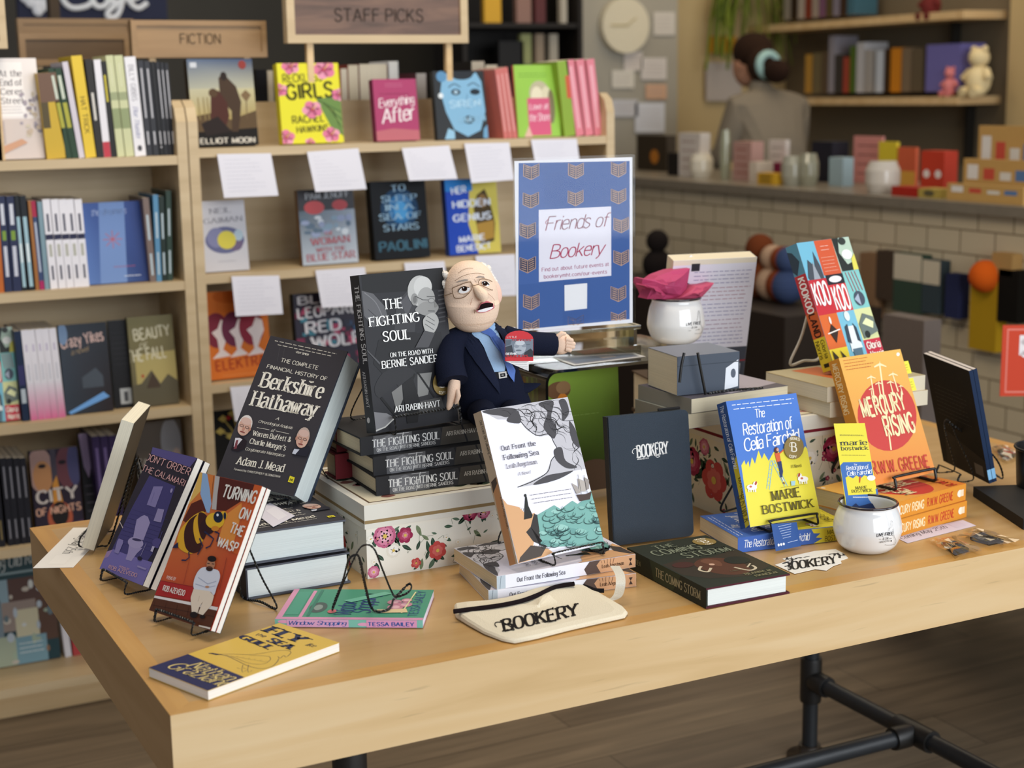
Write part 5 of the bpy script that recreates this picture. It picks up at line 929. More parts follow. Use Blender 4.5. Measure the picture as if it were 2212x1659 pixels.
# ---- black hardcovers on the left box
zb = .1135
for k, (pl, pr, lab) in enumerate((((812, 1031.4), (1063, 1000), 'black hardcover with white spine title lying lowest on the flowered box'), ((806, 988.5), (1049, 957), 'black hardcover with white spine title lying in the middle of its stack'), ((778, 945.5), (1034, 912), 'black hardcover with white spine title lying uppermost, easel standing on it'))):
    z = zb + .029 * (k + 1); book('hardcover_book', lab, .152, .237, .0285, pose(*lying(pl, pr, z, .237)), '#29292b', '#2c2c2e', '#28282a', '#d8c8a6', True, 'black political hardcovers', None, sart_soul)
P = (.4301, .4093, .2075, 7.4, 8.7, 0); W, H = .1467, .2373
book('hardcover_book', 'black hardcover with a pensive old man standing on top of its stack', W, H, .028, pose(*P), '#27272b', '#303033', '#28282a', '#dccfb2', True, 'black political hardcovers', art_soul, sart_soul_up, quad=SOULQ, zoom=(700, 560, 3.568), squad=[(775, 592), (812, 934), (791, 937), (753, 595)], szoom=(700, 560, 3.568), edge='#c9ccd0', mat=GLOSS)
stand((P[0] + .012, P[1], *P[2:]), W, .028, H, .2015, 'black twisted wire easel on the stack of black hardcovers', .115, lip=.026)
for k, (x, y, c) in enumerate(((.405, .535, '#6a2026'), (.41, .54, '#5c1a20'))):
    book('hardcover_book', ('maroon hardcover lying on the flowered box behind the black stack, ', 'maroon hardcover lying on its twin behind the black stack, ')[k] + 'cream pages showing', .05, .2, .04, pose(x + .2, y - .015, zb + .042 * (k + 1), 90, 90), c, c, c, '#d9cba8', True, 'maroon hardcovers')
# ---- acrylic riser with the event sign, the tissue mug and the green book
RZ = .2475; rx0, rx1, ry0, ry1 = .786, 1.15, .535, .79
def uband(y0, y1, th=.005, r=.022):
    o, i_ = [], []
    for (cx, sx) in ((rx0 + r, -1), (rx1 - r, 1)):
        pts = [(cx + sx * r * math.cos(t), RZ - r + r * math.sin(t)) for t in [PI / 2 * k / 6 for k in range(7)]]; pin = [(cx + sx * (r - th) * math.cos(t), RZ - r + (r - th) * math.sin(t)) for t in [PI / 2 * k / 6 for k in range(7)]]
        if sx < 0: o += [(rx0, 0)] + pts; i_ += [(rx0 + th, 0)] + pin
        else: o += pts[::-1] + [(rx1, 0)]; i_ += pin[::-1] + [(rx1 - th, 0)]
    return o, i_
ri = empty('display_riser', ((rx0 + rx1) / 2, (ry0 + ry1) / 2, TZ), 'clear acrylic riser carrying the blue event sign and the tissue-filled mug', 'riser'); ro = Vector(((rx0 + rx1) / 2, (ry0 + ry1) / 2, 0))
o_, i_ = uband(0, 1); m = MB(); n = len(o_)
for y in (ry0, ry1): pass
vs = [Vector((x, y, z + TZ)) - ro - Vector((0, 0, TZ)) for y in (ry0, ry1) for x, z in o_ + i_]
fs = []; N2 = 2 * n
for k in range(n - 1): fs += [(k, k + 1, N2 + k + 1, N2 + k), (n + k + 1, n + k, N2 + n + k, N2 + n + k + 1)]
m.add(vs, fs, '#fff', 0, True)
for b in (0, N2): m.add(vs, [(b + k, b + k + 1, b + n + k + 1, b + n + k) for k in range(n - 1)], '#fff', 1)
m.build('acrylic_sheet', [ACRYLIC, ACRYLIC_EDGE], ri)
# sign
sp = empty('event_sign', (.83, .655, TZ + RZ), 'blue event sign in a clear holder on the acrylic riser', 'sign'); zs = .043
SQ = [(1108.4, 354), (1371, 339.6), (1369, 706), (1117, 718)]
bl = on_plane(1117, 718, (.775, .615, 1), (math.sin(math.radians(-5.6)), -math.cos(math.radians(-5.6)), 0)); br_ = on_plane(1369, 706, (.775, .615, 1), (math.sin(math.radians(-5.6)), -math.cos(math.radians(-5.6)), 0)); Ws = (br_ - bl).length; Hs = Ws * 279 / 212
so = Vector((.83, .655, TZ + RZ)); MW = Matrix.Translation(bl - so) @ Matrix.Rotation(math.radians(-5.6), 4, 'Z')
def spart(m, nm, mat, par=None): m.v = [tuple(MW @ Vector(p)) for p in m.v]; return m.build(nm, mat, par or sp)
m = MB(); m.box((.001, .0025, .001), (Ws - .001, .0033, Hs - .001), '#eeeef2'); a = Art(m, (0, .0025, 0), (1, 0, 0), (0, 0, 1), (0, -1, 0), Ws, Hs, SQ, (1100, 330, 4.147)); art_sign(a); spart(m, 'printed_sheet', PAPER)
m = MB(); m.box((-.003, 0, -.002), (Ws + .003, .0016, Hs + .004), '#fff'); spart(m, 'clear_holder', MATT_ACRYLIC)
hb_ = bl.z - TZ - RZ; m = MB(); m.box((-.002, -.004, -.003), (Ws + .012, .075, -.010), '#fff'); m.box((-.002, -.004, -hb_ + .0006), (Ws + .012, .075, -hb_ + .018), '#fff'); m.box((.004, .0, -hb_ + .0006), (.010, .07, -.003), '#fff'); m.box((Ws, .0, -hb_ + .0006), (Ws + .006, .07, -.003), '#fff'); spart(m, 'clear_base', ACRYLIC_EDGE)
# photo card lying on the riser
Q = [at_z(x, y, TZ + RZ + .0012) for x, y in ((1165, 765), (1318, 746), (1395, 770), (1240, 789))]
def art_photo(a): a.rect(5, 6, 95, 94, '#6d6a70'); a.rect(8, 10, 40, 50, '#8a8890'); a.rect(45, 12, 92, 40, '#a8443c'); a.rect(10, 55, 90, 88, '#4f5a6c'); a.rect(50, 50, 70, 80, '#8a7a70')
sheet('photo_card', 'dark photo card lying flat on the acrylic riser below the sign', [Q[0], Q[1], Q[2], Q[3]], '#d8d4cc', 'card', art=art_photo, mat=GLOSS)
# green picture book under the riser
p0 = at_y(1142, 780, .60); p1 = at_y(1342, 785, .60)
def art_green(a):
    a.poly([(0, 0), (100, 0), (100, 60), (0, 60)], ['#7f9e36', '#7c9c3c', '#5c7a34', '#5a7c30']); a.poly([(0, 60), (100, 60), (100, 100), (0, 100)], ['#5a7c30', '#5c7a34', '#3f4a30', '#466030'])
    for u, v, r in ((12, 12, 7), (34, 14, 13)): a.ell(u, v, r, r * .55, '#6a4a30'); a.ell(u + 4, v + 13, r * .55, r * .8, '#c87a2a'); a.ell(u + r * .4, v - 2, r * .6, r * .4, '#8a6a48')
    a.ell(70, 92, 26, 18, '#7a6656'); a.greek(30, 36, 78, 36, 1, 1, '#8fae58')
book('picture_book', 'green picture book with mushrooms standing under the acrylic riser', p1.x - p0.x, .215, .012, pose(p0.x, .60, .012, 0, 3), '#6a8a34', '#5a7030', '#6a5a48', '#e8e0d0', True, None, art_green)
# ---- mugs
def mug(label, x, y, z, R, H, hang, mouth, zoomtxt, mk):
    c = Vector((x, y, z)); r = empty('mug', c, label, 'mug', 'white printed mugs'); m = MB(); k = R
    prof = [(.0001, .002), (k * .62, .001), (k * .72, .003), (k * .92, .012), (k * 1.06, .03), (k * 1.07, .042), (k * .99, H * .78), (k * .9, H * .92), (k * .905, H * .985), (k * .93, H)]
    pr = [(p.x, p.y) for p in smooth_path(prof[2:], 5)]; pr = prof[:2] + pr
    inner = [(k * .885, H), (k * .862, H * .93), (k * .94, H * .76), (k * 1.01, .045), (k * .9, .018), (.0001, .012)]
    ip = [(p.x, p.y) for p in smooth_path(inner[:-1], 5)] + [inner[-1]]
    m.lathe(pr + ip, '#e9e8e6', 0, 56); b = m.build('bowl', GLAZE, r, True)
    m = MB(); m.tube([(k * .908 * math.cos(t), k * .908 * math.sin(t), H) for t in [2 * PI * i / 56 for i in range(56)]], .0021, '#241a22', 0, 8, True); m.build('rim', GLAZE, b)
    ca, sa = math.cos(hang), math.sin(hang); m = MB(); hp = [(k * .93, H * .84), (k * 1.18, H * .87), (k * 1.36, H * .74), (k * 1.40, H * .55), (k * 1.3, H * .38), (k * 1.1, H * .27), (k * .98, H * .25)]
    m.tube(smooth_path([(ca * q, sa * q, h) for q, h in hp], 6), .0056, '#e9e8e6', 0, 10, flat=.8); m.build('handle', GLAZE, r)
    bvh = BVHTree.FromPolygons([tuple(v.co + c) for v in b.data.vertices], [tuple(p.vertices) for p in b.data.polygons]); m = MB(); D = Drape(m, bvh, zoomtxt, c, .0003); mk(D); m.build('print', MATTE, b); return r
def mk1(D):
    K = '#2b2b30'; D.text('LIVE FREE', (803, 705), (958, 688), (806, 676), K, BOLD); D.text('& Die', (858, 735), (912, 728), (860, 712), K, SCRIPT); D.line([(828, 728), (846, 726)], 3, K, None, False); D.line([(922, 720), (944, 717)], 3, K, None, False); D.text('MANCHESTER', (830, 762), (920, 748), (831, 746), K, SANS); D.ell(938, 740, 6, 7, K)
    D.line([(912, 650), (918, 630), (932, 615), (930, 580), (936, 555), (946, 560), (950, 600), (958, 660), (962, 700), (975, 720), (978, 745), (960, 775), (890, 780), (886, 770)], 2.4, K)
mf = at_z(1872.5, 1187, TZ)
mug('white mug with dark rim holding a yellow and blue bookmark', mf.x, mf.y, TZ, .0487, .0755, math.radians(8), None, (1712, 1000, 4.424), mk1)
def mk2(D):
    K = '#34343a'; D.text('LIVE FREE', (632, 848), (792, 832), (634, 816), K, BOLD); D.text('& Die', (690, 878), (752, 872), (692, 858), K, SCRIPT); D.line([(655, 904), (765, 890)], 3, K, None, False); D.ell(772, 888, 5, 5, K)
    D.line([(745, 790), (755, 775), (765, 690), (775, 690), (782, 750), (792, 830), (812, 880), (805, 915), (780, 932), (722, 934)], 2.4, K)
mr = at_z(1460, 741, TZ + RZ)
mug('white mug stuffed with pink tissue paper on the acrylic riser', mr.x, mr.y, TZ + RZ + .0005, .0492, .0835, math.radians(28), None, (1360, 540, 5.184), mk2)
# bookmark in the front mug
def art_bm(a):
    a.zm(1480, 740, 3.022); a.poly([(1070, 985), (1062, 1095), (1280, 1090), (1262, 975), (1030, 765), (1000, 775)][:0] or [(1040, 960), (1270, 940), (1280, 1090), (1055, 1095)], '#3d6cb0'); a.poly([(1000, 790), (1028, 768), (1062, 985), (1045, 1000)], '#3d6cb0')
    a.poly([(1028, 768), (1200, 762), (1240, 975), (1062, 985)], '#e6d63c'); a.poly([(1028, 768), (1200, 762), (1216, 852), (1190, 862), (1160, 850), (1140, 870), (1110, 852), (1090, 872), (1060, 856), (1042, 868)], '#3d6cb0')
    a.text('marie', (1012, 662), (1172, 655), (1012, 632), '#4a4a3a', SERIF); a.text('bostwick', (1016, 692), (1178, 686), (1016, 668), '#4a4a3a', SERIF); a.greek(1006, 600, 1160, 596, 2, .7, '#8a8038'); a.greek(1018, 722, 1190, 722, 1, .7, '#8a8038')
    a.text('The', (1092, 788), (1112, 787), (1092, 776), '#f4f4f4', BRUSH); a.text('Restoration of', (1046, 820), (1186, 808), (1046, 792), '#f4f4f4', BRUSH); a.text('Celia Fairchild', (1052, 856), (1204, 840), (1052, 826), '#f4f4f4', BRUSH)
    a.text('MARIE', (1108, 944), (1180, 938), (1108, 926), '#6a6224', SERIF); a.text('BOSTWICK', (1085, 968), (1212, 960), (1085, 948), '#6a6224', SERIF); a.ell(1203, 868, 26, 18, '#f4f4f4'); a.poly([(1128, 858), (1138, 858), (1134, 900), (1128, 900)], '#c8502c'); a.greek(1090, 1000, 1210, 996, 4, .6, '#e6ecf4'); a.line([(1060, 1000), (1060, 1000)], .1, '#fff')
    a.poly([(1088, 1060), (1110, 1040), (1130, 1060), (1170, 1050), (1200, 1040), (1240, 1045), (1280, 1090), (1085, 1095)], '#23325c')
cb = math.radians(-4); w = Vector((math.cos(cb), math.sin(cb), 0)); top = on_plane(1801, 915, mf + Vector((0, .03, 0)), (0, -1, .15)); bot = on_plane(1829, 1102, mf + Vector((0, .02, 0)), (0, -1, .15)); topr = on_plane(1868, 914, mf + Vector((0, .03, 0)), (0, -1, .15)); botr = on_plane(1902, 1100, mf + Vector((0, .02, 0)), (0, -1, .15))
ext = (bot - top) * .14
sheet('bookmark', 'yellow and blue paper bookmark standing in the front white mug', [top, topr, botr + ext, bot + ext], '#e6d83e', 'bookmark', art=art_bm, quad=[(1801, 915), (1868, 914), (1902 + 4, 1100 + 26), (1829 + 4, 1102 + 26)], mat=GLOSS)
# tissue paper and card in the rear mug
tp = mr + Vector((0, 0, .085)); ti = empty('tissue_paper', Vector((mr.x, mr.y, TZ + RZ + .08)), 'crumpled pink tissue paper spilling out of the rear mug', 'tissue paper'); to_ = Vector((mr.x, mr.y, TZ + RZ + .08)); m = MB(); R = random.Random(3)
def crumple(outl, depth, col, dy):
    P = [on_plane(1360 + x / 5.184, 540 + y / 5.184, mr + Vector((0, dy, 0)), (0, -1, 0)) for x, y in outl]; c = sum(P, Vector()) / len(P); n = len(P); vs = []; fs = []
    for j, f in enumerate((1, .72, .45, .2)):
        for i, p in enumerate(P): q = c + (p - c) * f; vs.append(q + Vector((0, -depth * (1 - f) + R.uniform(-.004, .004), R.uniform(-.002, .002))) - to_)
    for j in range(3): fs += [(j * n + i, j * n + (i + 1) % n, (j + 1) * n + (i + 1) % n, (j + 1) * n + i) for i in range(n)]
    fs.append(tuple(3 * n + i for i in range(n))); m.add(vs, fs, col)
    vs2 = [v + Vector((0, .03 * (1 if k < n else .6), 0)) for k, v in enumerate(vs)]; m.add(vs[:n] + vs2[:n], [(i, (i + 1) % n, n + (i + 1) % n, n + i) for i in range(n)], col)
crumple([(210, 545), (190, 470), (140, 370), (135, 330), (180, 315), (260, 345), (330, 290), (480, 225), (680, 215), (660, 320), (640, 440), (620, 560), (400, 560)], .024, '#b8466e', -.002)
crumple([(420, 560), (560, 540), (650, 470), (740, 405), (850, 385), (945, 370), (890, 430), (830, 500), (780, 560)], .012, '#c05070', -.016)
crumple([(200, 545), (240, 440), (170, 400), (185, 380), (300, 420), (420, 520), (400, 560)], .014, '#a83a60', -.02)
m.build('crumpled_sheet', TISSUE, ti)
Q = [on_plane(1360 + x / 5.184, 540 + y / 5.184, mr + Vector((0, .006, 0)), (0, -1, .1)) for x, y in ((420, 320), (690, 55), (938, 292), (668, 557))]
sheet('gift_card', 'white card with black letters stuck diagonally into the pink tissue', Q, '#eae8ea', 'card', art=lambda a: a.text('BOOKERY', (-20, 64), (92, 64), (-20, 30), '#26262a', (1.5, .5, 1, 0, 1.0)))
# ---- notebook
def notebook():
    P = (.7856, .3154, .0035, -5.9, 6.3, 0); W, H, T = .1415, .2032, .016; r = empty('notebook', pose(*P), 'dark slate notebook with white lettering standing upright on the table', 'notebook'); rr = .009
    def outline(i=0):
        o = [(0, 0), (W - rr, 0)] + [(W - rr + rr * math.sin(t), rr - rr * math.cos(t)) for t in [PI / 2 * k / 5 for k in range(6)]] + [(W - rr + rr * math.cos(t), H - rr + rr * math.sin(t)) for t in [PI / 2 * k / 5 for k in range(6)]] + [(0, H)]
        return [(i + x * (W - 2 * i) / W, i + y * (H - 2 * i) / H) for x, y in o]
    m = MB(); L = '#37424e'
    for y0, y1 in ((0, .002), (T - .002, T)): m.hexa([(x, y1, z) for x, z in outline()], [(x, y0, z) for x, z in outline()], L)
    m.box((-.0004, 0, 0), (.002, T, H), '#1c2026'); cov = m.build('cover', LEATHER, r)
    m = MB(); m.hexa([(x, T - .002, z) for x, z in outline(.002)], [(x, .002, z) for x, z in outline(.002)], '#d8cfb8'); m.build('page_block', PAGES, r)
    m = MB(); m.box((W - .022, -.0008, -.0005), (W - .0175, .0, H + .0008), '#22282e'); m.box((W - .045, .002, H), (W - .01, .007, H + .004), '#101114'); 
    m2 = MB(); a = Art(m2, (0, 0, 0), (1, 0, 0), (0, 0, 1), (0, -1, 0), W, H, [(1313.4, 901.3), (1484.4, 883), (1501.2, 1156.3), (1323.2, 1178.7)], (900, 820, 3.568)); Wt = '#eceae6'
    a.text('BOOKERY', (1700, 590), (1935, 556), (1688, 500), Wt, (1.7, .7, .9, 0, .9)); a.line([(1720, 588), (1745, 570), (1720, 545), (1700, 520), (1672, 525), (1662, 548), (1672, 560)], 1, Wt, None, True); a.line([(1830, 565), (1850, 585), (1868, 580), (1872, 570)], .8, Wt, None, True); a.text('MANCHESTER', (1700, 606), (1786, 596), (1699, 597), Wt, BOLD); m2.build('lettering', MATTE, cov)
    m = MB(); m.tube([(W - .05, .006, H + .003), (W - .012, .006, H + .003)], .0025, '#0e0f12', 0, 8); m.build('elastic_loop', LEATHER, r)
notebook()
# ---- blue and yellow novel
P = lying((1594, 1162), (1806, 1137), .0245, .2)
book('paperback', 'blue and yellow paperback lying on the table under its standing copy', .1352, .2, .0238, pose(*P), '#4a6fb8', '#4467b4', '#3c5a9c', '#e4d8bc', False, 'paintbrush edge copies', art_res, sart_res, quad=RESQ, zoom=ZR)
P = (.9612, .1979, .0375, -1.3, 20.7, 0); W, H = .1337, .1994
book('paperback', 'blue and yellow paperback with a woman on a ladder standing on an easel', W, H, .0275, pose(*P), '#4a78c8', '#34548f', '#3c5a9c', '#e4d8bc', False, 'paintbrush edge copies', art_res, sart_res_up, quad=RESQ, zoom=ZR, squad=[(1569.3, 868.4), (1619, 1142), (1607, 1137), (1547.8, 875.7)], szoom=ZR)
stand((P[0] + .01, P[1], *P[2:]), W, .029, H, .0248, 'plain black wire easel under the blue and yellow paperback', .088, False, r=.0018)
Q = [on_plane(1480 + x / 3.022, 740 + y / 3.022, at_z(1700, 1185, TZ + .005), (0, -1, .35)) for x, y in ((563, 1185), (728, 1172), (757, 1328), (592, 1362))]
def art_promo(a):
    for k in range(6): a.line([(24 + 2 * k, 14 + 9 * k), (76 - 2 * k, 13 + 9 * k)], .7, '#b9c8e6')
    for k in range(3): a.ell(14 + 10 * k, 80, 4, 5, '#eef2fa')
    a.line([(50, 78), (90, 76)], .8, '#b9c8e6')
sheet('promo_card', 'small navy card leaning on the lying blue and yellow paperback', Q, '#2f5596', 'card', art=art_promo, mat=GLOSS)
Q = [at_z(1480 + x / 3.022, 740 + y / 3.022, TZ + .0015) for x, y in ((120, 1195), (180, 1180), (330, 1280), (200, 1275))]
# ---- orange novel
z1 = .0285
for k, (pl, pr, lab) in enumerate((((1930, 1130), (2089, 1081.5), 'orange paperback with red spine lettering lying lower of the pair'), ((1920, 1092), (2087, 1044.4), 'orange paperback with red spine lettering lying on its twin'))):
    z = z1 * (k + 1); R_ = at_z(*pr, z + TZ); yw = 101.; d = Vector((math.sin(math.radians(yw)), -math.cos(math.radians(yw)), 0))
    book('paperback', lab, .145, .205, z1 - .0004, pose(R_.x, R_.y, z, yw, 90, 0), '#dc9440', '#d98f33', '#d08a38', '#dccfb4', False, 'red sun copies', art_mer, sart_mer, quad=MERQ, zoom=ZR)
P = (1.2080, .2019, .0705, 6.6, 23.4, 0); W, H = .1453, .2153
mb_ = book('paperback', 'orange paperback with a red circle and white missiles standing on an easel', W, H, .0251, pose(*P), '#e0a24a', '#d08a2f', '#d08a38', '#e2d6bc', False, 'red sun copies', art_mer, sart_mer_up, quad=MERQ, zoom=ZR, squad=[(1811, 777), (1888.7, 1052.7), (1868, 1058), (1789.4, 786.3)], szoom=ZR)
for z in (H * .80, H * .66):
    m = MB(); m.box((W - .004, .006, z), (W + .017, .0064, z + .022), '#e6de50'); a = Art(m, (W - .004, .006, z), (1, 0, 0), (0, 0, 1), (0, -1, 0), .021, .022); a.greek(45, 30, 80, 70, 3, .6, '#8a8430'); m.build('page_tab', PAPER, mb_, label='yellow paper tab')
stand((P[0] + .012, P[1], *P[2:]), W, .027, H, .0572, 'plain black wire easel under the orange missile paperback', .095, False, lip=.02, r=.0024)
# ---- stack on the right flowered box
zl = .1655
book('paperback', 'paperback lying on the taller flowered box, cream pages facing left', .21, .15, .0245, pose(.945, .352, zl + .0248, 2, 90), '#8d9088', '#8a867c', '#cfc8b8', '#ddcfae', group='books lying on the taller box')
book('paperback', 'dark-covered paperback lying uppermost on the taller box under the grey tome', .2, .15, .0245, pose(.952, .349, zl + .0498, 3, 90), '#5c5860', '#8a867c', '#6c675f', '#dcd0b2', group='books lying on the taller box', art=lambda a: (a.poly([(30, 40), (100, 10), (100, 80), (40, 100)], '#a8a0a8'), a.ell(60, 60, 12, 6, '#3c383e')))
gz = zl + .0500
book('paperback', 'small thick slate-grey paperback lying below the white-backed book, spine outward', .105, .115, .064, pose(*lying((1463, 771), (1566, 762), gz + .0650, .115)), '#5d6470', '#4c5460', '#6c7480', '#d9cdaf', art=lambda a: a.rect(0, 0, 100, 100, '#747c88'), sart=lambda a: (a.poly([(78, 40), (98, 20), (98, 90), (76, 96)], '#e4e8ee', None), a.ell(90, 55, 4, 12, '#5a6270'), a.rect(0, 24, 100, 26, '#3c444e')))
for k in range(2): book('hardcover_book', ('brown hardcover lying behind the acrylic riser', 'brown hardcover lying on its twin behind the riser')[k], .17, .22, .078, pose(1.34, .86, .0785 * (k + 1), 168, 90), '#4a3a2c', '#4a3a2c', '#4a3a2c', '#d9cdaf', True, 'brown tomes behind the riser')
book('paperback', 'tall paperback showing its white back cover of text behind the rear mug', .1649, .2483, .034, pose(1.312, .735, .1645, 168, 13.8), '#3c4450', '#32363e', '#e3e2ee', '#e4d8bc', bart=bart_white)
e = empty('book_easel', pose(1.04, .43, gz, 168), 'black wire easel with its legs running down over the slate-grey paperback', 'easel', 'wire book easels on the display table'); eo = e.matrix_world.inverted()
for k, path in enumerate(([(1478, 762), (1472, 790), (1468, 826)], [(1507, 762), (1514, 800), (1524, 852)])):
    pt = [eo @ on_plane(px, py, (1.05, .360, 1), (0, -1, 0)) for px, py in path]; pt = [Vector(p) for p in pt]
    twist_wire(pt, .0024, EB, 5, False, False).build('wire_leg', ENAMEL, e)
e2 = empty('wire_rod', at_z(1560, 842, TZ + zl + .05), 'black twisted rod lying across the front of the upper book on the taller box', 'rod'); pq = [at_z(x, y, TZ + zl + .0522) - e2.location for x, y in ((1530, 850), (1560, 845), (1600, 841), (1648, 838))]; twist_wire(pq, .0024, EB, 5).build('twisted_rod', ENAMEL, e2)
for k in range(2):
    book('paperback', ('paperback lying lower on the taller box beneath the collage book', 'paperback lying on its twin directly beneath the collage book')[k], .17, .21, .0258, pose(1.195 + .21 - .004 * k, .302 + .003 * k, zl + .0259 * (k + 1), 90, 90), '#cfae74', '#d8cdb4', '#c8b894', '#d9d0bb', False, 'pale stack copies', (lambda a: (a.rect(0, 0, 100, 100, '#b8ac88'), a.poly([(10, 30), (90, 20), (95, 50), (15, 60)], '#d0703c'))) if k else None)
P = (1.2630, .3766, zl + .0645, 15.2, 22.2, 0); W, H = .1507, .2276; KQ = [(1720, 527), (1834, 514.5), (1912, 775), (1802, 800)]
book('paperback', 'paperback with a colourful collage cover standing on a white easel', W, H, .0255, pose(*P), '#7cbcd2', '#c05040', '#c8b894', '#e2d8c4', False, 'collage cover copies', art_kook, sart_kook)
stand(P, W, .027, H, zl + .0525, 'pale wire easel behind the collage book', .09, False, col='#c9c4b6', r=.0024, foot=.10)
# ---- black books at the right end
P0 = (1.405, .072, .0182, -22, 90, 0)
book('hardcover_book', 'black hardcover lying at the right end of the table, pages facing forward', .15, .21, .0178, pose(*P0), '#2c2a28', '#191818', '#222', '#e8e8e6', True)
y_ = 78.4
for k in range(2):
    n = Vector((-math.sin(math.radians(y_)), math.cos(math.radians(y_)), 0)); b0 = Vector((1.5046, .2515, 0)) - n * (.0078 * (k + 1))
    book('paperback', ('slim black paperback leaning back, dark back cover facing the orange books', 'slim black paperback leaning behind its twin, spine tip pale blue')[k], .147, .212, .0074, pose(b0.x, b0.y, .0235 + .0019 * (k + 1), y_, 15.2, 3.0), '#101115', '#1a2c48', '#131212', '#d9cfc6', False, 'slim black copies', None, lambda a: a.rect(88, 0, 97, 100, '#8fc4e8'), None if k else (lambda a: (a.greek(12, 26, 84, 52, 8, 1.0, '#3a3834'), a.poly([(18, 66), (100, 80), (100, 100), (10, 100)], '#2c2723'), a.rect(74, 86, 92, 96, '#6a625a'))), mat=MATTE)  # brown foot of the back cover: table reflection put into the colour
easel(pose(1.49, .325, .0185, y_ + 180), 'black twisted wire easel holding the slim black paperbacks', .07, .006, -15, .17, lip=.014, depth=.06)
# ---- small flat things at the right end
def outline_sheet(name, label, px, z, th, col, cat, mat, prints, zoom, group=None):
    P = [at_z(x, y, TZ + z) for x, y in px]; o = sum(P, Vector()) / len(P); m = MB(); r = MB(); m.hexa([p - o - Vector((0, 0, th)) for p in P], [p - o for p in P], col)
    ob = tag(m.build(name, mat), label, cat, group); ob.location = o
    bv = BVHTree.FromPolygons([tuple(p) for p in P], [tuple(range(len(P)))]); D = Drape(r, bv, zoom, o, .0002); prints(D)
    if r.v: r.build('printed_letters', MATTE, ob)
    return ob
SK = (1.6, .6, .8, 0, .9)
outline_sheet('logo_sticker', 'die-cut white lettered sticker lying partly under another', [(1690, 1207), (1715, 1200), (1760, 1190), (1805, 1186), (1822, 1195), (1832, 1205), (1800, 1216), (1720, 1222)], .0008, .0006, '#edeae2', 'sticker', GLOSS, lambda D: D.text('BOOKERY', (650, 1450), (1030, 1405), (660, 1415), '#3a3836', SK), ZR, 'die-cut stickers')
outline_sheet('logo_sticker', 'die-cut white lettered sticker lying on top, fully readable', [(1674, 1220), (1700, 1212), (1740, 1204), (1780, 1196), (1802, 1200), (1814, 1206), (1818, 1216), (1800, 1222), (1785, 1232), (1760, 1229), (1716, 1239)], .0016, .0006, '#efece4', 'sticker', GLOSS, lambda D: D.text('BOOKERY', (650, 1490), (990, 1440), (640, 1440), '#2c2a28', SK), ZR, 'die-cut stickers')
Q = [at_z(x, y, TZ + .0008) for x, y in ((1925, 1156), (2080, 1123), (2108, 1135), (1960, 1173))]
sheet('paper_strip', 'pale pink event strip lying in front of the orange pair', Q, '#d9cfdc', 'paper', art=lambda a: (a.text('Coming May 25th', (2, 60), (68, 60), (2, 30), '#4c4450', ITAL), a.rect(76, 25, 92, 80, '#d4cad8')))
def pack(label, px, col):
    P = [at_z(x, y, TZ + .004) for x, y in px]; o = sum(P, Vector()) / 4; r = empty('pin_packet', o, label, 'packet', 'plastic packets of dark pins'); m = MB(); d = Vector((0, 0, .004))
    m.hexa([(p - o) * .55 - d * .8 for p in P], [(p - o) * .55 + d * .3 for p in P], '#55504a'); Q = [(p - o) * .55 + d * .35 + o for p in P]
    w, h = Q[2] - Q[3], Q[0] - Q[3]; a = Art(m, Q[3] - o, w.normalized(), h.normalized(), (0, 0, 1), w.length, h.length); a.text('LIVE', (12, 55), (60, 55), (12, 20), '#cfc8ba', BOLD); a.rect(10, 68, 80, 80, '#8a7a3a'); m.build('pin', MATTE, r)
    m = MB(); R = random.Random(len(label)); n = 9; vs = []
    for i in range(n):
        for j in range(6):
            u, v = i / (n - 1), j / 5; q = P[0].lerp(P[1], u).lerp(P[3].lerp(P[2], u), v) - o; e = 1 if .18 < u < .82 and .18 < v < .82 else 0
            vs.append(q + Vector((R.uniform(-.003, .003), R.uniform(-.003, .003), (.003 * e + R.uniform(0, .0035)))))
    m.add(vs, [(i * 6 + j, i * 6 + j + 1, i * 6 + 7 + j, i * 6 + 6 + j) for i in range(n - 1) for j in range(5)], '#fff'); m.build('clear_bag', FILM, r)
pack('clear packet with a dark pin lying nearer the mug', [(2010, 1166), (2062, 1160), (2118, 1190), (2062, 1208)], 0)
pack('clear packet with a dark pin lying just right of the nearer packet', [(2068, 1160), (2110, 1141), (2200, 1170), (2140, 1182)], 0)
pack('clear packet lying beyond the slim black paperbacks', [(2140, 968), (2172, 962), (2212, 985), (2165, 1000)], 0)
# ---- dark mesh basket and the red sign on its stand at the far right end
bk = at_z(2262, 1072, TZ); m = MB(); o = empty('mesh_basket', bk, 'black mesh basket cut off by the right picture edge', 'basket')
m.lathe([(.001, .001), (.046, .001), (.052, .02), (.056, .085), (.058, .088), (.054, .086), (.05, .02), (.001, .006)], '#1b1a1a', 0, 32); m.build('basket_wall', ENAMEL, o)
m = MB(); m.tube([(.057 * math.cos(t), .057 * math.sin(t), .087) for t in [2 * PI * k / 32 for k in range(32)]], .0025, '#2c2c2e', 0, 6, True); m.build('rim', METAL, o)
q0 = at_x(2160, 856, 2.2); q1 = at_x(2162, 702, 2.2); rs = empty('red_sign', (q0.x, q0.y - .1, .43), 'red sign with white letters on a metal stand beyond the table end', 'sign'); ro_ = Vector((q0.x, q0.y - .1, .43))
yw = math.radians(-30); w = Vector((math.cos(yw), math.sin(yw), 0)); Ww, Hh = .2, q1.z - q0.z; MR = Matrix.Translation(q0 - ro_) @ Matrix.Rotation(yw, 4, 'Z'); m = MB(); m.box((0, 0, 0), (Ww, .004, Hh), '#cf4a32')
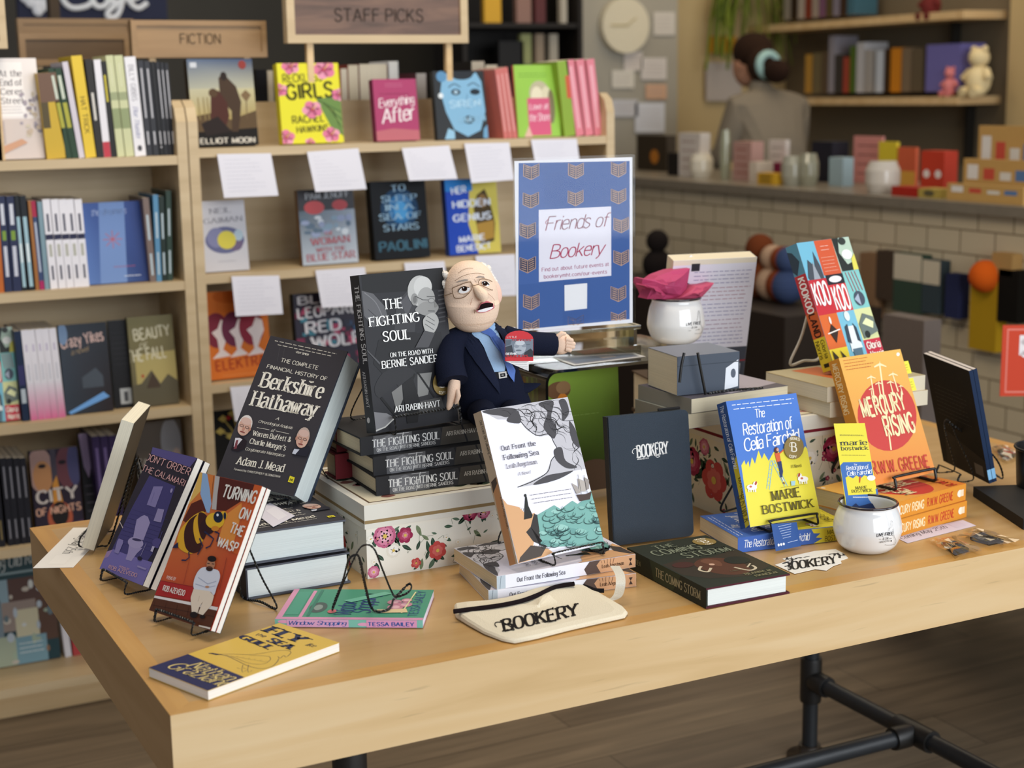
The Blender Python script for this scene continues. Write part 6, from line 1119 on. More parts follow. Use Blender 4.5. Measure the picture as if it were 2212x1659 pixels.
a = Art(m, (0, 0, 0), (1, 0, 0), (0, 0, 1), (0, -1, 0), Ww, Hh); a.line([(6, 6), (94, 6), (94, 94), (6, 94)], 5, '#e58a7c', 2, False, True); a.text('be', (22, 42), (50, 42), (22, 14), '#f3eef0', (2.4, 1.8, 0, 0, 1.2)); a.text('L', (36, 78), (56, 78), (36, 46), '#f3eef0', (2.4, 1.8, 1.2, 0, 1.2)); m.v = [tuple(MR @ Vector(p)) for p in m.v]; m.build('sign_board', MATTE, rs)
m = MB(); c = MR @ Vector((.13, .01, 0)); bz = 0; m.tube([(c.x, c.y, c.z + .02), (c.x - .03, c.y - .03, c.z - .1), (c.x - .06, c.y - .05, bz + .004)], .006, '#8c8c8a', 0, 10); m.tube([(c.x - .16, c.y - .05, bz + .006), (c.x + .06, c.y - .05, bz + .006)], .006, '#6c6c6c', 0, 10); m.build('stand_pole', METAL, rs)
bz = .43; bn = empty('display_bench', (2.35, .75, 0), 'low dark wooden bench beyond the right end of the table', 'bench')
m = MB(); m.box((-.35, -.6, bz - .04), (.35, .75, bz), '#4a3826'); m.build('seat_board', PAINT, bn)
for x, y in ((-.32, -.57), (.28, -.57), (-.32, .68), (.28, .68)): m = MB(); m.box((x, y, 0), (x + .05, y + .05, bz - .04), '#3a2c1e'); m.build('leg', PAINT, bn)
# ================================================================ plush doll sitting on the stack of black hardcovers
def doll():
    zm = (940, 560, 6.9125); zb_ = (900, 680, 6.9125); y0 = .452
    o = at_y(1075, 905, y0); o.z = TZ + .2015; r = empty('plush_doll', o, 'plush doll of a balding man with glasses, navy suit and blue tie', 'doll')
    U = lambda x, y, dy=0: at_y(x, y, y0 + dy) - o            # a point of the doll at this depth
    sc = ((at_y(1100, 700, y0) - at_y(1000, 700, y0)).length) / 100     # metres per picture pixel there
    # head: a stuffed egg, fuller at the crown and the jaw
    hc = U(1017, 640); R = random.Random(5); n, k = 40, 30; rings = []
    for i in range(k + 1):
        th = PI * i / k; cz = -math.cos(th); q = max(math.sin(th), .001)
        w = (54 + (3 if cz < 0 else -2) * abs(cz)) * sc * (q ** .78); h = 69 * sc * cz; lean = (3.0 * (-cz)) * sc
        rings.append([hc + Vector((w * math.cos(2 * PI * j / n) + lean, .86 * w * math.sin(2 * PI * j / n) - (.004 if cz < -.2 else 0), h)) for j in range(n)])
    m = MB(); m.loft(rings, '#ecd0b8', 0, True, False); head = m.build('head', PLUSH, r)
    me = head.data; bvh = BVHTree.FromPolygons([tuple(v.co + o) for v in me.vertices], [tuple(p.vertices) for p in me.polygons])
    # nose and ears
    m = MB(); e = bvh.ray_cast(CP, ray(940 + 665 / 6.9125, 560 + 490 / 6.9125).normalized())[0] - o
    m.tube([e + Vector((-.007, .006, .010)), e + Vector((-.004, -.002, .004)), e + Vector((0, -.008, -.003)), e + Vector((.001, -.011, -.008)), e + Vector((.0, -.009, -.0125))], [.004, .0068, .0092, .0086, .004], '#ecd0b6', 0, 14); m.build('nose', PLUSH, head)
    for px, py, dy, s in ((1071, 630, .002, 1), (960, 640, .016, -1)):
        m = MB(); m.ball(U(px, py, dy), (.0095, .006, .0195), '#eec6b2', 0, 14, 10, Matrix.Rotation(-.25 * s, 3, 'Y')); m.build('ear', PLUSH, head)
    m = MB()
    for px, py in [(961, 592), (959, 615), (959, 660), (963, 676), (1043, 578), (1052, 585), (1060, 594), (1066, 605), (1068, 662)]:
        for q in range(5):
            c = U(px + R.uniform(-3, 3), py + R.uniform(-5, 5), .012); m.ball(c, (.004, .008, .006), '#e6e0d6', 0, 8, 5)
    m.build('white_hair', PLUSH, head)
    # stitched face
    m = MB(); D = Drape(m, bvh, zm, o, .0005); K = '#7d6450'; B = '#231a18'
    D.line([(345, 212), (420, 160), (500, 138), (565, 138)], 5, K); D.line([(298, 326), (400, 262), (520, 222), (640, 212), (730, 232)], 5.5, K)
    D.poly([(318, 355), (350, 325), (450, 300), (495, 305), (490, 322), (400, 335)], '#9a8f86'); D.poly([(608, 275), (650, 252), (720, 262), (738, 290), (680, 275), (615, 285)], '#9a8f86')
    D.line([(520, 325), (545, 362)], 4.5, K, None, False); D.line([(582, 300), (608, 348)], 4.5, K, None, False)
    D.ell(438, 462, 88, 44, '#f2efec', -.25); D.ell(440, 440, 40, 38, '#3a2018'); D.ell(442, 440, 22, 22, '#160e0c'); D.line([(352, 490), (375, 440), (430, 412), (505, 425)], 11, B); D.line([(362, 512), (430, 522), (500, 500)], 4, K); D.ell(428, 428, 7, 7, '#f4f4f4')
    D.ell(735, 370, 58, 36, '#f2efec', .35); D.ell(728, 368, 36, 34, '#3a2018'); D.ell(728, 368, 19, 19, '#160e0c'); D.line([(678, 372), (700, 345), (745, 345), (782, 392)], 10, B); D.ell(718, 358, 6, 6, '#f4f4f4')
    G = '#8a6f58'
    D.line([(275, 455), (300, 425), (480, 350), (530, 360), (545, 400), (530, 465), (440, 560), (340, 582), (300, 555)], 13, G, None, True, True); D.line([(168, 548), (275, 505)], 12, G, None, False); D.line([(545, 405), (640, 378)], 12, G, None, False); D.line([(640, 385), (630, 340), (680, 305), (770, 322), (815, 350)], 11, G); D.line([(645, 390), (690, 410), (760, 440), (800, 462), (825, 462)], 10, G)
    D.line([(552, 572), (530, 640), (526, 706)], 6, '#a87a64'); D.line([(752, 512), (800, 550), (850, 612)], 5, '#a87a64'); D.line([(575, 735), (580, 790)], 12, '#8a6a58', None, False); D.line([(838, 660), (850, 695)], 6, '#8a6a58', None, False)
    D.poly([(598, 752), (640, 715), (700, 668), (745, 650), (780, 665), (830, 690), (840, 715), (790, 750), (700, 778), (620, 772)], '#c9707a', None, True); D.poly([(605, 750), (660, 705), (740, 678), (828, 690), (790, 712), (700, 725)], '#1d1214', None, True); D.poly([(620, 758), (690, 726), (815, 698), (800, 730), (720, 764), (640, 768)], '#f3eff0', None, True)
    D.line([(225, 840), (330, 920), (480, 945), (650, 940), (780, 920), (880, 880)], 5, '#c9a284'); m.build('stitched_face', CLOTH, head)
    # body: navy suit, one soft trunk with hips and thighs
    NV = '#191d2e'
    prof = [(1040, 703, 26), (1040, 714, 46), (1041, 728, 58), (1044, 750, 60), (1050, 780, 60), (1058, 815, 64), (1066, 850, 72), (1072, 880, 80), (1075, 897, 78), (1075, 903, 60)]
    rings = []
    for i, (px, py, hw) in enumerate(prof):
        c = U(px, py, .012); rings.append([c + Vector((hw * sc * math.cos(2 * PI * j / 32), .62 * hw * sc * math.sin(2 * PI * j / 32), 0)) for j in range(32)])
    rings = [[Vector((sum(a[i].x for a in w_) / 3, sum(a[i].y for a in w_) / 3, w_[1][i].z)) for i in range(32)] for w_ in zip([rings[0]] + rings[:-1], rings, rings[1:] + [rings[-1]])]
    m = MB(); m.loft(rings, NV, 0, True, True); body = m.build('suit_body', CLOTH, r); me = body.data
    bb = BVHTree.FromPolygons([tuple(v.co + o) for v in me.vertices], [tuple(p.vertices) for p in me.polygons])
    m = MB(); D = Drape(m, bb, zb_, o, .0012)
    D.poly([(815, 300), (950, 175), (1060, 190), (1150, 140), (1180, 70), (1185, 160), (1220, 300), (1300, 480), (1330, 640), (1310, 845), (1150, 855), (1080, 680), (1000, 480), (930, 370)], '#a3c2e2'); m.build('shirt', CLOTH, body)
    m = MB(); D = Drape(m, bb, zb_, o, .0030); D.poly([(820, 300), (880, 210), (960, 160), (1000, 215), (940, 262)], '#9cc0e6'); D.poly([(1040, 205), (1100, 150), (1180, 70), (1165, 200), (1140, 260)], '#94b8e0'); m.build('collar', CLOTH, body)
    m = MB(); D = Drape(m, bb, zb_, o, .0044); D.poly([(948, 262), (1060, 215), (1150, 285), (1170, 340), (1120, 360), (1040, 315)], '#5470b4', None, True); D.k = 1; D.poly([(1060, 310), (1160, 320), (1250, 380), (1300, 470), (1320, 640), (1400, 760), (1440, 830), (1425, 1010), (1340, 880), (1290, 720), (1230, 560), (1140, 440)], '#5a78bc'); D.line([(1110, 350), (1200, 480), (1270, 640)], 10, '#43609f'); m.build('necktie', CLOTH, body)
    m = MB(); D = Drape(m, bb, zb_, o, .0034); D.poly([(560, 180), (640, 165), (730, 205), (860, 330), (950, 430), (1050, 620), (1150, 855), (1215, 1010), (1240, 1190), (1060, 950), (880, 700), (700, 420), (540, 300)], '#22273a'); D.poly([(1150, 140), (1260, 170), (1390, 250), (1400, 420), (1340, 520), (1300, 440), (1230, 300), (1160, 220)], '#1f2436'); m.build('lapel', CLOTH, body)
    m = MB(); D = Drape(m, bb, zb_, o, .0030); D.poly([(1150, 858), (1330, 838), (1345, 935), (1190, 950)], '#12141c'); D.poly([(1205, 860), (1318, 842), (1330, 935), (1220, 950)], '#c9c7c2'); D.poly([(1228, 878), (1300, 866), (1308, 918), (1236, 930)], '#16161a'); D.line([(1250, 900), (1330, 890)], 12, '#c9c7c2', None, False); m.build('belt_buckle', MATTE, body)
    # sleeves and mitten hands with stitched fingers
    def sleeve(pts, rad, nm='sleeve'):
        m = MB(); P = smooth_path([U(*p) for p in pts], 5); k = len(P); rr = [rad[min(int(i / (k - 1) * (len(rad) - 1)), len(rad) - 2)] * (1 - (i / (k - 1) * (len(rad) - 1)) % 1) + rad[min(int(i / (k - 1) * (len(rad) - 1)) + 1, len(rad) - 1)] * ((i / (k - 1) * (len(rad) - 1)) % 1) for i in range(k)]
        rr[-1] = rad[-1]; m.tube(P, [q * sc for q in rr], NV, 0, 16); return m.build(nm, CLOTH, r)
    s1 = sleeve([(1000, 722, .012), (975, 745, .002), (970, 785, -.016), (978, 825, -.034)], [18, 27, 29, 30]); s2 = sleeve([(1085, 722, .012), (1115, 738, .004), (1150, 742, -.002), (1196, 744, -.004)], [20, 26, 24, 23])
    m = MB(); P = [U(982, 822, -.034), U(981, 834, -.036), U(978, 850, -.038), U(973, 868, -.040), U(969, 881, -.041), U(967, 886, -.041)]; m.tube(smooth_path(P, 4), [x * sc for x in (14, 14.6, 15.2, 15.8, 16, 16, 15.6, 15, 14.2, 13.2, 12, 10.6, 9.4, 8.6, 8, 7, 6, 5, 4, 3, 1.6)][:len(smooth_path(P, 4))], '#e6c6ad', 0, 14, flat=.72)
    m.build('hand', PLUSH, s1)
    m = MB(); m.tube([U(988, 842, -.046), U(990, 855, -.049), U(986, 868, -.048), U(983, 873, -.047)], [4.6 * sc, 5 * sc, 4 * sc, 1.5 * sc], '#e6c6ad', 0, 10); m.build('thumb', PLUSH, s1)
    m = MB(); m.ball(U(1213, 742, -.004), (23 * sc, 13 * sc, 22 * sc), '#e8c8b0', 0, 18, 12); hd = m.build('hand', PLUSH, s2)
    for q in range(4):
        m = MB(); a = U(1222, 732 + 7.2 * q, -.012); b = U((1237, 1241, 1240, 1234)[q], 736 + 7.0 * q, -.016); m.tube([a, a.lerp(b, .5), b, b + (b - a) * .12], [5.2 * sc, 5.0 * sc, 4.2 * sc, 1.5 * sc], '#e8c8b0', 0, 10); m.build('finger', PLUSH, hd)
    m = MB(); m.tube([U(1204, 728, -.012), U(1214, 720, -.016), U(1222, 721, -.017)], [5 * sc, 5 * sc, 3 * sc], '#e8c8b0', 0, 10); m.build('thumb', PLUSH, hd)
    m = MB(); P = [U(1130, 852, .0), U(1145, 846, -.006), U(1168, 829, -.008), U(1150, 838, .006), U(1118, 815, .012)]; m.tube([U(1112, 838, 0), U(1138, 838, -.002), U(1158, 832, -.003), U(1168, 829, -.003)], [16 * sc, 12 * sc, 6 * sc, 1 * sc], NV, 0, 10, flat=.5); m.build('coat_tail', CLOTH, body)
    for px in (1040, 1105):
        m = MB(); m.tube([U(px, 892, .0), U(px + 4, 894, -.04), U(px + 8, 898, -.062)], [30 * sc, 27 * sc, 16 * sc], NV, 0, 14); m.build('trouser_leg', CLOTH, r)
    # swing tag
    Q = [(1091, 714), (1152, 714), (1152, 780), (1091, 780)]; tl, tr, br, bl = [U(x, y, -.052) for x, y in Q]; W = (br - bl).length; H = (tl - bl).length; m = MB(); w, h = (br - bl).normalized(), (tl - bl).normalized(); nn = w.cross(h)
    out = [(0, 0), (W, 0), (W, H * .72)] + [(W / 2 + W / 2 * math.cos(t), H * .72 + H * .28 * math.sin(t)) for t in [PI * i / 10 for i in range(1, 10)]] + [(0, H * .72)]
    m.hexa([bl + w * a + h * b - nn * .0006 for a, b in out], [bl + w * a + h * b for a, b in out], '#c8343a')
    a = Art(m, bl, w, h, nn, W, H, Q, zb_); a.rect(1322, 360, 1738, 628, '#76808c'); a.poly([(1322, 480), (1420, 450), (1460, 628), (1322, 628)], '#3c4048'); a.poly([(1610, 560), (1700, 500), (1738, 540), (1738, 628), (1590, 628)], '#34383f'); a.poly([(1322, 380), (1420, 370), (1400, 440), (1322, 470)], '#59636e')
    a.ell(1540, 480, 90, 110, '#a9b0b8'); a.line([(1450, 465), (1690, 440)], .5, '#4a525c'); a.ell(1490, 470, 36, 24, '#8a929c'); a.ell(1600, 458, 36, 24, '#8a929c'); a.ell(1520, 530, 44, 12, '#6a727c'); a.ell(1540, 415, 70, 40, '#bfc4ca'); a.rect(1322, 640, 1738, 690, '#c8343a')
    a.text('LITTLE', (1345, 346), (1492, 342), (1345, 320), '#e8d8d8', SANS); a.text('THINKERS', (1420, 388), (1700, 386), (1420, 362), '#c02f38', BOLD); a.text('BERNIE', (1328, 596), (1495, 592), (1328, 566), '#f0f0f0', BOLD); a.text('SANDERS', (1338, 634), (1655, 630), (1338, 602), '#c8343a', BOLD); m.build('hang_tag', GLOSS, r)
    Q2 = [U(x, y, -.048) for x, y in ((1092, 780), (1142, 780), (1142, 801), (1138, 800))]; m = MB(); m.poly(Q2, '#eceae8'); m.poly([q + Vector((0, .0005, 0)) for q in reversed(Q2)], '#eceae8')
    for q in range(5): p = Q2[0].lerp(Q2[3], .1 + q * .2); p2 = Q2[1].lerp(Q2[2], .1 + q * .2); z = Vector((0, -.0004, 0)); m.poly([p.lerp(p2, .15) + z, p.lerp(p2, .9) + z, p.lerp(p2, .9) + z - Vector((0, 0, .0006)), p.lerp(p2, .15) + z - Vector((0, 0, .0006))], '#6a6a72')
    m.build('tag_leaflet', PAPER, r)
doll()
# ================================================================ books on the two shelf units
SFY = SY + .03
def face(label, q, z, T, front, art=None, spine=None, hard=False, Y=None, tilt=7, group=None, pages='#e2d8c2', back=None, sart=None, name=None):
    """a book shown cover out; q = TL, TR, BR, BL of its cover in the picture, standing on the board at height z"""
    Y = Y or SFY + .012; L, R = at_y(*q[3], Y), at_y(*q[2], Y); t = math.radians(tilt); n = Vector((0, -math.cos(t), math.sin(t)))
    h = 0
    for p in q[:2]: h += (on_plane(*p, (0, Y, z), n).z - z) / math.cos(t) / 2
    yw = 0; x0 = L.x; W = R.x - L.x
    return book(name or ('hardcover_book' if hard else 'paperback'), label, W, h, T, pose(x0, Y, z + T * math.sin(t), yw, tilt, 0, 0), front, spine, back, pages, hard, group, art, sart, mat=MATTE if hard else GLOSS)
def spine(label, bl, br, top, z, yb, col, sart=None, group=None, Y=None, name='paperback', D=.14, front=None, tl=None, pages='#e2d8c2'):
    """a book with its spine out: picture x of its foot left and right at picture height yb, (x, y) of the top left corner"""
    Y = Y or SFY; L, R = at_y(bl, yb, Y), at_y(br, yb, Y); Tp = at_y(*top, Y); dx = L.x - Tp.x; dz = Tp.z - z; lean = math.degrees(math.atan2(dx, dz)); lean = max(-2, min(20, lean))
    T = (R.x - L.x) * math.cos(math.radians(lean)); H = math.hypot(dx, dz)
    return book(name, label, D, H, max(T, .006), pose(R.x, Y, z + max(0, T * math.sin(math.radians(lean))), 90, lean, 0, 0), front or col, col, front or col, pages, name != 'paperback', group, None, sart)
def vt(t, col, u0=10, u1=80, st=SANS, v0=72, v1=26): return lambda a: a.text(t, (u0, v0), (u1, v0), (u0, v1), col, st)
def marks(col, *segs, w=34):
    def f(a):
        for u0, u1 in segs: a.rect(u0, 50 - w / 2, u1, 50 + w / 2, col)
    return f
z = LT[0]
def a_ceres(a):
    a.poly([(0, 60), (100, 60), (100, 100), (0, 100)], '#cfc3bd'); a.rect(10, 4, 72, 58, '#f0ecea')
    for i, s in enumerate(('At the', 'End of', 'Ceres', 'Street')): a.text(s, (28, 18 + 9 * i), (70, 18 + 9 * i), (28, 12 + 9 * i), '#6a6468', SERIF)
    a.greek(20, 48, 70, 54, 3, 1.2, '#8a8488'); R = random.Random(2)
    for k in range(30): a.ell(R.uniform(60, 98), R.uniform(35, 80), R.uniform(2, 6), R.uniform(1, 3), R.choice(['#a39aa4', '#c9bfae', '#8d8690', '#bfae9a']))
    a.poly([(0, 92), (60, 80), (70, 84), (0, 100)], '#c99a7c'); a.rect(0, 62, 30, 84, '#b5a9a8')
face('white floral paperback, cover out at the left end of the top row', [(-30, 128), (75, 128), (98, 347), (-18, 350)], z, .02, '#e6e0de', a_ceres)
spine('yellow paperback with a brown photo edge, leaning beside the white floral cover', 102, 142, (80, 158), z, 342, '#c7a634', lambda a: (a.rect(0, 0, 34, 100, '#6f5443'), a.rect(34, 60, 64, 100, '#54482a')))
for k, (b, e, t) in enumerate(((144, 156, 104), (157, 170, 118))): spine(('dark green paperback with a lime middle, nearer the leaning yellow one', 'dark green paperback with a lime middle, nearer the lilac spine')[k], b, e, (t, 148), z, 340, '#26402c', lambda a: (a.rect(38, 15, 66, 85, '#a9a63c'), a.rect(8, 25, 34, 75, '#c8d0c0')), 'lime and green copies')
spine('pale lilac paperback spine left of the tall yellow spine', 171, 183, (134, 134), z, 338, '#cfc8d2', vt('', '#888'))
spine('tall yellow paperback spine with black lettering in the top row', 185, 208, (153, 121), z, 338, '#dfbf3a', vt('HAT TRICK', '#4a3c18', 40, 76), D=.15)
spine('black paperback spine with white lettering right of the tall yellow one', 210, 224, (183, 128), z, 337, '#2a2724', marks('#d8d4cc', (34, 62)))
spine('white paperback spine with a red foot in the top row', 225, 240, (202, 129), z, 337, '#e2e0e6', lambda a: a.rect(84, 0, 100, 100, '#b83a48'))
spine('black paperback spine with yellow lettering in the top row', 241, 252, (217, 133), z, 336, '#23211f', marks('#cfc03a', (14, 42)))
for k, (b, e, t) in enumerate(((254, 270, 228), (272, 290, 246))): spine(('tall pale green spine beside the yellow-lettered black one', 'tall pale green spine beside the tall white one')[k], b, e, (t, 120), z, 336, '#c8cba0', lambda a: (a.rect(36, 0, 44, 100, '#9aa27c'), a.rect(52, 0, 72, 100, '#8f9a70'), a.greek(8, 50, 32, 50, 1, 1.2, '#e6e6d0')), 'pale green twins')
spine('tall white spine with grey lettering in the top row', 292, 316, (268, 123), z, 335, '#e4e3e8', lambda a: (a.text('BILLY GIBBS', (8, 70), (44, 70), (8, 26), '#8a8890', SANS), a.text('Blue Thunder', (50, 70), (82, 70), (50, 30), '#7478a4', ITAL), a.ell(92, 50, 3, 20, '#4a4a50')))
for k, (b, e, t) in enumerate(((318, 330, 297), (332, 344, 311), (346, 355, 325), (356, 364, 336), (365, 372, 346), (373, 381, 355))):
    spine(('charcoal spine with white lettering beside the tall white one', 'charcoal spine with a red-white foot mark, second from the tall white one', 'plain black spine, third from the tall white one', 'black spine with grey lettering, fourth from the tall white one', 'black spine with grey lettering, fifth from the tall white one', 'black spine with grey lettering beside the shelf divider')[k], b, e, (t, 131 + k), z, 334, ('#33343a', '#303136', '#1c1b1c', '#26262a', '#28282c', '#232327')[k], marks('#b9b9be', (8, 60) if k != 2 else (90, 92), (74, 88), w=30))
# row two
z = LT[1]
spine('orange and red spine at the left end of the second row', -14, 10, (-30, 420), z, 640, '#b8642c', marks('#e0b84a', (40, 80)))
for k, (b, e, t) in enumerate(((12, 28, -6), (30, 48, 13))): spine(('navy spine with white lettering beside the orange one', 'navy spine with white lettering beside the sky-blue spines')[k], b, e, (t, 424), z, 638, '#2a3150', lambda a: (a.rect(8, 28, 30, 72, '#cfd2dc'), a.rect(36, 25, 46, 75, '#7c9a3c'), a.rect(52, 28, 84, 72, '#c9ccd8')), 'navy twins')
for k, (b, e, t) in enumerate(((49, 60, 29), (63, 76, 42))): spine(('black and ice-blue spine beside the navy twins', 'black and ice-blue spine beside the brown one')[k], b, e, (t, 423), z, 635, '#1c2026', lambda a: (a.rect(22, 20, 96, 80, '#9fc0cc'), a.rect(50, 30, 70, 70, '#dfeaec')), 'ice-blue twins')
spine('thin brown spine between ice-blue and navy-red ones', 78, 86, (60, 434), z, 632, '#a06a38')
spine('navy spine with a red head in the second row', 87, 97, (66, 434), z, 631, '#3a4a70', lambda a: (a.rect(0, 0, 18, 100, '#a82a48'), a.rect(24, 30, 80, 70, '#b8c0d0'), a.rect(90, 0, 100, 100, '#a82a60')))
spine('thin grey-blue spine beside the white copies', 98, 108, (80, 436), z, 630, '#7f9aa6')
for k, (b, t) in enumerate(((110, 91), (128, 109), (145, 126), (162, 142), (178, 160))):
    spine(('white spine with a black band, leftmost of its five copies', 'white spine with a black band, second from the left of its five', 'white spine with a black band, middle of its five copies', 'white spine with a black band, fourth of its five copies', 'white spine with a black band beside the blue cover')[k], b, b + 16, (t, 431), z, 628, '#e8e6ec', lambda a: (a.rect(39, 0, 45, 100, '#2a2c48'), a.rect(16, 34, 36, 66, '#5a5a68'), a.rect(50, 30, 64, 70, '#b4b4a8'), a.rect(74, 36, 90, 64, '#5a5a68')), 'five white copies with a black band')
def a_blue(a):
    a.poly([(0, 0), (100, 0), (100, 100), (0, 100)], ['#3c5a9c', '#2c4488', '#20346e', '#5878b4'], 1); a.poly([(28, 0), (70, 0), (64, 100), (20, 100)], '#6f8cc0', 2); a.text('the dreamers', (14, 16), (72, 15), (14, 8), '#a9b8d8', SCRIPT)
    for k in range(8): a.line([(46, 46), (46 + 16 * math.cos(k * .785), 46 + 11 * math.sin(k * .785))], 1.6, '#b85a5c')
    a.greek(44, 80, 80, 80, 1, 1.6, '#a8506a'); a.greek(60, 92, 92, 92, 1, 2, '#d0d8e8')
face('blue paperback with a red star, cover out in the second row', [(180, 440), (306, 436), (322, 612), (192, 622)], z, .018, '#31508f', a_blue, '#6a5a5a')
for k, (b, e, t, c) in enumerate(((325, 338, (308, 428), '#7a6a64'), (339, 350, (330, 421), '#5a8cb0'), (351, 362, (343, 424), '#25322e'), (363, 374, (361, 412), '#33463e'))): spine(('taupe spine beside the blue star cover', 'sky-blue and navy spine right of the taupe one', 'dark green spine second from the shelf divider', 'dark mottled spine beside the shelf divider')[k], b, e, t, z, 612, c, marks('#b8c8d0', (20, 50), (66, 92)))
# row three
z = LT[2]
face('collage-covered paperback standing at the left end of the third row', [(-82, 716), (22, 709), (45, 915), (-50, 924)], z, .022, '#86c8c4', art_kook, '#c05040', group='collage cover copies')
spine('navy spine between the collage cover and the white-pink copies', 50, 64, (30, 716), z, 912, '#22304a', lambda a: (a.rect(64, 15, 80, 85, '#b9c4cc'), a.rect(38, 0, 60, 100, '#3a3a66')))
def s_pink(a): a.poly([(58, 0), (100, 0), (100, 100), (58, 100)], ['#e6e2ea', '#d9709f', '#d9709f', '#e6e2ea']); a.rect(16, 36, 24, 64, '#c8c0d4'); a.rect(38, 38, 56, 62, '#cfcfd8')
for k, (b, t) in enumerate(((67, 45), (83, 60), (98, 74), (112, 89), (128, 105))):
    spine(('white spine fading to pink, leftmost of its five copies', 'white spine fading to pink, second of its five copies', 'white spine fading to pink, middle of its five copies', 'white spine fading to pink, fourth of its five copies', 'white spine fading to pink beside the dark blue cover')[k], b, b + 15, (t, 714 - k), z, 906, '#e8e5ec', s_pink, 'five white copies fading to pink')
def a_yikes(a):
    a.poly([(0, 0), (100, 0), (100, 100), (0, 100)], ['#39424e', '#2a3038', '#2c2426', '#323c48'], 1); a.text('Crazy Yikes', (4, 26), (92, 20), (4, 14), '#d9b8ae', BOLD); a.text('a novel', (22, 34), (58, 31), (22, 28), '#a8906c', SCRIPT); a.poly([(6, 97), (82, 78), (94, 84), (10, 102)], '#6fa4e0'); a.poly([(40, 60), (70, 50), (84, 60), (84, 72), (40, 72)], '#4a525c'); a.ell(8, 10, 10, 12, '#7a94b4')
face('dark blue paperback with pale letters, cover out in the third row', [(120, 705), (225, 698), (246, 886), (143, 900)], z, .016, '#323a44', a_yikes, '#20242a')
face('black back cover with a barcode beside the dark blue cover', [(228, 697), (276, 690), (292, 880), (250, 886)], z, .016, '#1d1d20', lambda a: (a.greek(10, 14, 90, 50, 7, 1, '#3c3c40'), a.rect(30, 78, 88, 96, '#aeb2b4'), a.rect(50, 82, 70, 93, '#4a4c50')), '#6c8090', Y=SFY + .03)
def a_beauty(a):
    a.poly([(0, 0), (100, 0), (100, 100), (0, 100)], ['#82794f', '#857b52', '#6c6448', '#605a44'], 1); a.poly([(10, 42), (100, 40), (100, 80), (10, 82)], '#b3a468'); a.poly([(0, 76), (20, 74), (44, 60), (62, 76), (80, 66), (100, 74), (100, 100), (0, 100)], '#5d5744'); a.text('BEAUTY', (12, 26), (92, 23), (12, 14), '#d9d2b4', BOLD); a.text('OF', (24, 36), (42, 35), (24, 30), '#d9d2b4', SANS); a.text('THE FALL', (-6, 50), (80, 47), (-6, 37), '#d9d2b4', BOLD); a.ell(24, 66, 3, 2, '#b04a30'); a.poly([(30, 80), (46, 62), (62, 80)], '#4a3c30')
face('olive paperback with pale capitals, cover out at the right end of the third row', [(280, 688), (368, 681), (388, 872), (291, 880)], z, .02, '#7d7550', a_beauty, '#5c5640')
# row four
z = LT[3]
for k, b in enumerate((-2, 17, 31, 46, 60)):
    spine(('black spine at the left end of the fourth row', 'black grey-lettered spine, second in the fourth row', 'black grey-lettered spine, third in the fourth row', 'black blue-grey spine, fourth in the fourth row', 'black grey-lettered spine beside the two-faced cover')[k], b, b + 13, (b - 18, 990), z, 1162, '#23232a', marks('#85858e' if k else '#8a7a50', (10, 46), (70, 92), w=26))
def a_city(a):
    a.poly([(0, 0), (100, 0), (100, 100), (0, 100)], '#2a2030', 1); a.ell(20, 22, 26, 26, '#b08e84'); a.ell(24, 30, 20, 18, '#c08a5c'); a.ell(74, 22, 22, 24, '#6c4048'); a.ell(90, 20, 14, 24, '#4a4a70'); a.rect(42, 0, 54, 60, '#4a4450'); a.ell(24, 18, 8, 2.4, '#2a2024'); a.ell(66, 16, 8, 2.4, '#201820'); a.poly([(42, 40), (52, 30), (62, 66), (40, 66)], '#d08f3c')
    a.ell(52, 78, 26, 18, '#b0583c'); a.ell(52, 74, 18, 14, '#1c1614'); a.poly([(0, 90), (100, 84), (100, 100), (0, 100)], '#5a3a5c'); a.text('CITY', (8, 60), (92, 58), (8, 46), '#cfc6c0', BOLD); a.text('OF NIGHTS', (4, 74), (96, 72), (4, 66), '#d8a890', BOLD)
face('dark paperback with two faces and large capitals, cover out in the fourth row', [(60, 976), (160, 969), (182, 1124), (78, 1136)], z, .02, '#2a2030', a_city, '#1c1820')
face('black paperback with a lilac head panel, cover out in the fourth row', [(160, 940), (196, 938), (215, 1108), (186, 1112)], z, .02, '#1b191e', lambda a: (a.poly([(0, 0), (90, 0), (80, 30), (50, 46), (20, 34)], '#9c88a6', None), a.greek(20, 54, 90, 80, 4, 3, '#5c5660')), '#17151a', Y=SFY + .03)
for k, (b, t) in enumerate(((216, 198), (234, 216), (252, 234))): spine(('dark purple spine, first right of the lilac-headed cover', 'dark purple spine, second right of the lilac-headed cover', 'dark purple spine, third right of the lilac-headed cover')[k], b, b + 16, (t, 944 - k), z, 1104, '#33264a', marks('#6a5a88', (12, 60)))
def a_risk(a): a.poly([(0, 0), (100, 0), (100, 60), (0, 60)], '#5c5248'); a.ell(76, 22, 22, 24, '#8f8e90'); a.ell(86, 40, 10, 12, '#b09a90'); a.text('FADED', (2, 44), (60, 43), (2, 36), '#a09a90', BOLD); a.text('CITY', (2, 56), (56, 55), (2, 47), '#b4b0a6', BOLD); a.poly([(0, 66), (60, 62), (50, 100), (0, 100)], '#1d7a86')
face('brown-grey paperback with a pale figure, cover out beside the divider in the fourth row', [(292, 918), (390, 905), (406, 1082), (306, 1092)], z, .02, '#4a443e', a_risk, '#3a3632')
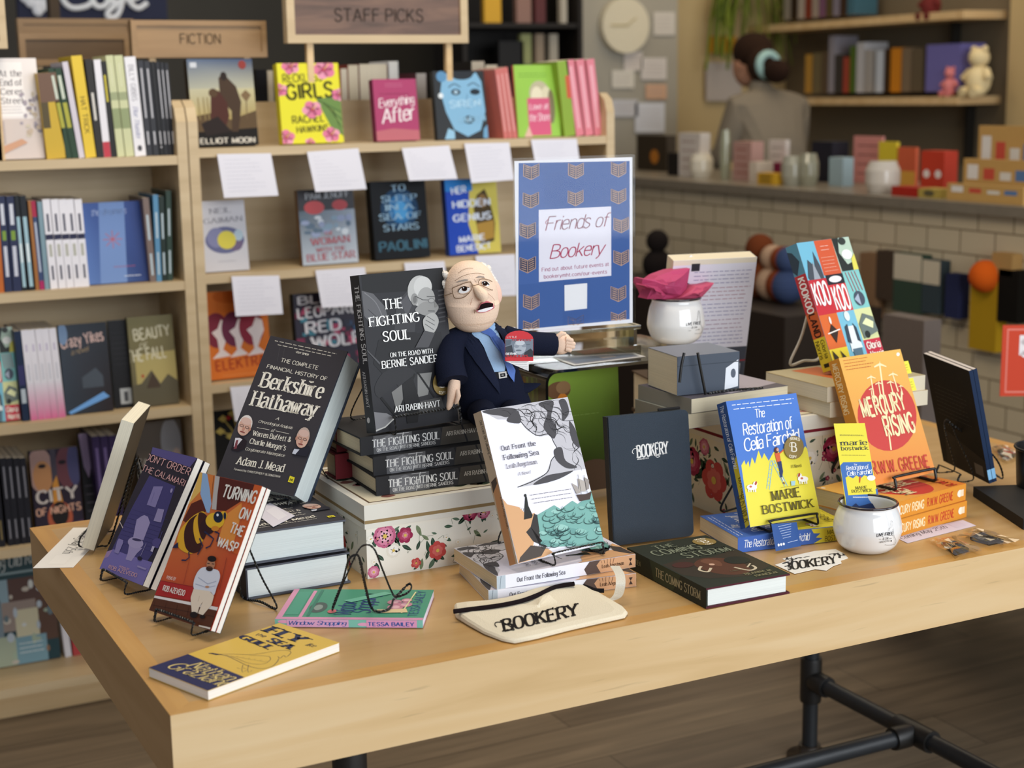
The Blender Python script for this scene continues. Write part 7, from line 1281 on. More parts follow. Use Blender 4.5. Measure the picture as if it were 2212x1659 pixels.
# row five
z = LT[4]
def a_travel(a):
    a.rect(0, 0, 100, 24, '#24434a'); a.text('Driving Old Roads', (2, 15), (98, 12), (2, 5), '#d6dedd', ITAL); a.rect(0, 18, 100, 20, '#8fa4a8'); R = random.Random(9)
    for u, v, w, h, c in ((0, 24, 40, 26, '#8fa9b4'), (40, 24, 60, 22, '#5a4038'), (0, 46, 30, 30, '#7a8a92'), (30, 44, 44, 26, '#9a8a80'), (74, 44, 26, 40, '#5c4030'), (46, 52, 30, 24, '#cfc8a8'), (0, 74, 44, 26, '#aab49c'), (44, 76, 40, 24, '#7ca0ac'), (84, 82, 16, 18, '#1e3c42')): a.rect(u, v, u + w, v + h, c)
    for k in range(26): a.ell(R.uniform(5, 95), R.uniform(28, 98), R.uniform(2, 7), R.uniform(1.5, 5), R.choice(['#b9c4cc', '#d6d9d4', '#6a7a80', '#8c6a50', '#c9c0b0', '#a8b8a0']))
    a.greek(48, 82, 80, 90, 3, 2.4, '#d9e4e4')
face('large teal travel paperback with a photo collage, cover out on the bottom shelf', [(-62, 1205), (76, 1186), (132, 1426), (-34, 1456)], z, .02, '#24434a', a_travel, '#1e363c', Y=2.05)
spine('white spine beside the teal collage cover on the bottom shelf', 143, 157, (131, 1345), z, 1440, '#dfdde2', vt('', '#888'), Y=2.05)
spine('red and orange spine cut off by the table on the bottom shelf', 160, 190, (150, 1330), z, 1436, '#b84a4a', lambda a: a.rect(30, 0, 60, 100, '#c9703c'), Y=2.05)
# ---------------------------------------------------------------- staff shelf
z = RTP[0]
def a_scifi(a):
    a.poly([(0, 0), (100, 0), (100, 34), (0, 34)], ['#5a6a84', '#3c4c6c', '#b0ae98', '#a8a898'], 1); a.poly([(0, 34), (100, 34), (100, 74), (0, 74)], ['#b8b498', '#bdb690', '#a08a4c', '#b09a5c'], 1); a.poly([(0, 66), (30, 62), (60, 70), (100, 60), (100, 100), (0, 100)], '#5c4a34'); a.poly([(0, 84), (100, 80), (100, 100), (0, 100)], '#1d1a18')
    a.poly([(46, 22), (54, 16), (60, 22), (72, 32), (78, 50), (74, 70), (70, 84), (60, 84), (62, 60), (50, 50), (46, 40)], '#46362a', None); a.ell(54, 20, 5, 5, '#2c2420'); a.poly([(32, 42), (44, 36), (56, 50), (58, 66), (50, 80), (28, 78), (30, 60)], '#4c2c26'); a.ell(36, 39, 7, 5, '#54402e'); a.poly([(14, 74), (40, 66), (60, 84), (20, 88)], '#2a2220'); a.poly([(78, 42), (86, 36), (94, 42), (86, 50)], '#7a6448'); a.line([(86, 48), (85, 70)], 2, '#6a5840')
    for x in (12, 20, 26): a.line([(x, 44), (x + 1, 70)], 2.4, '#8a7a50')
    a.text('ELLIOT MOON', (10, 97), (94, 97), (10, 91), '#cfc9bc', BOLD); a.ell(84, 7, 6, 5, '#8c3c38'); a.rect(4, 4, 14, 10, '#c8ccd2')
face('hardcover with two hooded figures under a cloudy sky, beside the shelf divider', [(392, 132), (540, 129), (560, 328), (420, 333)], z, .03, '#5c5a50', a_scifi, '#3a3630', True)
def hib(a, u, v, r):
    for k in range(5): t = k * 1.257 + u; a.ell(u + r * .55 * math.cos(t), v + r * .36 * math.sin(t), r * .5, r * .34, ('#d97a9c', '#e39ab4')[k % 2], 6)
    a.ell(u, v, r * .25, r * .16, '#a83a5c', 7); a.line([(u, v), (u + r * .5, v - r * .4)], 1.5, '#e8d060', 8)
def a_girls(a):
    a.poly([(60, 45), (100, 40), (100, 92), (80, 80)], '#6c8a4c', 3)
    for k in range(7): a.line([(62 + 4 * k, 46 + 2 * k), (100, 62 + 5 * k)], 3, ('#4c6a3c', '#8aa05c')[k % 2], 4)
    for u, v, r in ((22, 4, 14), (76, 8, 18), (2, 33, 12), (98, 40, 12), (52, 58, 16), (6, 92, 14), (80, 90, 14), (44, 99, 8)): hib(a, u, v, r)
    a.text('RECKLESS', (8, 24), (72, 22), (8, 14), '#6a6628', BOLD); a.text('GIRLS', (12, 45), (88, 42), (12, 27), '#3c3a18', BOLD); a.text('RACHEL', (18, 75), (70, 73), (18, 66), '#5c5a24', BOLD); a.text('HAWKINS', (24, 87), (76, 85), (24, 79), '#5c5a24', BOLD)
face('bright yellow hardcover with pink hibiscus flowers on the staff shelf', [(594, 142), (728, 137), (744, 326), (612, 328)], z, .028, '#ded83a', a_girls, '#d8cc2c', True)
def a_after(a): a.poly([(0, 84), (40, 80), (100, 84), (100, 100), (0, 100)], '#b86a74'); a.text('Everything', (10, 46), (92, 40), (10, 32), '#eee4e6', BRUSH); a.text('After', (16, 72), (90, 66), (16, 48), '#f2e8ea', BRUSH); a.greek(28, 8, 72, 12, 2, 1.4, '#c87a98'); a.greek(14, 24, 86, 24, 1, 1.6, '#7c2c4c')
face('small plum hardcover with white brush lettering on the staff shelf', [(797, 175), (888, 172), (908, 317), (815, 320)], z, .026, '#a8456c', a_after, '#7c3050', True)
def a_siren(a):
    a.poly([(18, 6), (30, 2), (44, 12), (70, 10), (84, 2), (94, 16), (98, 60), (86, 88), (60, 97), (34, 86), (20, 60), (12, 30)], '#7fb0d0', None); a.ell(56, 5, 22, 8, '#22262c'); a.ell(16, 8, 10, 8, '#5a8cb4'); a.line([(28, 24), (40, 19), (52, 24)], 2.4, '#2c3c4c', None, True); a.line([(66, 22), (78, 18), (90, 24)], 2.4, '#2c3c4c', None, True); a.ell(42, 31, 9, 4.5, '#26323e'); a.ell(80, 31, 10, 4.5, '#1c2630'); a.ell(42, 31, 4, 2.6, '#a8c8dc'); a.line([(64, 34), (62, 52), (68, 54)], 1.6, '#4a789c', None, True); a.ell(64, 72, 11, 6, '#1c2228'); a.ell(64, 72, 6, 3, '#7a8c98'); a.poly([(14, 100), (22, 84), (34, 88), (34, 100)], '#8fbcd8'); a.poly([(92, 86), (100, 80), (100, 100), (90, 100)], '#6a9cc0'); a.ell(12, 36, 5, 4, '#dde6ea'); a.text('SIREN', (28, 54), (88, 52), (28, 44), '#a9cfe6', BOLD); a.text('QUEEN', (46, 76), (96, 74), (46, 68), '#8ab8d4', BOLD)
face('black paperback with a large blue face on the staff shelf', [(926, 158), (1035, 153), (1055, 308), (946, 312)], z, .02, '#2a2d30', a_siren, '#22262a')
def a_green(a): a.greek(10, 12, 86, 16, 2, 1.6, '#5c8a2c'); a.ell(56, 40, 24, 18, '#b9b294'); a.ell(50, 44, 14, 14, '#e0d8bc'); a.ell(72, 44, 12, 14, '#d6ceb0'); a.ell(82, 58, 8, 24, '#7c7454'); a.rect(26, 46, 78, 98, '#cf5a7c'); a.text('Love at', (30, 62), (74, 61), (30, 54), '#f0d4dc', BRUSH); a.text('the Shore', (28, 78), (76, 77), (28, 68), '#f0d4dc', BRUSH); a.poly([(14, 100), (26, 84), (34, 100)], '#d8b4a0')
face('lime green paperback with a pink panel, front of its pink-spined stack', [(1098, 144), (1200, 139), (1212, 301), (1120, 304)], z, .012, '#95c44c', a_green, '#c87068', group='lime covered copies')
for k in range(3): spine(('pink spine left of the lime cover, first', 'pink spine left of the lime cover, second', 'pink spine touching the lime cover')[k], 1089 + 10 * k, 1098 + 10 * k, (1069 + 9 * k, 150 - 2 * k), z, 306, '#c8706a', marks('#dca09c', (8, 90), w=30), 'pink spined copies')
spine('lime page-side copy right of the lime cover', 1220, 1243, (1203, 133), z, 300, '#8aa83a', lambda a: a.rect(20, 0, 50, 40, '#c85a3a'), 'lime covered copies')
for k in range(3): spine(('pink spine right of the lime cover, first of the trio', 'pink spine right of the lime cover, middle of the trio', 'pink spine right of the lime cover beside the end panel')[k], 1245 + 20 * k, 1262 + 20 * k, (1222 + 22 * k, 131 - k), z, 297, '#d87f8c', marks('#e8a8b2', (8, 90), w=36), 'pink trio copies')
# books of the far side, seen over the low back board
def backrow(label, l, r, top, col, pages='#d9cfba', Y=None, spineout=False):
    Y = Y or SY + .30; L, R, Tp = at_y(l, 215, Y), at_y(r, 215, Y), at_y((l + r) / 2, top, Y); H = Tp.z - (z + .02)
    return book('paperback', label, .14, H, max(R.x - L.x, .008), pose(L.x, Y + .14, z + .02, -90, 0, 0, 0), col, col, col, pages, False, 'books on the far side of the staff shelf')
for lab, l, r, t, c, p in (('black book behind the two-figures hardcover', 556, 578, 150, '#1a1a1c', '#26262a'), ('cream page edges behind the two-figures hardcover', 580, 592, 152, '#cfc4ae', '#d6ccb8'), ('orange-topped book behind the yellow hibiscus hardcover', 738, 752, 148, '#c87a3a', '#d8cfbc'), ('wide cream page block behind the plum hardcover', 754, 776, 140, '#8a3a30', '#dad0b8'), ('cream page block with a maroon edge above the plum hardcover', 778, 838, 138, '#7a2c30', '#dcd3bd'), ('tall white book above the plum hardcover', 842, 862, 132, '#dcdfe2', '#e2e2de'), ('grey page block left of the blue face cover', 900, 922, 158, '#5a2c34', '#bdb9b4'), ('dark book right of the blue face cover', 1020, 1048, 132, '#2c2824', '#b9b0a0'), ('cream block left of the pink spines', 1050, 1076, 140, '#3a3430', '#cfc6b2')):
    backrow(lab, l, r, t, c, p)
z = RTP[1]
def a_egg(a): a.rect(0, 0, 100, 100, '#c3c2c8', 1); a.text('NEIL', (24, 18), (70, 17), (24, 11), '#8a8890', SERIF); a.text('GAIMAN', (10, 32), (92, 30), (10, 25), '#8a8890', SERIF); a.ell(52, 56, 42, 19, '#5f6288'); a.ell(34, 52, 20, 14, '#7a7ca0'); a.ell(74, 62, 16, 10, '#6a5a78'); a.ell(82, 50, 10, 8, '#a8bcc8'); a.ell(56, 56, 20, 13, '#cfc244'); a.greek(34, 86, 74, 86, 1, 1.2, '#8a8890')
face('pale grey paperback with a yellow disc, left in the second staff row', [(426, 438), (522, 433), (540, 598), (440, 604)], z, .02, '#c3c2c8', a_egg, '#b0b0b8')
def a_blue_star(a):
    a.poly([(0, 0), (100, 0), (100, 28), (0, 28)], '#2c2c32'); a.poly([(0, 28), (100, 28), (100, 100), (0, 100)], ['#4a5a68', '#8a96a4', '#b4bcc6', '#aab4c0'], 1); a.text('PAM JENOFF', (14, 13), (92, 11), (14, 5), '#aab0b8', SERIF); a.ell(28, 24, 18, 9, '#b04448'); a.ell(74, 22, 14, 7, '#a03a40'); R = random.Random(6)
    for k in range(22): a.ell(R.uniform(5, 95), R.uniform(32, 60), R.uniform(4, 9), R.uniform(2, 5), R.choice(['#7c94a8', '#c4ccd4', '#54687c', '#8a96b4']))
    a.text('THE', (42, 62), (58, 61), (42, 57), '#b46a70', SERIF); a.text('WOMAN', (18, 74), (86, 72), (18, 65), '#a85a64', SERIF); a.text('WITH THE', (26, 83), (78, 82), (26, 78), '#a85a64', SERIF); a.text('BLUE STAR', (8, 95), (94, 93), (8, 86), '#a85a64', SERIF)
face('dark and pale blue paperback with two red eyes-like shapes in the second staff row', [(628, 409), (753, 413), (775, 578), (655, 583)], z, .022, '#5a6674', a_blue_star, '#7a5a3c')
def a_stars(a):
    a.ell(50, 36, 34, 26, '#1c3c5c'); a.ell(52, 36, 22, 19, '#2c6aa0'); a.ell(52, 38, 12, 12, '#4a94cc'); C = '#8fb0c8'
    for s, v in (('TO', 14), ('SLEEP', 27), ('IN A', 38), ('SEA OF', 50), ('STARS', 64)): w = 6.4 * len(s); a.text(s, (50 - w, v), (50 + w, v - 1), (50 - w, v - 8), C, SERIF)
    a.text('PAOLINI', (8, 90), (94, 88), (8, 78), '#3c6478', BOLD)
face('black hardcover with a glowing blue burst in the second staff row', [(792, 396), (912, 392), (930, 562), (812, 570)], z, .034, '#16191e', a_stars, '#121418', True)
def a_genius(a):
    a.poly([(48, 0), (100, 0), (100, 100), (56, 100), (40, 60)], '#c9bc5a'); a.rect(0, 0, 52, 16, '#2c7ac8'); a.poly([(52, 40), (60, 22), (76, 14), (84, 30), (92, 60), (88, 84), (60, 90)], '#4a3c24', None); a.ell(70, 30, 9, 9, '#8a6a3c'); a.poly([(56, 60), (90, 56), (88, 80), (60, 84)], '#a8843c'); C = '#d8e0ee'
    for s, v, w in (('HER', 20, 14), ('HIDDEN', 38, 36), ('GENIUS', 56, 36)): a.text(s, (12, v), (12 + w * 2, v - 2), (12, v - 9), C, BOLD)
    a.text('MARIE', (20, 84), (70, 82), (20, 76), C, BOLD); a.text('BENEDICT', (14, 96), (80, 94), (14, 88), C, BOLD)
face('blue and mustard hardcover with a crouching figure in the second staff row', [(952, 386), (1064, 392), (1083, 550), (972, 557)], z, .026, '#2247b0', a_genius, '#2c4488', True)
z = RTP[2]
def a_elektra(a):
    a.poly([(0, 0), (100, 0), (100, 100), (0, 100)], '#d0702c', 1); a.ell(44, 6, 30, 8, '#c0601f')
    for k, u in enumerate((22, 50, 78)):
        a.ell(u - 6, 44, 20, 20, ('#7c2c3c', '#6a2c44', '#8a2c3c')[k]); a.poly([(u + 2, 32), (u + 12, 36), (u + 14, 48), (u + 8, 56), (u + 2, 66), (u + 14, 74), (u - 16, 76), (u - 4, 68), (u - 6, 54), (u - 14, 46), (u - 4, 42)], '#e0d2ce', None)
    a.text('ELEKTRA', (10, 90), (90, 87), (10, 79), '#a84424', BOLD); a.greek(20, 96, 80, 96, 1, 1.2, '#e09a5c')
face('orange hardcover with three white profile heads in the third staff row', [(440, 634), (580, 626), (590, 832), (456, 839)], z, .03, '#cf6c28', a_elektra, '#8c3c1c', True)
def a_leopard(a):
    R = random.Random(12)
    for k in range(60): a.rect(*(lambda u, v, w: (u, v, u + w, v + w * .7))(R.uniform(0, 92), R.uniform(0, 92), R.uniform(5, 12)), R.choice(['#a8385c', '#2c4a6c', '#7a2c4a', '#1c2434', '#c04a6c', '#3c7a8c', '#2a2c3c']))
    W = '#d8d6da'; a.text('BLACK', (6, 14), (90, 12), (6, 4), W, BOLD); a.text('LEOPARD', (4, 32), (94, 29), (4, 19), W, BOLD); a.text('RED', (14, 52), (66, 50), (14, 38), W, BOLD); a.text('WOLF', (22, 72), (96, 69), (22, 57), W, BOLD)
face('multicoloured paperback with large white block capitals in the third staff row', [(624, 638), (762, 630), (792, 838), (648, 846)], z, .028, '#2a2636', a_leopard, '#1c1c24')
z = RTP[3]
def a_tree(a):
    G = '#b8a458'; a.line([(40, 100), (44, 40)], 4, G)
    for u, v in ((20, 10), (36, 4), (60, 10), (72, 22), (14, 26), (30, 34)): a.line([(44, 46), ((44 + u) / 2, (46 + v) / 2 - 4), (u, v)], 3, G); a.poly([(u - 8, v), (u, v - 5), (u + 8, v), (u, v + 5)], G)
    a.poly([(24, 9), (30, 6), (34, 10), (28, 13)], '#a8282c')
face('black hardcover with a gold tree in the lowest staff row', [(456, 893), (590, 880), (600, 1080), (470, 1092)], z, .03, '#1b1a18', a_tree, '#141312', True)
# ---------------------------------------------------------------- handwritten cards hanging from the shelf edges
def a_note(a):
    R = random.Random(len(COL.objects))
    for k in range(9): a.greek(10, 14 + 9 * k, R.uniform(60, 94), 14 + 9 * k, 1, .7, '#b4b3c0')
CY = SY - .006
for lab, q in (('white handwritten card hanging below the two-figures hardcover', [(469, 333), (585, 331), (598, 422), (481, 427)]), ('white handwritten card hanging below the yellow hibiscus hardcover', [(663, 328), (774, 320), (788, 408), (678, 414)]), ('white handwritten card hanging below the plum hardcover', [(868, 320), (970, 314), (984, 386), (880, 390)]), ('white handwritten card hanging below the blue face cover', [(1003, 310), (1100, 308), (1106, 388), (1014, 395)]), ('white handwritten card hanging below the pink spines, half behind the event sign', [(1147, 302), (1246, 300), (1250, 372), (1156, 376)]),
               ('white handwritten card hanging below the yellow disc cover', [(500, 597), (603, 595), (608, 677), (506, 682)]), ('white handwritten card hanging below the red-eyed pale blue cover', [(681, 584), (788, 577), (797, 658), (692, 664)]), ('white handwritten card mostly behind the pensive old man hardcover', [(873, 568), (960, 564), (966, 640), (880, 645)]), ('white handwritten card hanging right of the plush doll head', [(1027, 553), (1112, 549), (1116, 637), (1034, 640)]), ('white handwritten card hanging below the orange three-heads hardcover', [(497, 836), (600, 828), (606, 905), (505, 908)])):
    P = [at_y(*p, CY) for p in q]; P[2] = P[2] + Vector((0, -.012, 0)); P[3] = P[3] + Vector((0, -.012, 0)); sheet('shelf_card', lab, P, '#dedde6', 'card', art=a_note, group='handwritten shelf cards')
# ================================================================ behind the shelves: till, clerk, wall shelves, goods on the counter
def mbox(name, label, cat, a, b, col, mat=PAINT, group=None, art=None):
    """a box between two corners; art draws on the face toward the till front (-x) or the shop (-y)"""
    a, b = Vector(a), Vector(b); lo = Vector([min(p) for p in zip(a, b)]); hi = Vector([max(p) for p in zip(a, b)]); m = MB(); m.box(tuple(Vector() ), tuple(hi - lo), col)
    if art: art(Art(m, (0, hi.y - lo.y, 0), (0, -1, 0), (0, 0, 1), (-1, 0, 0), hi.y - lo.y, hi.z - lo.z))
    o = tag(m.build(name, mat), label, cat, group); o.location = lo; return o
# wall clock and notes on the grey partition
c = at_y(1353, 55, 5.05); ck = empty('wall_clock', c, 'round pale wall clock with thin hands on the grey partition', 'clock'); m = MB(); m.tube([(0, .045, 0), (0, 0, 0)], .135, '#d9d0b6', 0, 48); m.build('dial', PAINT, ck)
m = MB(); m.box((-.09, -.004, -.004), (.005, -.001, .004), '#b8a878'); m.build('hour_hand', PAINT, ck); m = MB(); m.hexa([(0, -.004, 0), (.055, -.004, .04), (.058, -.004, .035), (.003, -.004, -.005)], [(0, -.001, 0), (.055, -.001, .04), (.058, -.001, .035), (.003, -.001, -.005)], '#b8a878'); m.build('minute_hand', PAINT, ck)
for lab, q, col in (('white printed notice below the clock at its right', (1385, 125, 1440, 172), '#d6cfc8'), ('pink note below the printed notice', (1395, 182, 1440, 214), '#d2a98a'), ('white calendar card beside the clock', (1412, 26, 1458, 76), '#cfc8bc'), ('narrow white receipt below the clock', (1348, 112, 1388, 152), '#d4cbc2'), ('small white framed card left of the pink note', (1322, 152, 1370, 190), '#d8d2c4'), ('white sheet behind the till at left', (1322, 215, 1378, 252), '#c9c8ca'), ('white sheet behind the till at right', (1372, 222, 1436, 286), '#d6d8de')):
    x0, y0, x1, y1 = q; sheet('wall_note', lab, [at_y(x0, y0, 5.09), at_y(x1, y0, 5.09), at_y(x1, y1, 5.09), at_y(x0, y1, 5.09)], col, 'note', art=lambda a: a.greek(14, 25, 86, 75, 4, 3, '#a89c98'), group='notes around the clock')
for lab, q, col in (('orange sticker on the beige pillar', (1533, 78, 1590, 115), '#c98a1e'), ('grey-white sheet on the beige pillar', (1525, 135, 1602, 218), '#b5aaa0')):
    x0, y0, x1, y1 = q; sheet('pillar_note', lab, [at_y(x0, y0, 5.29), at_y(x1, y0, 5.29), at_y(x1, y1, 5.29), at_y(x0, y1, 5.29)], col, 'note')
# clerk, seen from the side behind the counter
def clerk():
    f = at_x(1668, 400, 3.95); yw = f.y; p = empty('person', (3.95, yw, 0), 'person with dark tied-up hair and grey-brown jacket working behind the counter, head bowed', 'person'); Z = 1.32
    def skin(name, pts, edges, rad, mat, col, par):
        me = bpy.data.meshes.new(name); me.from_pydata(pts, edges, []); o = bpy.data.objects.new(name, me); COL.objects.link(o); o.parent = par; s = o.modifiers.new('s', 'SKIN')
        for v, r in zip(me.skin_vertices[0].data, rad): v.radius = (r, r)
        me.skin_vertices[0].data[0].use_root = True; u = o.modifiers.new('u', 'SUBSURF'); u.levels = u.render_levels = 2
        m = bpy.data.materials.new(name + '_cloth'); m.use_nodes = True; b = m.node_tree.nodes['Principled BSDF']; b.inputs['Base Color'].default_value = (*hx(col), 1); b.inputs['Roughness'].default_value = .9; me.materials.append(m); return o
    # local axes: +y is the clerk's left-in-picture facing direction
    b = skin('body', [(0, 0, .95), (0, .02, 1.12), (0, .05, 1.27), (0, .09, 1.36), (0, .14, 1.43), (-.17, .04, 1.29), (-.2, .10, 1.08), (-.2, .30, 1.02), (.17, .04, 1.29), (.2, .10, 1.08), (.2, .30, 1.02), (-.09, 0, .9), (-.09, .02, .5), (-.09, 0, .06), (.09, 0, .9), (.09, .02, .5), (.09, 0, .06)], [(0, 1), (1, 2), (2, 3), (3, 4), (2, 5), (5, 6), (6, 7), (2, 8), (8, 9), (9, 10), (0, 11), (11, 12), (12, 13), (0, 14), (14, 15), (15, 16)], [.15, .15, .15, .06, .055, .075, .06, .042, .075, .06, .042, .09, .07, .05, .09, .07, .05], CLOTH, '#7a7060', p)
    m = MB(); m.ball((0, .19, 1.50), (.072, .088, .112), '#b98a70', 0, 24, 16, Matrix.Rotation(.35, 3, 'X')); m.tube([(0, .262, 1.50), (0, .283, 1.478), (0, .27, 1.468)], [.01, .015, .008], '#b98a70', 0, 8)
    for e in (-.03, .03): m.ball((e, .262, 1.513), (.011, .006, .006), '#2a1c16', 0, 8, 6)
    m.ball((0, .262, 1.445), (.022, .008, .005), '#8c4c44', 0, 8, 6); m.ball((-.072, .18, 1.495), (.008, .018, .028), '#b48468', 0, 8, 6); m.build('head', PLUSH, p)
    m = MB(); m.ball((0, .165, 1.555), (.088, .112, .088), '#2c1c12', 0, 24, 16); m.ball((0, .09, 1.50), (.08, .06, .09), '#2c1c12', 0, 18, 12); m.ball((0, -.02, 1.46), (.05, .075, .055), '#2a1a12', 0, 18, 12); h = m.build('hair', PLUSH, p)
    m = MB(); m.tube([(.05 * math.cos(t), .045, 1.49 + .05 * math.sin(t)) for t in [2 * PI * k / 16 for k in range(16)]], .02, '#9fc0bc', 0, 8, True); m.build('hair_tie', CLOTH, h)
    m = MB()
    for s in (-.2, .2):
        m.ball((s, .34, 1.015), (.03, .045, .02), '#b98a70', 0, 12, 8)
        for k in range(4): m.tube([(s - .02 + .013 * k, .37, 1.015), (s - .02 + .013 * k, .41 + .006 * (k % 3), 1.012), (s - .02 + .013 * k, .425, 1.0)], .007, '#b98a70', 0, 6)
        m.tube([(s + .03, .34, 1.015), (s + .045, .37, 1.012)], .008, '#b98a70', 0, 6)
    m.build('hand', PLUSH, p); p.location.z = .06
clerk()
# wall shelves on the shade-toned wall with their books and toys
for lab, z_, y1, y0 in (('upper', 1.035 + TZ, 5.45, 3.68), ('lower', .655 + TZ, 5.2, 3.70)):
    s = empty('wall_shelf', (4.74, (y0 + y1) / 2, z_ - .02), lab + ' wooden wall shelf on the dark taupe wall', 'shelf'); m = MB(); m.box((-.13, (y0 - y1) / 2, -.018), (.13, (y1 - y0) / 2, .018), '#fff'); m.build('board', PINE, s); m = MB(); m.box((.08, -.6, -.3), (.125, -.575, -.018), '#1c1812'); m.build('bracket', PAINT, s)
R = random.Random(8)
def wallrow(zs, items, grp):
    for lab, x0, x1, top, col in items:
        a = at_x(x0, 200, 4.66); b = at_x(x1, 200, 4.66); h = at_x((x0 + x1) / 2, top, 4.66).z - zs; T = max(a.y - b.y, .01)
        book('paperback', lab, .15, max(h, .1), T - .002, pose(4.66, b.y, zs + .001, 0, 0, 0, 0), col, col, col, '#cfc4ac', group=grp)
C1 = ['#8c8478', '#33241a', '#a89c90', '#7c3626', '#9a8c80', '#74506a', '#54482c', '#7c7684', '#3c2a20', '#3f6474']
wallrow(1.055 + TZ, [(n_ + ' book on the upper wall shelf', 1690 + 15 * k, 1704 + 15 * k, -40 - (k * 7) % 20, C1[k]) for k, n_ in enumerate(('leftmost pale grey', 'dark brown second', 'light taupe third', 'rust red fourth', 'greige fifth', 'plum sixth', 'olive seventh', 'grey-lilac eighth', 'near-black ninth', 'teal tenth'))], 'books on the upper wall shelf')
C2 = [('ochre', 1738, 1752, 118, '#b08438'), ('dull olive', 1754, 1772, 115, '#6c6044'), ('brown-grey', 1774, 1786, 112, '#5a4a38'), ('tall grey', 1788, 1800, 78, '#8c8890'), ('charcoal', 1802, 1818, 118, '#3c3834'), ('red and grey', 1820, 1832, 124, '#9c4434'), ('green', 1834, 1846, 100, '#4c6424'), ('tall pale grey', 1848, 1864, 92, '#b4b4b8'), ('white-striped', 1866, 1882, 108, '#9c9894'), ('pale blue-white', 1890, 1906, 110, '#b8c0cc'), ('dark brown', 1908, 1920, 106, '#3c2812'), ('orange', 1922, 1944, 104, '#c07a1c'), ('taupe', 1946, 1966, 104, '#746450'), ('dark taupe', 1968, 1990, 106, '#5c503e')]
wallrow(.675 + TZ, [(n_ + ' book on the lower wall shelf', a, b, t, c) for n_, a, b, t, c in C2], 'books on the lower wall shelf')
wallrow(.675 + TZ, [('purple book with a lime sticker beside the cream toy bear', 1998, 2072, 96, '#6a66a4')], 'books on the lower wall shelf')
def toy(name, label, px, py, x, s, col, kind):
    c = at_x(px, py, x); t = empty(name, c, label, 'toy'); m = MB(); m.ball((0, 0, s * .9), (s * .75, s * .75, s * .95), col, 0, 16, 12); m.build('body', PLUSH, t); m = MB(); m.ball((0, 0, s * 2.25), (s * .62, s * .62, s * .6), col, 0, 16, 12); h = m.build('head', PLUSH, t)
    for e in (-1, 1):
        m = MB(); m.ball((0, e * s * .45, s * 2.75), s * .2, col, 0, 10, 8); m.build('ear', PLUSH, h); m = MB(); m.tube([(0, e * s * .6, s * 1.5), (-s * .2, e * s * 1.05, s * 1.0)], s * .24, col, 0, 10); m.build('arm', PLUSH, t); m = MB(); m.tube([(-s * .2, e * s * .4, s * .3), (-s * .9, e * s * .5, s * .22)], s * .3, col, 0, 10); m.build('leg', PLUSH, t)
toy('toy_bear', 'cream plush bear sitting at the right end of the lower wall shelf', 2112, 207, 4.68, .075, '#e6d3a4', 0); toy('toy_pig', 'small pink plush toy sitting left of the cream bear', 2052, 207, 4.66, .045, '#d98484', 0)
toy('toy_monkey', 'maroon plush toy sitting on the upper wall shelf', 2010, 42, 4.66, .06, '#6a2a28', 0)
pl = empty('hanging_plant', at_y(1622, -20, 5.2), 'trailing green plant hanging above the clerk', 'plant'); m = MB()
for k in range(70):
    x, q = R.uniform(-.24, .24), R.uniform(.08, .42); pts = [(x * .3, 0, .1), (x, R.uniform(-.08, .02), -.02), (x * 1.2, R.uniform(-.1, .02), -q)]; m.tube(smooth_path(pts, 4), .008, R.choice(['#6a7a1c', '#55661c', '#7c8a2c']), 0, 4, flat=.3)
m.build('foliage', PAINT, pl, kind='stuff')
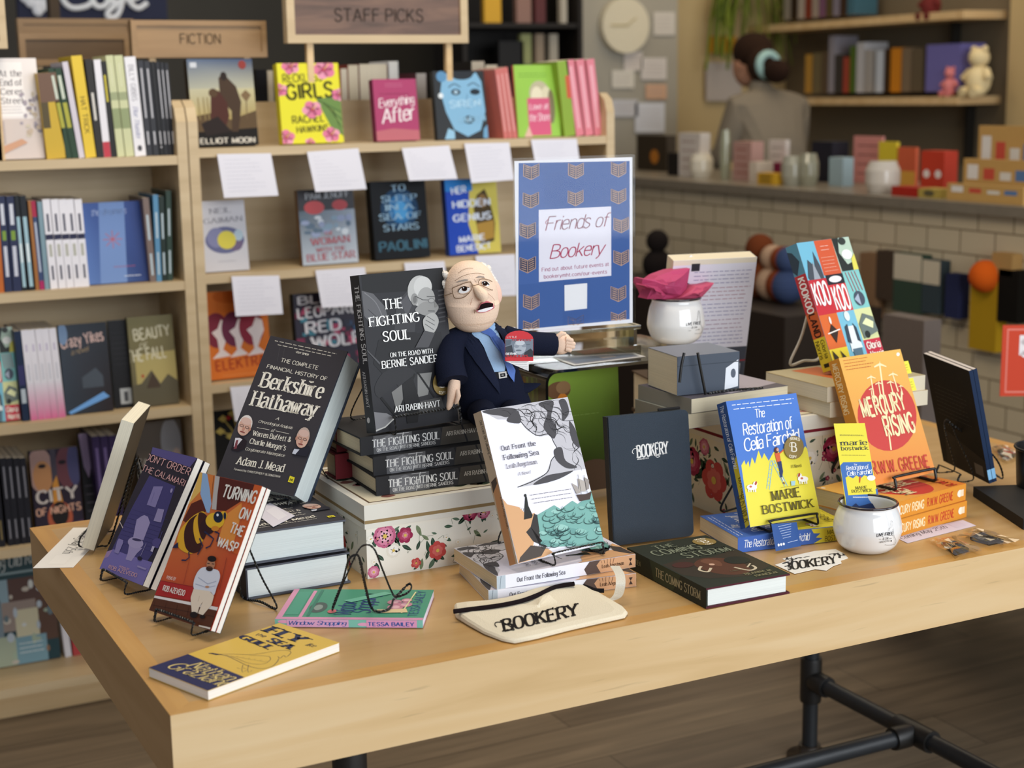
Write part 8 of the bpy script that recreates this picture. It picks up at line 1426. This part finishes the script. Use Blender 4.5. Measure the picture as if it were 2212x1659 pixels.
# goods standing on the counter
def cbox(name, label, cat, x0, x1, top, col, x=3.25, d=.08, art=None, mat=PAINT):
    a, b = at_x(x0, 400, x), at_x(x1, 400, x); t = at_x((x0 + x1) / 2, top, x).z; return mbox(name, label, cat, (x, b.y, CTOP), (x + d, a.y, max(t, CTOP + .03)), col, mat, None, art)
G = lambda c: (lambda a: a.greek(15, 20, 85, 80, 4, 5, c))
for args in (('till_monitor', 'dark till monitor with an orange mark at the left end of the counter', 'monitor', 1375, 1440, 292, '#3a3022', 3.4, .05, lambda a: a.ell(60, 60, 14, 20, '#c07a2a')), ('card_printer', 'black till device beside the dark monitor', 'device', 1442, 1462, 330, '#1c1814'), ('card_rack', 'tall white card rack with small icons on the counter', 'rack', 1466, 1512, 287, '#cfc6bc', 3.25, .05, G('#8a5a50')), ('brochure_stack', 'pinkish brochure stand on the counter', 'stand', 1583, 1622, 306, '#b48c80', 3.25, .06, G('#8c4038')), ('sign_card', 'white sign card above the maroon box', 'sign', 1660, 1696, 302, '#dcd2c8', 3.42, .02, G('#8a8078')), ('gift_carton', 'maroon carton on the counter', 'box', 1658, 1690, 352, '#7c1c40', 3.36), ('yellow_carton', 'small yellow carton at the counter front', 'box', 1636, 1672, 374, '#c99a24', 3.16, .05, G('#5a4a20')), ('white_carton', 'white carton beside the yellow one', 'box', 1618, 1634, 350, '#cfc0ac', 3.2), ('card_terminal', 'black card terminal behind the counter front', 'device', 1752, 1796, 306, '#1a1a24', 3.42), ('leaflet_stand', 'pale blue leaflet stand with a black foot', 'stand', 1790, 1820, 340, '#9cb0b4', 3.3, .05), ('pink_notice', 'pink notice with dark lettering above the counter', 'sign', 1842, 1904, 294, '#d08a80', 3.5, .01, G('#6a3a38')), ('yellow_magazine', 'yellow and navy magazine on the counter', 'magazine', 1896, 1934, 306, '#d8c030', 3.45, .015, lambda a: a.rect(0, 55, 100, 100, '#3a4a6c')), ('red_magazine', 'red and orange magazine beside the yellow one', 'magazine', 1938, 1976, 318, '#d0603c', 3.45, .015, lambda a: a.rect(0, 60, 100, 100, '#d8a040')), ('red_carton', 'red carton at the counter front', 'box', 1926, 1982, 404, '#a82414', 3.12, .07), ('gold_carton', 'gold patterned carton beside the red one', 'box', 1984, 2030, 408, '#b09848', 3.12, .07, lambda a: a.ell(50, 50, 26, 34, '#5c5438')), ('red_gift_box', 'tall red gift box behind the gold carton', 'box', 1988, 2038, 326, '#c03a20', 3.3, .06, lambda a: (a.ell(25, 55, 14, 10, '#e6dcd4'), a.ell(75, 55, 14, 10, '#e6dcd4')))): cbox(*args)
for k, (x0, x1, tp, xx) in enumerate(((2046, 2212, 400, 3.11), (2080, 2230, 345, 3.19), (2110, 2240, 272, 3.27))):
    w_ = cbox('card_tier', ('front wooden tier of the sticker display', 'middle wooden tier of the sticker display', 'rear wooden tier of the sticker display')[k], 'display', x0, x1, tp, '#c49a58', xx, .02, lambda a: [a.rect(u, 12 + (u * 7) % 20, u + 16, 50, c) for u, c in ((6, '#e4ded4'), (30, '#c8503c'), (54, '#dcd6c8'), (76, '#5a7aa4'))])
for nm, lab, px, r_, h_, col, x in (('desk_lamp', 'white round desk lamp foot on the counter', 1515, .05, .10, '#d6cdb8', 3.25), ('glass_jar', 'pale glass jar left of the black card terminal', 1712, .045, .11, '#a09c88', 3.22), ('glass_jar', 'second pale glass jar beside the card terminal', 1745, .04, .12, '#949078', 3.25), ('counter_mug', 'white mug on the counter beside the red carton', 1906, .06, .11, '#d0c6b6', 3.18), ('clear_bottle', 'greenish clear bottle beside the desk lamp', 1566, .022, .2, '#98987c', 3.25)):
    c = at_x(px, 420, x); m = MB(); m.lathe([(.001, 0), (r_ * .8, 0), (r_, h_ * .3), (r_, h_ * .7), (r_ * .75, h_), (.001, h_)], col, 0, 24); o = tag(m.build(nm, GLAZE), lab, nm.split('_')[-1]); o.location = (c.x, c.y, CTOP)
# goods below the counter: hanging on the tiles and a basket of plush toys
for lab, x0, x1, t, b, c in (('orange and grey sock pair hanging on the tiles', 1860, 1892, 545, 690, '#8a6a4c'), ('dark patterned socks hanging on the tiles', 1896, 1930, 540, 650, '#4a3c30'), ('cream and forest green bag hanging on the tiles', 1934, 1990, 545, 680, '#3a4a3c'), ('dark teal bag hanging beside the cream and green one', 1996, 2030, 560, 680, '#3a4448'), ('navy figure packet hanging on the tiles', 2046, 2072, 590, 690, '#2a2e4c'), ('mustard yellow packet hanging at the right', 2100, 2152, 600, 762, '#b08a1c'), ('black apron hanging beside the mustard packet', 2160, 2198, 580, 700, '#16130f'), ('tan kraft tag hanging above the black apron', 2146, 2188, 545, 598, '#b08a54')):
    a, q = at_x(x0, t, 3.04), at_x(x1, b, 3.04); mbox('hanging_packet', lab, 'goods', (3.035, q.y, q.z), (3.078, a.y, a.z), c, CLOTH, 'goods hanging on the tiled front', (lambda a: a.rect(0, 0, 100, 45, '#cfc2a8')) if 'cream' in lab else None)
c = at_x(2112, 598, 3.0); m = MB(); m.ball((0, 0, 0), .05, '#d05a14', 0, 18, 12); o = tag(m.build('pompom', PLUSH), 'fluffy orange pompom hanging on the tiles', 'pompom'); o.location = (3.03, c.y, c.z)
tb = at_x(1540, 780, 2.7); bs = mbox('toy_crate', 'dark crate of plush toys in front of the counter', 'crate', (2.6, tb.y - .55, 0), (3.0, tb.y + .8, .72), '#2a2018')
for k, (px, py, s, c) in enumerate(((1420, 640, .06, '#1c1614'), (1640, 650, .07, '#6a3418'), (1668, 660, .06, '#b49478'), (1700, 700, .06, '#3c4a6c'), (1690, 640, .06, '#7c3a1c'))):
    p = at_x(px, py, 2.8); p.z = .72; t = empty('plush_toy', p, ('black plush toy at the left of the crate', 'rust brown plush toy in the crate', 'tan plush toy in the crate', 'navy plush toy in the crate', 'reddish plush toy at the back of the crate')[k], 'toy', 'plush toys in the crate'); m = MB(); m.ball((0, 0, s), s, c, 0, 14, 10); m.build('body', PLUSH, t); m = MB(); m.ball((0, 0, s * 2.5), s * .75, c, 0, 14, 10); m.build('head', PLUSH, t)
a = at_x(1908, 678, 2.4); b = at_x(1990, 880, 2.4); mbox('display_cube', 'grey-edged display cube between the collage book and the tiles', 'cube', (2.4, b.y, 0), (2.46, a.y, a.z), '#6a5f58')
# dark bookcase beyond the staff sign
dk = at_y(1010, 130, 4.3); bc = empty('dark_bookcase', (dk.x + .27, 4.45, 0), 'black bookcase with scattered books beyond the staff sign', 'bookcase')
for z_ in (.4, .9, dk.z - .02, dk.z + .155): m = MB(); m.box((-.27, -.14, z_ - .02), (.27, .14, z_), '#1a1510'); m.build('shelf_board', PAINT, bc)
for x_ in (-.29, .27): m = MB(); m.box((x_, -.15, 0), (x_ + .02, .15, 2.3), '#1a1510'); m.build('side_panel', PAINT, bc)
m = MB(); m.box((-.27, .13, 0), (.27, .14, 2.3), '#120e0a'); m.build('back_panel', PAINT, bc)
for lab, px, w_, h_, c, up in (('pale green book on the lower dark shelf', 1128, .05, .13, '#8c9060', 0), ('cream book on the lower dark shelf', 1160, .04, .13, '#8c7c68', 0), ('pale grey book on the lower dark shelf', 1190, .04, .13, '#a09888', 0), ('black book on the lower dark shelf', 1080, .12, .10, '#1c1a18', 0), ('yellow and orange book on the upper dark shelf', 1050, .08, .16, '#d0a030', 1), ('pinkish book on the upper dark shelf', 1120, .07, .16, '#8c6c60', 1), ('maroon book on the upper dark shelf', 1160, .05, .16, '#5a3030', 1), ('white book on the upper dark shelf', 1215, .03, .16, '#b4aa98', 1)):
    p = at_y(px, 100, 4.35); book('paperback', lab, w_, h_, .03, pose(p.x, 4.36, (dk.z + .155 if up else dk.z - .02) + .001, 0, 0, 0, 0), c, c, group='books in the dark bookcase')
